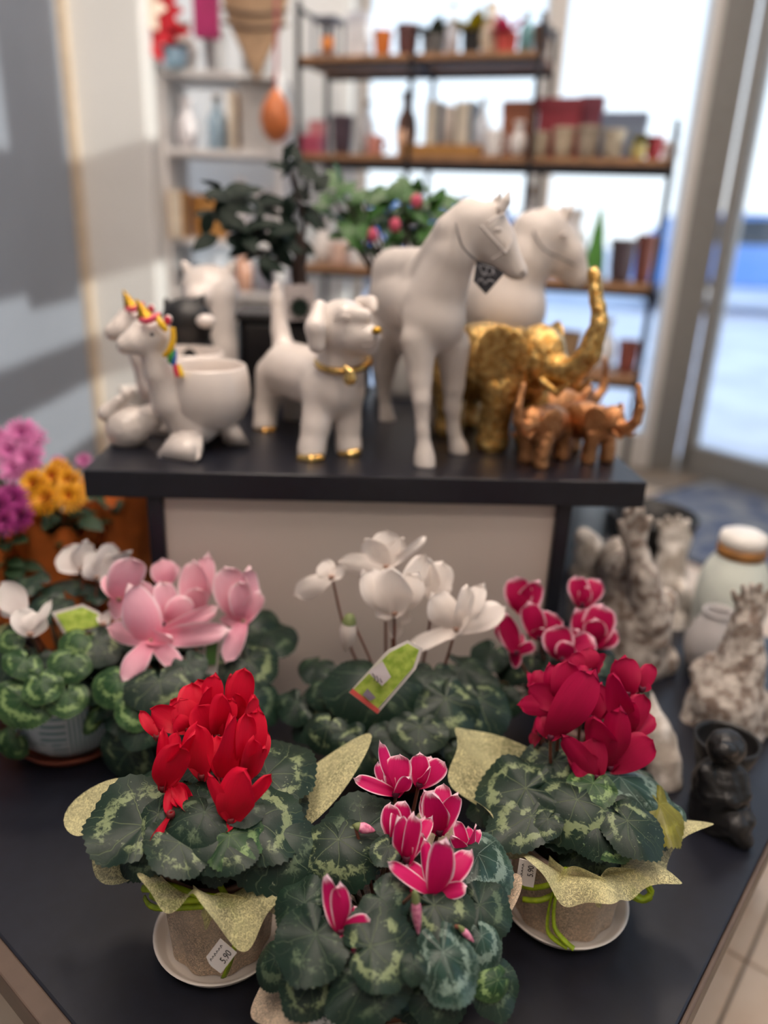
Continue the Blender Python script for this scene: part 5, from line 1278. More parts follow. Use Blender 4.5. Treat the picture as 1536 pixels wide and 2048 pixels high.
# white cyclamen in a patterned pot ---------------------------------------------
LWH = dict(crown=(-0.478,1,0.6256),leaves=[
 ((-0.3762,1.0025,0.6871),(-0.3258,1.004,0.6686),(0.3444,0.0124,0.9387),1.06,1),
 ((-0.4098,1.0306,0.7177),(-0.3687,1.0528,0.7084),(0.1638,0.1074,0.9806),1.03,0),
 ((-0.4328,1.0722,0.6952),(-0.413,1.11,0.6808),(0.1263,0.2944,0.9473),1.07,0),
 ((-0.4644,1.0798,0.6967),(-0.4585,1.1208,0.6829),(0.0368,0.3144,0.9486),1.20,0),
 ((-0.5012,1.078,0.6971),(-0.5105,1.1156,0.6843),(-0.0627,0.3078,0.9494),1.19,1),
 ((-0.5494,1.0455,0.7066),(-0.5796,1.0686,0.6965),(-0.1889,0.1758,0.9661),1.08,0),
 ((-0.5427,1.0187,0.7236),(-0.587,1.0341,0.716),(-0.1474,0.0621,0.9871),1.13,1),
 ((-0.5463,0.9922,0.7234),(-0.6001,0.9847,0.7146),(-0.1564,-0.0262,0.9873),1.09,0),
 ((-0.5648,0.9613,0.6945),(-0.6058,0.9394,0.6792),(-0.2629,-0.1713,0.9495),1.02,1),
 ((-0.5131,0.9327,0.7082),(-0.5306,0.8923,0.6963),(-0.0878,-0.2458,0.9653),1.05,1),
 ((-0.4857,0.938,0.7194),(-0.4895,0.9009,0.7116),(-0.0174,-0.2049,0.9786),1.18,0),
 ((-0.4508,0.9337,0.712),(-0.4337,0.8835,0.6988),(0.0657,-0.2337,0.9701),1.07,1),
 ((-0.4044,0.9427,0.6892),(-0.378,0.9181,0.6762),(0.2255,-0.2565,0.9399),1.19,0),
 ((-0.3957,0.9739,0.7086),(-0.3482,0.9557,0.696),(0.2187,-0.1014,0.9705),1.13,0),
 ((-0.5293,1.0653,0.7737),(-0.5622,1.0702,0.7766),(0.0621,-0.177,0.9822),1.20,0),
 ((-0.4944,1.0683,0.7634),(-0.53,1.0959,0.7728),(0.0956,-0.2074,0.9736),1.20,0),
 ((-0.4499,1.0721,0.7532),(-0.4333,1.0961,0.7525),(0.2619,-0.1538,0.9528),1.10,0),
 ((-0.5079,0.9329,0.7522),(-0.5179,0.9161,0.7425),(0.0487,-0.5202,0.8526),1.20,2),
 ((-0.4727,0.9808,0.7692),(-0.4969,1.0072,0.7838),(0.2018,-0.3263,0.9235),1.20,0),
 ((-0.4157,0.9411,0.7519),(-0.429,0.9158,0.7438),(0.1846,-0.3859,0.9039),1.20,2),
 ((-0.3944,0.9429,0.7454),(-0.3648,0.9263,0.7277),(0.2147,-0.5072,0.8347),1.10,1),
 ((-0.4186,0.9084,0.7361),(-0.4239,0.8832,0.7201),(0.1761,-0.5522,0.8149),1.30,2),
 ((-0.4771,0.8984,0.7394),(-0.4847,0.8763,0.7279),(0.1833,-0.5059,0.8429),1.40,2),
 ((-0.5065,0.8906,0.6123),(-0.5197,0.8775,0.5944),(0.0796,-0.8311,0.5504),1.30,2),
 ((-0.4165,0.8799,0.7005),(-0.4103,0.8585,0.6789),(0.204,-0.6644,0.719),1.20,2),
 ((-0.4689,0.869,0.6989),(-0.4817,0.8435,0.675),(0.1285,-0.7117,0.6906),1.50,2),
 ((-0.4483,0.8769,0.7199),(-0.4315,0.8577,0.7022),(0.127,-0.6103,0.782),1.10,2),
 ((-0.3841,0.8928,0.6606),(-0.3948,0.872,0.6421),(0.3286,-0.715,0.6171),0.50,2),
],flowers=[
 ((-0.465,1.08,0.7903),[((-0.4948,1.092,0.8194),(0.0606,-0.8695,0.4903),1.32),((-0.4558,1.092,0.8348),(0.4744,-0.7812,0.4059),1.05),((-0.5021,1.082,0.8014),(0.1796,-0.8087,0.5601),0.88),]),
 ((-0.437,1.07,0.7826),[((-0.4313,1.082,0.825),(0.3002,-0.8609,0.4107),1.28),((-0.4156,1.092,0.8316),(0.5978,-0.744,0.2984),0.72),((-0.3885,1.092,0.8192),(0.5115,-0.7667,0.388),0.59),((-0.4426,1.067,0.811),(0.4414,-0.8291,0.3432),1.56),]),
 ((-0.5114,0.9765,0.7697),[((-0.5394,0.9835,0.8114),(0.2903,-0.7851,0.5471),0.97),((-0.5338,0.9985,0.7865),(0.3819,-0.8519,0.3583),0.99),((-0.5487,0.9885,0.7713),(0.2726,-0.8436,0.4626),0.81),]),
 ((-0.4799,0.9294,0.7619),[((-0.4954,0.9364,0.7966),(0.4049,-0.7487,0.5249),1.05),((-0.4678,0.9414,0.7905),(0.4601,-0.7039,0.5412),1.22),((-0.4518,0.9464,0.8074),(0.5941,-0.6989,0.3984),0.24),]),
 ((-0.3952,0.9721,0.758),[((-0.3892,0.9841,0.7747),(0.5232,-0.7225,0.452),0.99),((-0.4015,0.9841,0.7675),(0.3397,-0.7816,0.5232),1.07),]),
],buds=[])
lx, ly = -.462, .985
def pattern_pot():
    t = NT('blue_white_glaze')
    o = t.obj()
    sp = t.n('SeparateXYZ')
    t.l(o, sp.inputs[0])
    th = t.math('ARCTAN2', sp.outputs[1], sp.outputs[0])
    bars = t.math('ABSOLUTE', t.math('SUBTRACT', t.math('FRACT', t.math('MULTIPLY', th, 84 / (2 * PI))), .5))
    rows = t.math('FRACT', t.math('MULTIPLY', sp.outputs[2], 90))
    m1 = t.math('MULTIPLY', t.ss(bars, .22, .3), t.ss(t.math('SINE', t.math('MULTIPLY', th, 5)), -.1, .1))
    m2 = t.math('MULTIPLY', t.math('MULTIPLY', t.ss(rows, .5, .6), t.ss(t.noise(38, 2, o), .45, .55)), t.math('SUBTRACT', 1, t.ss(t.math('SINE', t.math('MULTIPLY', th, 5)), -.1, .1)))
    c = t.mix(t.math('MAXIMUM', m1, m2), lin('c2cbd0'), lin('6f8f96'))
    t.l(c, t.b.inputs['Base Color'])
    t.b.inputs['Roughness'].default_value = .3
    return t.m
saucer(lx, ly, .083, .016, pm('terracotta', '8f4a34', .7, var=.2, scale=40), 'terracotta saucer under the blue patterned pot')
lwh = thing('cyclamen_plant', 'white cyclamen in a blue and white patterned round pot', 'potted plant', (lx, ly, T + .004))
lathe('pot', [(0, 0), (.055, 0), (.072, .02), (.083, .05), (.084, .075), (.078, .10), (.074, .104), (.07, .098), (.07, .085), (0, .085)], (lx, ly, T + .004), pattern_pot(), lwh, 48)
grow('leftwhite', lwh, LWH)
st = poly_sheet('label_stake', [(-0.4661,0.97,0.7744),(-0.4486,0.965,0.7401),(-0.3923,0.98,0.7482),(-0.403,0.985,0.7694),(-0.427,0.985,0.782)], .001, (0, -.8, .5), PAPER, lwh)
poly_sheet('label_print', [(-0.4591,0.968,0.7726),(-0.4443,0.963,0.7463),(-0.3976,0.978,0.7531),(-0.406,0.983,0.7679),(-0.4266,0.983,0.7782)], .0006, (0, -.8, .5), TAGG, st)

# crimson cyclamen behind ---------------------------------------------------------
MAG = dict(crown=(0.31,0.985,0.6306),leaves=[
 ((0.3763,1.0014,0.6915),(0.416,1.0135,0.6773),(0.3025,0.117,0.9459),1.00,0),
 ((0.3411,1.0176,0.7103),(0.3626,1.0457,0.7037),(0.0966,0.1583,0.9827),1.11,0),
 ((0.3071,1.0289,0.7079),(0.3052,1.0661,0.6997),(-0.009,0.2156,0.9764),1.03,1),
 ((0.2897,1.023,0.7101),(0.2717,1.065,0.7012),(-0.0624,0.1824,0.9812),1.08,1),
 ((0.2546,0.9988,0.7056),(0.2066,1.0138,0.6949),(-0.1937,0.0756,0.9781),1.04,0),
 ((0.2566,0.9755,0.7081),(0.2143,0.9661,0.6999),(-0.1789,-0.0498,0.9826),1.09,0),
 ((0.2568,0.9483,0.6894),(0.2246,0.9209,0.6739),(-0.2354,-0.2541,0.9381),1.11,0),
 ((0.309,0.9408,0.7077),(0.3081,0.8911,0.6966),(-0.0032,-0.218,0.9759),1.11,0),
 ((0.3355,0.9323,0.6883),(0.3477,0.9015,0.6756),(0.1065,-0.3435,0.9331),1.15,0),
 ((0.3517,0.9639,0.7115),(0.3942,0.9371,0.7031),(0.1294,-0.1021,0.9863),1.09,0),
 ((0.1724,1.0274,0.7061),(0.15,1.0085,0.6877),(-0.4085,-0.3404,0.8469),1.30,0),
 ((0.2125,1.0171,0.6998),(0.1884,0.9887,0.6842),(-0.3822,-0.1744,0.9075),1.20,1),
 ((0.1463,0.9965,0.6807),(0.1275,0.9737,0.6588),(-0.53,-0.3174,0.7864),1.30,0),
 ((0.1855,0.9771,0.6666),(0.1703,0.9594,0.642),(-0.5659,-0.4619,0.683),1.30,0),
 ((0.249,0.9801,0.7314),(0.2688,0.9561,0.7266),(-0.1764,-0.3294,0.9276),1.20,0),
 ((0.3102,0.9657,0.7432),(0.3283,0.9415,0.7387),(-0.1917,-0.3138,0.9299),1.20,0),
],flowers=[
 ((0.2048,0.99,0.7952),[((0.191,1.002,0.8463),(-0.4203,-0.8081,0.4126),0.87),((0.2244,0.997,0.8438),(-0.2264,-0.8842,0.4086),0.82),((0.2101,1.012,0.8341),(-0.3495,-0.8264,0.4416),0.48),((0.2231,1.03,0.8277),(-0.154,-0.8339,0.53),0.69),((0.1975,1.022,0.8241),(-0.3176,-0.8656,0.3871),0.86),]),
 ((0.2259,0.96,0.7728),[((0.2066,0.972,0.8213),(-0.3428,-0.8129,0.4708),0.80),((0.2463,0.967,0.8095),(-0.0596,-0.9142,0.4008),1.17),((0.2292,0.957,0.7912),(-0.0782,-0.8127,0.5774),1.69),((0.2445,1,0.7818),(0.0464,-0.8049,0.5917),0.94),((0.2411,0.992,0.7873),(0.0275,-0.8188,0.5735),1.10),]),
 ((0.1922,0.94,0.7597),[((0.1699,0.952,0.8139),(-0.2004,-0.8125,0.5474),0.59),((0.1602,0.952,0.794),(-0.1799,-0.8043,0.5663),0.44),((0.2185,0.942,0.773),(0.1425,-0.8728,0.4667),0.71),((0.1901,0.947,0.7319),(-0.354,-0.8105,0.4667),0.98),((0.1962,0.98,0.769),(-0.0901,-0.8048,0.5866),0.63),((0.1986,0.972,0.7724),(-0.265,-0.8097,0.5236),0.75),]),
 ((0.2947,1.01,0.8023),[((0.283,1.022,0.8427),(-0.3936,-0.8471,0.357),0.84),((0.3166,1.022,0.8393),(-0.1823,-0.9205,0.3456),0.91),((0.2973,1.012,0.8316),(-0.3265,-0.8364,0.4403),0.87),((0.3149,1.05,0.8203),(-0.3181,-0.8869,0.335),0.72),((0.2925,1.042,0.8146),(-0.3032,-0.7764,0.5524),1.01),]),
 ((0.3088,0.97,0.7609),[((0.2786,0.982,0.8096),(-0.5468,-0.7694,0.3304),0.80),((0.3157,0.982,0.818),(-0.3741,-0.7827,0.4975),0.92),((0.3387,0.977,0.7819),(0.1508,-0.8431,0.5161),1.16),((0.3009,0.962,0.805),(-0.1159,-0.8537,0.5077),0.86),((0.3268,1.01,0.7852),(0.0488,-0.8385,0.5426),0.97),((0.3337,1.002,0.7881),(-0.0873,-0.8938,0.44),0.99),]),
 ((0.2565,0.94,0.7529),[((0.2448,0.952,0.798),(-0.3592,-0.7488,0.557),1.10),((0.2785,0.957,0.7903),(-0.2601,-0.8105,0.5248),1.06),((0.3018,0.952,0.7811),(-0.0777,-0.8167,0.5719),0.77),((0.2638,0.937,0.7814),(-0.02,-0.8941,0.4474),1.18),((0.2817,0.98,0.7715),(0.0546,-0.8546,0.5164),0.96),((0.2924,0.972,0.7739),(-0.0818,-0.7912,0.6061),0.93),]),
],buds=[])
mx_, my_ = .305, .985
mag = thing('cyclamen_plant', 'crimson frilled cyclamen with white rims beside the stone statues', 'potted plant', (mx_, my_, T))
plain_pot(mag, (mx_, my_), .05, .064, .095, pm('pinkish_pot', 'c9a79c', .5, var=.15))
grow('magenta', mag, MAG)

# ------------------------------------------------------------------ chrysanthemums
def mum_mesh(seed, layers, n0):
    rn = random.Random(seed)
    vs, fs, uv = [], [], []
    for L in range(layers):
        n = n0 - L * 3
        for i in range(n):
            a = 2 * PI * i / n + L * .4 + rn.uniform(-.1, .1)
            el = .15 + L * (1.15 / layers) + rn.uniform(-.1, .1)
            ln = 1 - L * .11
            w = .13
            d = Vector((math.cos(a) * math.cos(el), math.sin(a) * math.cos(el), math.sin(el)))
            sd = Vector((-math.sin(a), math.cos(a), 0))
            o = len(vs)
            for t, ww, up in ((.08, .35, 0), (.5, 1, .04), (.85, .9, .02), (1, .3, -.03)):
                for sgn in (-1, 1):
                    vs.append(d * ln * t + sd * sgn * w * ww * .6 + Vector((0, 0, up)))
                    uv.append((.5 + sgn * .5, t))
            for k in range(3):
                fs.append((o + 2 * k, o + 2 * k + 1, o + 2 * k + 3, o + 2 * k + 2))
    return mesh('flower_head', vs, fs, uv)
MUM = [mum_mesh(1, 4, 20), mum_mesh(2, 3, 17)]
def mum_mat(name, inner, outer):
    t = NT(name)
    uv = t.n('UVMap').outputs[0]
    sp = t.n('SeparateXYZ')
    t.l(uv, sp.inputs[0])
    t.l(t.mix(t.ss(sp.outputs[1], .15, .8), lin(inner), lin(outer)), t.b.inputs['Base Color'])
    t.b.inputs['Roughness'].default_value = .6
    return t.m
MUMM = {'pink': mum_mat('mum_pink', 'a8488a', 'd47ab4'), 'orange': mum_mat('mum_orange', 'a83a10', 'e0a018'), 'purple': mum_mat('mum_purple', '5a0a44', '9a2a78')}
MUME = {}
for k, m in MUMM.items():
    for i, b in enumerate(MUM):
        me = b.copy()
        me.materials.append(m)
        MUME[k, i] = me
SLEAF = bpy.data.meshes.new('small_leaf')
def small_leaf(name, mat, w=.42, fold=.1):
    vs, fs = [], []
    N = 8
    for j in range(N + 1):
        s = j / N
        ww = w * math.sin(PI * min(.999, s ** .85)) ** .8 * .5 + .004
        z = -.25 * s * s + .08 * s
        vs += [(s, -ww, z + fold * ww), (s, 0, z), (s, ww, z + fold * ww)]
    for j in range(N):
        for i in range(2):
            fs.append((j * 3 + i, j * 3 + i + 1, j * 3 + 4 + i, j * 3 + 3 + i))
    me = mesh(name, vs, fs)
    me.materials.append(mat)
    return me
MUMLEAF = small_leaf('leaf', pm('mum_leaf_green', '2c4a2c', .6, var=.3, scale=60), .55)
OPAPER = pm('orange_paper_wrap', 'e07832', .6, var=.25, scale=20, bump=.4, bscale=60)
def mum(loc, heads, kind, label, wr, seed, toploc):
    rn = random.Random(seed)
    root = thing('chrysanthemum_plant', label, 'potted plant', loc)
    x, y, z = loc
    plain_pot(root, (x, y), .045, .06, .11, pm('brown_nursery_pot', '4a3026', .6), z)
    paths = []
    for (p, r) in heads:
        p = Vector(p)
        n = Vector((rn.uniform(-.3, .3), -.75, .55)).normalized()
        q = n.to_track_quat('Z', 'Y').to_matrix().to_4x4()
        obj('flower_head', MUME[kind, rn.randrange(2)], None, root, Matrix.Translation(p) @ q @ Matrix.Scale(r, 4))
        paths.append([Vector((x, y, z + .1)), Vector(((x + p.x) / 2, (y + p.y) / 2 + .01, (z + p.z) / 2 + .04)), p])
    s = tubes('stems', paths, .002, pm('mum_stem', '4a5a34', .6), root, 5)
    tl = Vector(toploc)
    for i in range(46):
        a = rn.uniform(0, 2 * PI)
        t = rn.uniform(.15, .95)
        c = Vector((x, y, z + .12)).lerp(tl, t)
        d = Vector((math.cos(a), math.sin(a), rn.uniform(-.1, .5))).normalized()
        mw = Matrix.Translation(c + d * rn.uniform(.01, .05)) @ frame3(d, (0, -.4, 1)).to_4x4() @ Matrix.Scale(rn.uniform(.035, .055), 4)
        obj('leaf', MUMLEAF, None, root, mw)
    if wr:
        wm = wrap_mesh(.048, .066, .235, .14, [(rn.uniform(0, 6), .05, .02, .5), (rn.uniform(0, 6), .06, .05, .5), (4.8, .04, .05, .4)], seed, .03)
        obj('paper_wrap', wm, OPAPER, root, Matrix.Translation((x, y, z + .001)))
    return root
def heads(lst):
    return lst
mum((-.70, 1.33, T), [((-0.6555,1.34,0.9265), .034), ((-0.6395,1.36,0.9076), .028), ((-0.6723,1.32,0.8989), .03), ((-0.6333,1.31,0.8897), .034), ((-0.6575,1.3,0.8731), .03), ((-0.7138,1.34,0.8959), .032), ((-0.7137,1.38,0.9036), .026), ((-0.6147,1.5,0.8305), .018), ((-0.6693,1.5,0.8249), .016)], 'pink', 'light purple-pink chrysanthemum taller than its orange neighbour', True, 2, (-0.6716,1.36,0.8338))
mum((-.60, 1.28, T), [((-0.5963,1.24,0.8682), .03), ((-0.5785,1.27,0.8725), .028), ((-0.5445,1.26,0.8683), .028), ((-0.5687,1.22,0.8494), .03), ((-0.5344,1.23,0.8519), .03), ((-0.5863,1.22,0.8442), .026), ((-0.579,1.3,0.8766), .024), ((-0.5418,1.28,0.843), .024)], 'orange', 'orange and yellow chrysanthemum in orange paper by the riser corner', True, 4, (-0.571,1.27,0.8219))
mum((-.70, 1.17, T), [((-0.618,1.2,0.8545), .03), ((-0.63,1.18,0.8481), .03), ((-0.5901,1.17,0.8361), .027), ((-0.6148,1.16,0.8302), .026), ((-0.6556,1.2,0.8528), .03)], 'purple', 'dark purple chrysanthemum below the pink one', True, 6, (-0.6293,1.2,0.8001))
w2 = thing('chrysanthemum_plant', 'leafy chrysanthemum in crumpled orange paper behind the riser leg', 'potted plant', (-.50, 1.37, T))
plain_pot(w2, (-.50, 1.37), .05, .065, .12, pm('brown_nursery_pot', '4a3026', .6))
obj('paper_wrap', wrap_mesh(.055, .072, .265, .16, [(5.6, .05, .03, .6), (3.6, .04, .02, .5), (1.6, .04, .03, .6)], 12, .04), OPAPER, w2, Matrix.Translation((-.50, 1.37, T + .001)))
rn = random.Random(8)
for i in range(26):
    a = rn.uniform(0, 2 * PI)
    d = Vector((math.cos(a), math.sin(a), rn.uniform(.1, .6))).normalized()
    obj('leaf', MUMLEAF, None, w2, Matrix.Translation(Vector((-.50, 1.37, T + .15 + rn.uniform(0, .1))) + d * .02) @ frame3(d, (0, -.4, 1)).to_4x4() @ Matrix.Scale(rn.uniform(.05, .07), 4))

# ------------------------------------------------------------------ figures on the riser
# unicorn planters
def bulge_bowl(r, h):
    out = [(0, 0), (r * .45, 0), (r * .78, h * .14), (r * .96, h * .38), (r, h * .58), (r * .97, h * .8), (r * .91, h * .97), (r * .885, h)]
    return out + [(r * .85, h * .98), (r * .9, h * .75), (r * .9, h * .5), (r * .6, h * .2), (0, h * .15)]
uni = thing('unicorn_planter', 'white ceramic unicorn planter, the one at the edge of the riser', 'planter', (-0.3013,1.1993,0.955), 'ceramic unicorn planters')
ub = Vector((-0.2905,1.225,0.9651))
lathe('bowl', bulge_bowl(.068, .102), (ub.x, ub.y, ZR + .032), WHITE_CER, uni, 48)
blob('head', [('c',(-0.3147,1.215,1.0084),(-0.3399,1.195,1.0363),0.0499,0.0330),('c',(-0.3399,1.195,1.0363),(-0.3539,1.18,1.0818),0.0330,0.0222),('c',(-0.3539,1.18,1.0818),(-0.3605,1.178,1.1236),0.0222,0.0219), ('c',(-0.358,1.18,1.1368),(-0.3825,1.165,1.1291),0.0272,0.0194),('c',(-0.3825,1.165,1.1291),(-0.3947,1.16,1.1249),0.0194,0.0149), ('e',(-0.3638,1.18,1.1396),(0.0317,0.0271,0.0271))], WHITE_CER, uni, .003, 5)
def flipper(pts_top, pts_bot):
    top, bot = [Vector(p) for p in pts_top], [Vector(p) for p in pts_bot]
    bm = bmesh.new()
    a = [bm.verts.new(p) for p in top]
    b = [bm.verts.new((p.x, p.y, ZR)) for p in bot]
    bm.faces.new(a)
    bm.faces.new(b[::-1])
    for k in range(4):
        bm.faces.new((a[k], b[k], b[(k + 1) % 4], a[(k + 1) % 4]))
    bmesh.ops.recalc_face_normals(bm, faces=bm.faces)
    bmesh.ops.bevel(bm, geom=list(bm.edges), offset=.006, segments=3, affect='EDGES')
    return obj('foot', frommb('foot', bm), WHITE_CER, uni)
flipper([(-0.3276,1.16,0.9911),(-0.2871,1.16,0.9928),(-0.2964,1.2,0.9965),(-0.338,1.2,0.9947)], [(-0.363,1.1456,0.955), (-0.284,1.1204,0.955), (-0.2902,1.1867,0.955), (-0.3634,1.2192,0.955)])
flipper([(-0.2669,1.19,1.0004),(-0.2434,1.2,1.0029),(-0.2512,1.24,1.0051),(-0.2777,1.24,0.9997)], [(-0.2678,1.225,0.955), (-0.2205,1.2233,0.955), (-0.2525,1.3065,0.955), (-0.2891,1.2939,0.955)])
flipper([(-0.3142,1.26,0.9889),(-0.2805,1.26,0.9921),(-0.287,1.29,0.9914),(-0.3212,1.29,0.9899)], [(-0.3226,1.2819,0.955), (-0.2794,1.2888,0.955), (-0.2975,1.3545,0.955), (-0.3322,1.3486,0.955)])
hb, ht = Vector((-0.3667,1.175,1.1629)), Vector((-0.3778,1.172,1.1916))
hz_ = (ht - hb)
hl = hz_.length
lathe('horn', [(0, -.004), (.0125, -.002)] + [(.0125 * (1 - i / 18) + (.0008 if i % 3 else -.0004), hl * i / 18) for i in range(18)] + [(0, hl)], hb, GOLDP, uni, 20, hz_.to_track_quat('Z', 'Y').to_matrix())
ear = blob('ear', [('c',(-0.3458,1.185,1.1493),(-0.3353,1.18,1.1629),0.0091,0.0067)], WHITE_CER, uni, .0018, 3)
blob('inner_ear', [('e',(-0.3339,1.172,1.1617),(0.0060,0.0030,0.0074))], pm('ear_pink', 'c22a4c', .4), ear, .0012, 2)
for nm, cl, pth in (('headband', 'd64a62', [(-0.368,1.155,1.163),(-0.356,1.147,1.1631),(-0.3462,1.152,1.1686),(-0.3424,1.16,1.1721)]), ('mane_lock', 'e8b818', [(-0.3441,1.155,1.1698),(-0.3375,1.15,1.1592),(-0.3298,1.152,1.1492)]), ('mane_lock', 'dcaa1a', [(-0.3237,1.16,1.1534),(-0.3234,1.158,1.1355),(-0.3295,1.155,1.1195),(-0.3374,1.155,1.1118)]),
                    ('mane_lock', '3f9a3a', [(-0.3254,1.16,1.1241),(-0.3272,1.156,1.1121),(-0.3293,1.156,1.1016)]), ('mane_lock', '2a5ab0', [(-0.3239,1.162,1.1202),(-0.3242,1.158,1.1089),(-0.325,1.156,1.0988)]), ('mane_lock', 'd0364e', [(-0.323,1.16,1.0997),(-0.3208,1.158,1.0896),(-0.3185,1.156,1.081)]), ('mane_lock', 'e8c020', [(-0.3191,1.162,1.098),(-0.3161,1.16,1.0879),(-0.313,1.158,1.0809)])):
    tube(nm, pth, [.004, .0052, .0035], pm(nm + cl, cl, .35, var=.05), uni, 8)
blob('eye', [('e',(-0.3495,1.143,1.1445),(0.0037,0.0022,0.0029))], pm('eye_dark', '23232b', .3), uni, .0008, 2)
uni2 = copy_tree(uni)
uni2.location = Vector(uni.location) + Vector((-.062, .126, 0))
uni2['label'] = 'white ceramic unicorn planter standing behind the other unicorn'

# round bunny
bun = thing('bunny_figure', 'small round white speckled bunny figure beside the unicorn', 'figurine', (-0.4197,1.2105,0.955))
blob('body', [('e',(-0.4188,1.215,0.9857),(0.0373,0.0357,0.0340)), ('e',(-0.3838,1.215,0.9988),(0.0210,0.0210,0.0242)), ('e',(-0.4271,1.215,0.9618),(0.0245,0.0245,0.0114))], WHITE_CER, bun, .003, 5, ZR, .0012, 150)
blob('ear', [('c',(-0.4372,1.21,0.9977),(-0.4482,1.205,1.0083),0.0121,0.0136),('c',(-0.4482,1.205,1.0083),(-0.4264,1.205,1.0303),0.0136,0.0087)], WHITE_CER, bun, .0025, 4)
blob('ear', [('c',(-0.4322,1.21,1.0192),(-0.4179,1.21,1.0376),0.0096,0.0087),('c',(-0.4179,1.21,1.0376),(-0.4111,1.215,1.0433),0.0087,0.0072)], WHITE_CER, bun, .0025, 4)
gb = thing('gift_box', 'small plain white box with lid behind the bunny figure', 'box', (-0.441,1.3665,0.955))
gx, gy, gz = (-0.4421,1.3552,0.955)
box('body', (gx, gy, gz + .027), (.06, .05, .054), pm('white_card', 'f2ede6', .5, var=.02), gb, .5, .002)
box('lid', (gx, gy, gz + .058), (.064, .054, .012), pm('white_card', 'f2ede6', .5), gb, .5, .002)

# black and white pet figure and big white head planter behind the unicorns
blk = thing('cat_figure', 'black cat figure with a white muzzle behind the unicorns', 'figurine', (-0.3995,1.5485,0.955))
blob('body', [('c',(-0.3675,1.45,1.0167),(-0.3742,1.45,1.0726),0.0491,0.0448), ('e',(-0.3735,1.44,1.1286),(0.0475,0.0438,0.0402)), ('c',(-0.3687,1.45,0.9927),(-0.3693,1.45,0.9782),0.0523,0.0525)], BLACKC, blk, .005, 5, ZR)
blob('muzzle', [('e',(-0.3315,1.405,1.1328),(0.0178,0.0196,0.0125))], WHITE_CER, blk, .003, 3)
for ex in (0, 1):
    blob('ear', [(('c',(-0.406,1.44,1.1521),(-0.4125,1.44,1.1642),0.0118,0.0036))] if ex == 0 else [(('c',(-0.351,1.44,1.1605),(-0.3415,1.44,1.1723),0.0118,0.0036))], BLACKC, blk, .003, 2)
whd = thing('animal_planter', 'large white ceramic round-headed animal planter beside the black pot', 'planter', (-0.3606,1.6039,0.955))
blob('body', [('c',(-0.3456,1.53,1.0612),(-0.3471,1.52,0.9636),0.0433,0.0460), ('e',(-0.3554,1.55,1.173),(0.0562,0.0504,0.0485)), ('c',(-0.349,1.54,1.1555),(-0.3456,1.53,1.0612),0.0435,0.0413), ('e',(-0.3681,1.5,1.1631),(0.0264,0.0245,0.0207))], WHITE_CER, whd, .005, 6, ZR)
blob('ear', [('c',(-0.3952,1.56,1.2033),(-0.4061,1.56,1.2186),0.0136,0.0077)], WHITE_CER, whd, .003, 2)
blob('ear', [('c',(-0.3224,1.56,1.2063),(-0.3113,1.56,1.2206),0.0136,0.0077)], WHITE_CER, whd, .003, 2)

# dog
dog = thing('dog_figure', 'white ceramic dog figure with gold collar, nose and paws', 'figurine', (-0.1126,1.258,0.955))
blob('body', [('c',(-0.1096,1.215,1.0498),(-0.1142,1.2,1.0044),0.0286,0.0231),('c',(-0.1142,1.2,1.0044),(-0.1193,1.19,0.9699),0.0231,0.0216),('c',(-0.1193,1.19,0.9699),(-0.1203,1.185,0.9572),0.0216,0.0216), ('c',(-0.068,1.225,1.0494),(-0.0653,1.225,1.0002),0.0273,0.0211),('c',(-0.0653,1.225,1.0002),(-0.0627,1.222,0.9674),0.0211,0.0205),('c',(-0.0627,1.222,0.9674),(-0.0616,1.22,0.9578),0.0205,0.0205),
              ('e',(-0.0907,1.225,1.0606),(0.0527,0.0463,0.0479)), ('c',(-0.0943,1.24,1.0655),(-0.176,1.36,1.0602),0.0500,0.0493), ('c',(-0.2041,1.37,1.0483),(-0.2202,1.365,0.9899),0.0356,0.0207),('c',(-0.2202,1.365,0.9899),(-0.2208,1.355,0.9619),0.0207,0.0198),('c',(-0.2208,1.355,0.9619),(-0.2222,1.352,0.9571),0.0198,0.0198), ('c',(-0.1688,1.41,1.0145),(-0.1807,1.43,0.9572),0.0313,0.0180),
              ('c',(-0.1857,1.38,1.0784),(-0.1988,1.4,1.1232),0.0231,0.0151),('c',(-0.1988,1.4,1.1232),(-0.2051,1.41,1.1738),0.0151,0.0124),('c',(-0.2051,1.41,1.1738),(-0.2058,1.41,1.1976),0.0124,0.0079), ('c',(-0.0789,1.22,1.09),(-0.0728,1.21,1.1308),0.0410,0.0356), ('e',(-0.0743,1.2,1.1586),(0.0457,0.0396,0.0426)), ('c',(-0.0533,1.18,1.1525),(-0.0303,1.165,1.1526),0.0315,0.0163), ('e',(-0.0356,1.18,1.1369),(0.0181,0.0196,0.0166)), ('c',(-0.0699,1.17,1.1823),(-0.0401,1.165,1.1812),0.0162,0.0118)], WHITE_CER, dog, .0035, 5, ZR)
blob('ear', [('c',(-0.1083,1.185,1.1884),(-0.1121,1.165,1.1616),0.0119,0.0163),('c',(-0.1121,1.165,1.1616),(-0.1104,1.165,1.1361),0.0163,0.0134)], WHITE_CER, dog, .0025, 4)
blob('ear', [('c',(-0.0499,1.21,1.1949),(-0.0329,1.2,1.198),0.0106,0.0090),('c',(-0.0329,1.2,1.198),(-0.0278,1.19,1.1891),0.0090,0.0067)], WHITE_CER, dog, .0025, 4)
cm = Matrix.Translation((-0.0734,1.215,1.1053)) @ Euler((.22, -.05, 0)).to_matrix().to_4x4()
col_ = obj('collar', torus_mesh(.041, .0055, 40, 10), GOLD, dog, cm)
cm2 = blob('bell', [('e',(-0.0594,1.155,1.0892),(0.0105,0.0075,0.0105)), ('c',(-0.0675,1.158,1.1056),(-0.0582,1.155,1.0991),0.0045,0.0060)], GOLD, col_, .0016, 2)
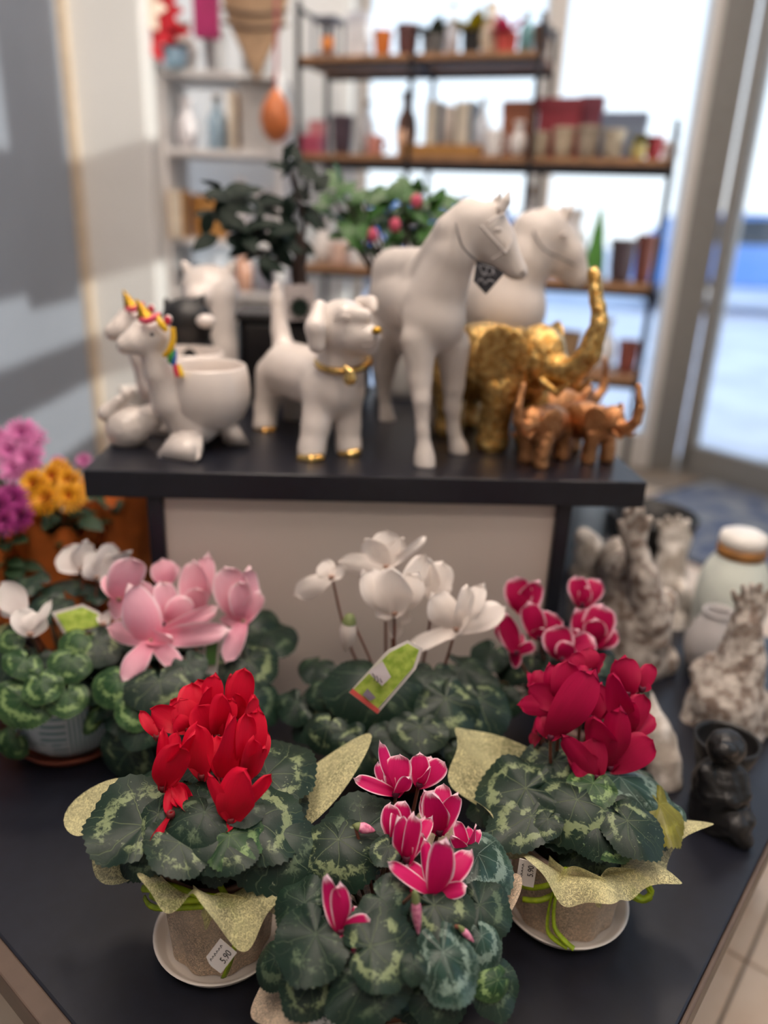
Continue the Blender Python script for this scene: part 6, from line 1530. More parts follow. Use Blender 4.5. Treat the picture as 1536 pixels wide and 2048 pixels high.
LINE = pm('glaze_crease', 'a89c95', .5)
tube('mouth', [(-0.0226,1.146,1.1556),(-0.0238,1.15,1.1463),(-0.0323,1.148,1.1404),(-0.0424,1.142,1.1409)], .0012, LINE, dog, 6)
tube('eyelid', [(-0.0842,1.145,1.176),(-0.0724,1.142,1.1797),(-0.0607,1.14,1.1776)], .0014, LINE, dog, 6)
blob('nose', [('e',(-0.0215,1.15,1.163),(0.0080,0.0066,0.0058))], GOLDP, dog, .0012, 2)
blob('eye', [('e',(-0.0685,1.148,1.1813),(0.0094,0.0029,0.0029))], pm('eye_relief', 'c9beb8', .4), dog, .0012, 2)
blob('paw', [('c',(-0.134,1.172,0.9555),(-0.1183,1.166,0.9564),0.0087,0.0094), ('c',(-0.1183,1.166,0.9564),(-0.1047,1.172,0.9576),0.0094,0.0087)], GOLD, dog, .0016, 2, ZR)
blob('paw', [('c',(-0.0713,1.207,0.9561),(-0.059,1.203,0.957),0.0081,0.0089), ('c',(-0.059,1.203,0.957),(-0.0479,1.207,0.9597),0.0089,0.0081)], GOLD, dog, .0016, 2, ZR)
blob('paw', [('c',(-0.2314,1.342,0.9538),(-0.2177,1.335,0.9534),0.0080,0.0080), ('c',(-0.2177,1.335,0.9534),(-0.2051,1.34,0.9545),0.0080,0.0080)], GOLD, dog, .0016, 2, ZR)

# horses
hor = thing('horse_figure', 'white horse figure with a black diamond tag on its neck cord', 'figurine', (0.0645,1.2547,0.955))
blob('body', [('c',(0.012,1.42,1.1904),(0.0509,1.26,1.191),0.0550,0.0537), ('e',(0.0159,1.42,1.2034),(0.0548,0.0619,0.0486)), ('e',(0.0641,1.215,1.1738),(0.0491,0.0460,0.0506)), ('c',(0.0485,1.28,1.2426),(0.0015,1.42,1.2282),0.0348,0.0422), ('e',(-0.0137,1.44,1.1612),(0.0362,0.0453,0.0544)),
              ('c',(0.0656,1.22,1.2031),(0.085,1.205,1.2698),0.0458,0.0347),('c',(0.085,1.205,1.2698),(0.1032,1.2,1.3156),0.0347,0.0290), ('c',(0.0448,1.26,1.2287),(0.0786,1.2,1.3044),0.0313,0.0218),('c',(0.0786,1.2,1.3044),(0.1055,1.2,1.3326),0.0218,0.0173),
              ('e',(0.1225,1.2,1.3027),(0.0306,0.0233,0.0335)), ('c',(0.1247,1.2,1.3198),(0.1561,1.195,1.287),0.0246,0.0197),('c',(0.1561,1.195,1.287),(0.1829,1.19,1.2535),0.0197,0.0125), ('c',(0.1382,1.2,1.3305),(0.1621,1.195,1.3009),0.0159,0.0116), ('c',(0.1355,1.2,1.279),(0.1737,1.19,1.2496),0.0191,0.0103), ('e',(0.1849,1.19,1.2479),(0.0118,0.0110,0.0088)),
              ('c',(0.0423,1.2,1.1447),(0.0469,1.19,1.0854),0.0291,0.0185),('c',(0.0469,1.19,1.0854),(0.0506,1.18,1.0564),0.0185,0.0147), ('c',(0.0506,1.18,1.0564),(0.0546,1.175,1.0102),0.0139,0.0109),('c',(0.0546,1.175,1.0102),(0.0583,1.172,0.9845),0.0109,0.0110), ('c',(0.0583,1.172,0.9845),(0.0599,1.17,0.9696),0.0118,0.0149), ('c',(0.0599,1.17,0.9696),(0.0615,1.166,0.9545),0.0157,0.0181),
              ('c',(0.0963,1.23,1.1349),(0.1033,1.24,1.0699),0.0283,0.0177),('c',(0.1033,1.24,1.0699),(0.1045,1.243,1.0323),0.0177,0.0139), ('c',(0.1045,1.243,1.0323),(0.1091,1.246,0.9939),0.0139,0.0108),('c',(0.1091,1.246,0.9939),(0.1136,1.247,0.9784),0.0108,0.0108), ('c',(0.1136,1.247,0.9784),(0.1189,1.248,0.9637),0.0116,0.0150), ('c',(0.1189,1.248,0.9637),(0.1213,1.248,0.9542),0.0150,0.0167),
              ('c',(-0.0049,1.42,1.1286),(-0.0095,1.44,1.0573),0.0415,0.0205),('c',(-0.0095,1.44,1.0573),(-0.0094,1.45,1.0033),0.0205,0.0123), ('c',(-0.0094,1.45,1.0033),(-0.0044,1.45,0.9726),0.0114,0.0124),('c',(-0.0044,1.45,0.9726),(-0.0017,1.45,0.9551),0.0124,0.0173),
              ('c',(0.0418,1.4,1.1245),(0.0665,1.42,1.0503),0.0374,0.0184),('c',(0.0665,1.42,1.0503),(0.0744,1.43,1.0018),0.0184,0.0112), ('c',(0.0744,1.43,1.0018),(0.0827,1.428,0.972),0.0112,0.0122),('c',(0.0827,1.428,0.972),(0.0894,1.427,0.9551),0.0122,0.0161)], BISQUE, hor, .0033, 9, ZR)
def ears(parent, pts, mat):
    for a in pts:
        blob('ear', a, mat, parent, .0016, 2)
ears(hor, [[('c',(0.1406,1.205,1.334),(0.144,1.205,1.3449),0.0072,0.0065),('c',(0.144,1.205,1.3449),(0.1474,1.2,1.3556),0.0065,0.0021)], [('c',(0.1488,1.185,1.3355),(0.1542,1.185,1.3463),0.0078,0.0064),('c',(0.1542,1.185,1.3463),(0.1573,1.185,1.3582),0.0064,0.0021)]], BISQUE)
STRAP = pm('bridle_relief', 'c3bab4', .55)
tube('bridle_strap', [(0.1187,1.156,1.3118),(0.1361,1.155,1.2954),(0.1579,1.162,1.2759)], .0022, STRAP, hor, 6)
tube('bridle_strap', [(0.1404,1.17,1.2667),(0.1499,1.165,1.2741),(0.1582,1.167,1.2798),(0.1654,1.178,1.2946)], .0022, STRAP, hor, 6)
tube('bridle_strap', [(0.1276,1.158,1.3161),(0.1383,1.165,1.3231),(0.1521,1.178,1.3289)], .0022, STRAP, hor, 6)
ey = blob('eye', [('e',(0.1437,1.163,1.3075),(0.0063,0.0035,0.0042))], STRAP, hor, .0012, 2)
blob('nostril', [('e',(0.1872,1.178,1.2509),(0.0029,0.0029,0.0036))], pm('nostril_shade', '8f857f', .6), hor, .0008, 2)
CORD = pm('grey_cord', '77716f', .8)
tube('neck_cord', [(0.0863,1.2,1.3183),(0.0857,1.162,1.3085),(0.0937,1.152,1.2858),(0.1058,1.15,1.273),(0.1178,1.158,1.265)], .0018, CORD, hor, 6)
BTAG = pm('black_card', '2b2b31', .6, var=.2)
tn = (.15, -1, .1)
tg2 = poly_sheet('diamond_tag', [(0.116,1.155,1.2664),(0.1392,1.155,1.2606),(0.1573,1.155,1.2504),(0.1332,1.152,1.22),(0.1137,1.152,1.2379)], .0012, tn, BTAG, hor)
WINK = pm('white_print', '9a989c', .7)
tubes('tag_print', [[(0.1195,1.1505,1.2355),(0.124,1.1505,1.2412),(0.1303,1.1505,1.2346),(0.1355,1.1505,1.2403),(0.1429,1.1505,1.2378)], [(0.1198,1.1525,1.2599),(0.1281,1.1515,1.2454),(0.1327,1.1525,1.2591)], [(0.1227,1.1525,1.26),(0.1386,1.1525,1.2566),(0.138,1.152,1.2471),(0.1249,1.152,1.25)], [(0.1401,1.1525,1.2553),(0.1438,1.152,1.246)]], .0009, WINK, tg2, 4)
hor2 = thing('horse_figure', 'white horse figure standing behind the gold elephant', 'figurine', (0.2152,1.573,0.955))
blob('body', [('c',(0.1693,1.66,1.1753),(0.2163,1.54,1.1693),0.0829,0.0772), ('e',(0.2224,1.51,1.1634),(0.0682,0.0569,0.0663)), ('c',(0.2131,1.53,1.1888),(0.2429,1.52,1.2541),0.0649,0.0504),('c',(0.2429,1.52,1.2541),(0.2659,1.52,1.299),0.0504,0.0424), ('c',(0.2037,1.55,1.2145),(0.2466,1.52,1.3069),0.0480,0.0313),('c',(0.2466,1.52,1.3069),(0.2768,1.52,1.3253),0.0313,0.0238),
              ('e',(0.2817,1.52,1.2821),(0.0408,0.0315,0.0426)), ('c',(0.2879,1.52,1.3085),(0.3244,1.515,1.2664),0.0350,0.0278),('c',(0.3244,1.515,1.2664),(0.3463,1.51,1.2321),0.0278,0.0186), ('c',(0.2987,1.52,1.2563),(0.3402,1.51,1.2211),0.0261,0.0150),
              ('c',(0.1964,1.52,1.0952),(0.2021,1.51,1.0193),0.0388,0.0196),('c',(0.2021,1.51,1.0193),(0.2047,1.5,0.9768),0.0196,0.0138),('c',(0.2047,1.5,0.9768),(0.2062,1.5,0.9598),0.0138,0.0178), ('c',(0.2594,1.55,1.0933),(0.2694,1.56,1.012),0.0375,0.0203),('c',(0.2694,1.56,1.012),(0.2739,1.565,0.9751),0.0203,0.0143),('c',(0.2739,1.565,0.9751),(0.276,1.565,0.9648),0.0143,0.0185),
              ('c',(0.1443,1.66,1.0927),(0.1495,1.68,1.0154),0.0464,0.0195),('c',(0.1495,1.68,1.0154),(0.1545,1.68,0.9773),0.0195,0.0153), ('c',(0.2037,1.68,1.1029),(0.2156,1.69,1.0163),0.0426,0.0196),('c',(0.2156,1.69,1.0163),(0.2209,1.69,0.9814),0.0196,0.0154)], BISQUE, hor2, .004, 9, ZR)
ears(hor2, [[('c',(0.2976,1.52,1.3278),(0.3016,1.52,1.34),0.0092,0.0073),('c',(0.3016,1.52,1.34),(0.3048,1.515,1.3502),0.0073,0.0027)], [('c',(0.3057,1.505,1.3265),(0.3112,1.505,1.3402),0.0091,0.0072),('c',(0.3112,1.505,1.3402),(0.3151,1.505,1.3522),0.0072,0.0027)]], BISQUE)
tube('neck_cord', [(0.2482,1.53,1.3242),(0.2486,1.472,1.2992),(0.2686,1.468,1.2747),(0.2983,1.475,1.2628),(0.3292,1.485,1.2505)], .002, CORD, hor2, 6)
blob('eye', [('e',(0.3019,1.48,1.3011),(0.0072,0.0045,0.0054))], STRAP, hor2, .0014, 2)

# elephants
def elephant(loc, yaw, s, mat, label, group=None, vox=.012):
    e = thing('elephant_figure', label, 'figurine', loc, group)
    mw = Matrix.Translation(loc) @ Matrix.Rotation(yaw, 4, 'Z') @ Matrix.Scale(s, 4)
    def B(nm, parts, v=vox, sm=3, fl=None, par=e, lump=.012, m=None):
        return blob(nm, parts, m or mat, par, v, sm, fl, lump, 9, mw)
    pts = [('c', (-.38, 0, .64), (.12, 0, .68), .31, .33), ('e', (-.15, 0, .78), (.4, .28, .24)), ('e', (.42, 0, .84), (.22, .19, .24)), ('c', (.15, 0, .72), (.42, 0, .8), .26, .2),
           ('c', (.55, 0, .76), (.74, 0, .74), .13, .11), ('c', (.74, 0, .74), (.9, 0, .9), .11, .085), ('c', (.9, 0, .9), (.95, 0, 1.15), .085, .065), ('c', (.95, 0, 1.15), (.88, 0, 1.38), .065, .05), ('c', (.88, 0, 1.38), (.84, 0, 1.5), .05, .045),
           ('c', (.5, 0, .66), (.62, 0, .6), .08, .05)]
    for x, y, dx in ((.2, .18, .08), (.2, -.18, -.04), (-.45, .17, -.06), (-.45, -.17, .06)):
        pts += [('c', (x, y, .55), (x + dx, y, .25), .16, .125), ('c', (x + dx, y, .25), (x + dx, y, .07), .12, .14)]
    B('body', pts, vox, 3, 0)
    for sy in (-1, 1):
        B('ear', [('e', (.28, sy * .27, .78), (.23, .045, .3), Euler((sy * -.25, 0, sy * -.5))), ('e', (.2, sy * .31, .66), (.14, .035, .16), Euler((sy * -.25, 0, sy * -.5)))], vox * .8, 2, None, e, .01)
        B('tusk', [('c', (.56, sy * .11, .66), (.74, sy * .14, .6), .035, .03), ('c', (.74, sy * .14, .6), (.84, sy * .14, .68), .03, .012)], vox * .6, 1, None, e, 0)
    B('tail', [('c', (-.68, 0, .74), (-.76, .02, .5), .03, .025), ('c', (-.76, .02, .5), (-.76, .03, .36), .025, .04)], vox * .7, 1, None, e, 0)
    return e
elephant((0.1858,1.3203,0.955), -.88, .20, GOLD, 'large shiny gold elephant figure with raised trunk beside the horse')
elephant((0.2488,1.2099,0.955), -2.25, .092, BRONZE, 'small copper elephant figure turned away toward the gold elephant', None, .016)
elephant((0.3353,1.2421,0.955), -.95, .092, BRONZE, 'small copper elephant figure with raised trunk at the riser corner', None, .016)
elephant((0.312,1.3568,0.955), .5, .095, BRONZE, 'small copper elephant figure half hidden behind the other two', None, .016)

# bonsai and leafy plant at the back of the riser
FICUS = small_leaf('leaf', pm('ficus_leaf_green', '12241a', .6, var=.3, scale=40, spec=.25), .55)
LIME = small_leaf('leaf', pm('azalea_leaf_green', '3c6a26', .45, var=.4, scale=40, col2='1f4418'), .6)
bon = thing('bonsai_tree', 'dark-leaved bonsai tree in a wide black pot behind the dog', 'potted plant', (-0.1997,1.7146,0.955))
bxx, byy, _ = (-0.1793,1.65,0.9854)
PB = pm('black_glazed_pot', '101014', .25, var=.2)
pot = box('pot', (bxx, byy, ZR + .085), (.27, .16, .17), PB, bon, RZ, .02)
box('pot_rim', (bxx, byy, ZR + .168), (.285, .175, .014), PB, bon, RZ, .005)
BARK = pm('bonsai_bark', '3a2a24', .8, var=.3, bump=.5)
tube('trunk', [(bxx, byy, ZR + .17), (-0.185,1.64,1.1626),(-0.1941,1.63,1.2119),(-0.1861,1.63,1.2505),(-0.2001,1.63,1.2876)], [.026, .018, .015, .012, .008], BARK, bon, 10)
branches = [[(-0.1901,1.63,1.2313),(-0.2286,1.62,1.268),(-0.2859,1.61,1.2844),(-0.3418,1.6,1.3097)], [(-0.1901,1.63,1.2504),(-0.1803,1.63,1.307),(-0.2,1.63,1.3609),(-0.2096,1.63,1.3963)], [(-0.1921,1.63,1.212),(-0.236,1.6,1.2309),(-0.2719,1.58,1.2397)], [(-0.1901,1.63,1.2693),(-0.2325,1.65,1.3142),(-0.2736,1.66,1.3406)]]
tubes('branches', branches, .004, BARK, bon, 6)
rn = random.Random(21)
bl = [(-0.3556,1.6,1.3271),(-0.3358,1.6,1.3413),(-0.3124,1.6,1.3199),(-0.3278,1.6,1.2921),(-0.334,1.58,1.2739),(-0.2933,1.6,1.3116),(-0.2793,1.6,1.2848),(-0.2672,1.62,1.3309),(-0.2546,1.6,1.3041),(-0.2812,1.58,1.2577),(-0.2671,1.58,1.2352),(-0.2404,1.6,1.2772),(-0.2282,1.62,1.3142),(-0.2186,1.62,1.287),(-0.1988,1.62,1.3154),(-0.1804,1.63,1.3254),(-0.1706,1.63,1.344),(-0.2049,1.63,1.3427),(-0.2145,1.63,1.3961),(-0.1951,1.63,1.4057),(-0.1854,1.63,1.3928),(-0.2503,1.64,1.3593),(-0.3211,1.6,1.3508),(-0.2358,1.6,1.2496),(-0.1977,1.61,1.2695),(-0.2112,1.6,1.2506),(-0.2469,1.58,1.2864),(-0.3,1.58,1.2797)]
for p in bl:
    for k in range(3):
        c = Vector(p) + Vector((rn.uniform(-.014, .014), rn.uniform(-.03, .03), rn.uniform(-.012, .014)))
        d = Vector((rn.uniform(-1, 1), rn.uniform(-.7, .3), rn.uniform(-.8, .5))).normalized()
        obj('leaf', FICUS, None, bon, Matrix.Translation(c) @ frame3(d, (rn.uniform(-.4, .4), -.6, .8)).to_4x4() @ Matrix.Scale(rn.uniform(.045, .06), 4))
cd_ = poly_sheet('picture_card', [(-0.2113,1.54,1.189),(-0.1527,1.54,1.1942),(-0.1497,1.535,1.1265),(-0.21,1.535,1.1221)], .0015, (0, -1, .1), pm('grey_card', 'b3aaa8', .6), bon)
rn = random.Random(6)
for k in range(9):
    a = k / 9 * 2 * PI
    c = Vector((-0.1786,1.532,1.1492))
    obj('printed_leaf', FICUS, None, cd_, Matrix.Translation(c) @ frame3((math.cos(a), -.1, math.sin(a)), (0, -1, 0)).to_4x4() @ Matrix.Diagonal((.022, .022, .002, 1)))

lp = thing('leafy_plant', 'bright green leafy azalea with pink buds behind the horse', 'potted plant', (-0.011,1.8415,0.955))
qx, qy, _ = (0.0262,1.69,1.0516)
lathe('pot', vessel(.055, .07, .075, .14), (qx, qy, ZR), pm('white_plain_pot', 'd9d6d2', .4), lp, 36)
rn = random.Random(31)
stems = []
for i in range(95):
    u, v = rn.random(), rn.random()
    c = Vector((-0.1289,1.7,1.3471)).lerp(Vector((0.078,1.7,1.3363)), u) + Vector((0, rn.uniform(-.07, .07), rn.uniform(-.10, .045) * (.5 + math.sin(u * PI) * .5)))
    d = Vector((rn.uniform(-1, 1), rn.uniform(-.8, .3), rn.uniform(-.5, .7))).normalized()
    obj('leaf', LIME, None, lp, Matrix.Translation(c) @ frame3(d, (rn.uniform(-.4, .4), -.5, .9)).to_4x4() @ Matrix.Scale(rn.uniform(.045, .065), 4))
    if i % 4 == 0:
        stems.append([(qx, qy, ZR + .1), ((qx + c.x) / 2, (qy + c.y) / 2, (ZR + .12 + c.z) / 2 + .02), tuple(c)])
tubes('stems', stems, .003, BARK, lp, 5)
for p in ((0.0377,1.63,1.3504),(-0.1726,1.7,1.3071),(-0.0458,1.62,1.2846),(-0.0023,1.62,1.3049)):
    blob('bud', [('e', p, (.012, .011, .014))], pm('azalea_bud', 'c8506a', .5), lp, .003, 2)

# ------------------------------------------------------------------ statues to the side
def hand(parent, palm, tips, rp_, mat, floor=None, extra=()):
    return palm
st1 = thing('stone_statue', 'weathered brownish stone statue raising one open hand, beside the crimson cyclamen', 'statue', (0.4815,1.2567,0.55), 'stone statues with raised hands')
blob('body', [('c',(0.4603,1.3,0.7196),(0.4712,1.28,0.6477),0.0480,0.0668),('c',(0.4712,1.28,0.6477),(0.4778,1.27,0.5687),0.0668,0.0657), ('e',(0.4573,1.36,0.7121),(0.0461,0.0384,0.0576)), ('c',(0.4867,1.24,0.6599),(0.4592,1.24,0.7481),0.0342,0.0264),('c',(0.4592,1.24,0.7481),(0.4408,1.25,0.8004),0.0264,0.0192), ('c',(0.4435,1.27,0.5452),(0.5267,1.26,0.5664),0.0378,0.0336), ('c',(0.4783,1.27,0.5469),(0.4867,1.27,0.492),0.0567,0.0593), ('e',(0.4368,1.25,0.8145),(0.0226,0.0104,0.0209)),
              ('c',(0.4206,1.25,0.8184),(0.407,1.245,0.8423),0.0087,0.0069), ('c',(0.4263,1.25,0.8262),(0.4142,1.245,0.8629),0.0078,0.0060), ('c',(0.4347,1.25,0.8285),(0.4264,1.245,0.8726),0.0078,0.0060), ('c',(0.4436,1.25,0.827),(0.4406,1.245,0.8696),0.0078,0.0060), ('c',(0.4517,1.25,0.8199),(0.4571,1.245,0.8519),0.0078,0.0060), ('c',(0.4983,1.23,0.6251),(0.5108,1.25,0.6962),0.0235,0.0215)], STONE, st1, .0026, 2, T, .0012, 90)
st2 = thing('stone_statue', 'weathered grey stone statue with spread fingers behind the black planter', 'statue', (0.5748,1.0673,0.55), 'stone statues with raised hands')
blob('body', [('e',(0.5883,1.1,0.7577),(0.0270,0.0111,0.0206)), ('c',(0.5846,1.1,0.7369),(0.5906,1.1,0.6681),0.0239,0.0374),('c',(0.5906,1.1,0.6681),(0.5786,1.09,0.5976),0.0374,0.0544), ('c',(0.5786,1.09,0.5976),(0.586,1.09,0.5387),0.0544,0.0603), ('c',(0.5605,1.12,0.6447),(0.5434,1.11,0.5821),0.0216,0.0218),('c',(0.5434,1.11,0.5821),(0.5326,1.1,0.5387),0.0218,0.0202), ('c',(0.6258,1.08,0.6068),(0.6443,1.08,0.559),0.0196,0.0198), ('e',(0.5516,1.13,0.6234),(0.0253,0.0219,0.0253)),
              ('c',(0.5697,1.1,0.7631),(0.5508,1.095,0.7921),0.0071,0.0047), ('c',(0.5779,1.1,0.7697),(0.5645,1.095,0.8014),0.0071,0.0047), ('c',(0.5859,1.1,0.7727),(0.5777,1.095,0.8055),0.0071,0.0047), ('c',(0.5947,1.1,0.7723),(0.591,1.095,0.8053),0.0071,0.0047), ('c',(0.6042,1.1,0.7647),(0.6078,1.095,0.7965),0.0071,0.0047)], STONE, st2, .0026, 2, T, .0012, 90)
st3 = thing('stone_statue', 'pale stone statue mostly hidden behind the brownish one', 'statue', (0.6168,1.4516,0.55), 'stone statues with raised hands')
blob('body', [('e',(0.6103,1.5,0.7122),(0.0355,0.0146,0.0355)), ('c',(0.609,1.5,0.6894),(0.6081,1.48,0.594),0.0273,0.0424),('c',(0.6081,1.48,0.594),(0.6088,1.47,0.5395),0.0424,0.0512), ('c',(0.6196,1.45,0.6213),(0.635,1.45,0.5813),0.0207,0.0188), ('c',(0.6119,1.46,0.5332),(0.6285,1.45,0.479),0.0531,0.0427),
              ('c',(0.5876,1.5,0.7225),(0.5707,1.5,0.7487),0.0083,0.0073), ('c',(0.5985,1.5,0.732),(0.5878,1.5,0.7584),0.0083,0.0072), ('c',(0.6105,1.5,0.7348),(0.6079,1.5,0.7615),0.0083,0.0072), ('c',(0.6237,1.5,0.7309),(0.628,1.5,0.7535),0.0083,0.0073)], STONE2, st3, .003, 2, T, .001, 90)
st0 = thing('stone_statue', 'whitish rounded stone statue tucked behind the riser leg', 'statue', (0.4393,1.4361,0.55), 'stone statues with raised hands')
blob('body', [('e',(0.4127,1.42,0.7044),(0.0300,0.0340,0.0479)), ('c',(0.4156,1.42,0.6604),(0.4335,1.42,0.5644),0.0383,0.0474), ('e',(0.3979,1.42,0.7416),(0.0198,0.0198,0.0218))], STONE2, st0, .004, 3, T, .002, 60)
st4 = thing('stone_figure', 'cream stone bunny figure behind the burgundy cyclamen', 'figurine', (0.4322,0.9435,0.55))
blob('body', [('c',(0.4032,1,0.6506),(0.418,0.97,0.6191),0.0182,0.0224),('c',(0.418,0.97,0.6191),(0.4291,0.95,0.581),0.0224,0.0253),('c',(0.4291,0.95,0.581),(0.4343,0.94,0.553),0.0253,0.0253), ('e',(0.4313,0.97,0.5836),(0.0241,0.0257,0.0453)), ('c',(0.4188,1,0.6244),(0.4089,1.01,0.6575),0.0153,0.0091)], STONE2, st4, .003, 4, T, .001, 60)
jug = thing('ceramic_jug', 'pale green-white round jug with amber neck ring', 'jug', (0.679,1.3546,0.55))
jx, jy, _ = (0.685,1.3648,0.55)
JUG = pm('pale_green_glaze', 'd5dcd3', .35, var=.06, scale=8, col2='bcc0bd')
lathe('body', [(0, 0), (.042, 0), (.056, .02), (.066, .06), (.069, .10), (.064, .145), (.052, .175), (.043, .19), (.041, .2), (0, .2)], (jx, jy, T), JUG, jug, 44)
lathe('neck_ring', [(.036, .19), (.044, .192), (.044, .212), (.036, .214)], (jx, jy, T), pm('amber_cork', 'a8743c', .5, var=.3), jug, 36)
lathe('lid', [(.0, .24), (.03, .24), (.042, .234), (.044, .222), (.042, .212), (0, .212)], (jx, jy, T), pm('jug_lid_white', 'e6e2dc', .4), jug, 36)
jg2 = thing('ceramic_vase', 'grey-white egg-shaped vase between the jug and the grey statue', 'vase', (0.6112,1.248,0.55))
vx, vy, _ = (0.6112,1.248,0.55)
lathe('body', vessel(.03, .05, .026, .125, .004), (vx, vy, T), pm('grey_white_glaze', 'b4b0b0', .5), jg2, 36)
lathe('rim', [(.024, .123), (.028, .125), (.028, .130), (.024, .131), (.022, .125)], (vx, vy, T), pm('grey_white_glaze', 'b4b0b0', .5), jg2, 30)
bw = thing('black_pot', 'wide empty black pot behind the statue with raised hand', 'pot', (0.6436,1.6742,0.55))
kx, ky, _ = (0.5998,1.62,0.7157)
lathe('body', vessel(.07, .088, .095, .17, .008), (kx, ky, T), BLACKC, bw, 44)
lathe('rim', [(.094, .166), (.1, .168), (.1, .176), (.094, .178), (.088, .172)], (kx, ky, T), BLACKC, bw, 44)
gj = thing('glass_lantern', 'small blue-grey glass lantern behind the riser leg', 'lantern', (0.49,1.5804,0.55))
glx, gly, _ = (0.4729,1.68,0.6553)
lathe('glass', vessel(.045, .05, .045, .20, .004), (glx, gly, T), pm('bluegrey_glass', '9fb2c6', .15, var=.2, coat=.5), gj, 30)
lathe('rim', [(.045, .196), (.05, .198), (.05, .208), (.045, .21)], (glx, gly, T), pm('tin_rim', '3a4250', .4, .5), gj, 30)

# black figure planter
bp = thing('figure_planter', 'black planter with a child figure leaning on its pot', 'planter', (0.4944,0.865,0.55))
ox, oy, oz = (0.5039,0.925,0.6414)
rimz = oz - T
lathe('pot', [(0, 0), (.026, 0), (.032, .03), (.04, rimz * .7), (.046, rimz), (.0425, rimz + .002), (.04, rimz * .95), (.036, rimz * .5), (0, rimz * .45)], (ox, oy, T), BLACKC, bp, 44)
blob('figure', [('e',(0.4717,0.865,0.6723),(0.0255,0.0241,0.0241)), ('c',(0.477,0.868,0.6448),(0.4756,0.866,0.6129),0.0190,0.0356),('c',(0.4756,0.866,0.6129),(0.4841,0.866,0.5617),0.0356,0.0404), ('c',(0.4513,0.858,0.635),(0.4547,0.845,0.6087),0.0135,0.0121),('c',(0.4547,0.845,0.6087),(0.4723,0.832,0.6126),0.0121,0.0100), ('c',(0.4925,0.855,0.6355),(0.4963,0.842,0.6135),0.0121,0.0107),('c',(0.4963,0.842,0.6135),(0.4797,0.832,0.6089),0.0107,0.0093), ('c',(0.4688,0.85,0.5624),(0.4864,0.825,0.5778),0.0206,0.0160),('c',(0.4864,0.825,0.5778),(0.4992,0.818,0.5597),0.0160,0.0120), ('c',(0.496,0.85,0.5811),(0.4996,0.83,0.5824),0.0177,0.0147), ('e',(0.4852,0.855,0.5411),(0.0292,0.0278,0.0167)), ('e',(0.4601,0.842,0.6848),(0.0157,0.0092,0.0105)), ('e',(0.4567,0.836,0.683),(0.0039,0.0039,0.0039)), ('c',(0.4792,0.84,0.5418),(0.4899,0.825,0.5438),0.0123,0.0095)], BLACKC, bp, .0022, 3, T, .0012, 110)

# ------------------------------------------------------------------ shelving behind
WOOD = pm('shelf_wood', 'a57a56', .6, var=.3, scale=14, bump=.2)
IRON = pm('dark_iron', '2c2a2c', .5, .6, var=.2)
SA, SD, SB = Vector((-.404, 3.3, 0)), Vector((.947, -.322, 0)), Vector((.322, .947, 0))
SRZ = math.atan2(SD.y, SD.x)
def sp_(s, t, z): return tuple(SA + SD * s + SB * t + Vector((0, 0, z)))
shf = thing('shelf_unit', 'iron framed shelving with wooden boards before the window', 'shelf', sp_(.7, .14, 0))
for z, s0, s1 in ((1.87, 0, .92), (1.54, 0, 1.4), (1.13, 0, 1.4), (.80, 0, 1.4)):
    box('shelf_board', sp_((s0 + s1) / 2, .14, z - .012), (s1 - s0, .27, .022), WOOD, shf, SRZ, .003)
    box('rail', sp_((s0 + s1) / 2, .003, z - .032), (s1 - s0, .012, .02), IRON, shf, SRZ, .001)
    box('rail', sp_((s0 + s1) / 2, .277, z - .032), (s1 - s0, .012, .02), IRON, shf, SRZ, .001)
for s, top in ((.012, 2.05), (.46, 1.87), (.915, 1.98), (1.39, 1.66)):
    for t in (.003, .277):
        box('upright', sp_(s, t, top / 2), (.018, .018, top), IRON, shf, SRZ, .001)
    box('cross_bar', sp_(s, .14, top - .03), (.014, .27, .014), IRON, shf, SRZ, .001)

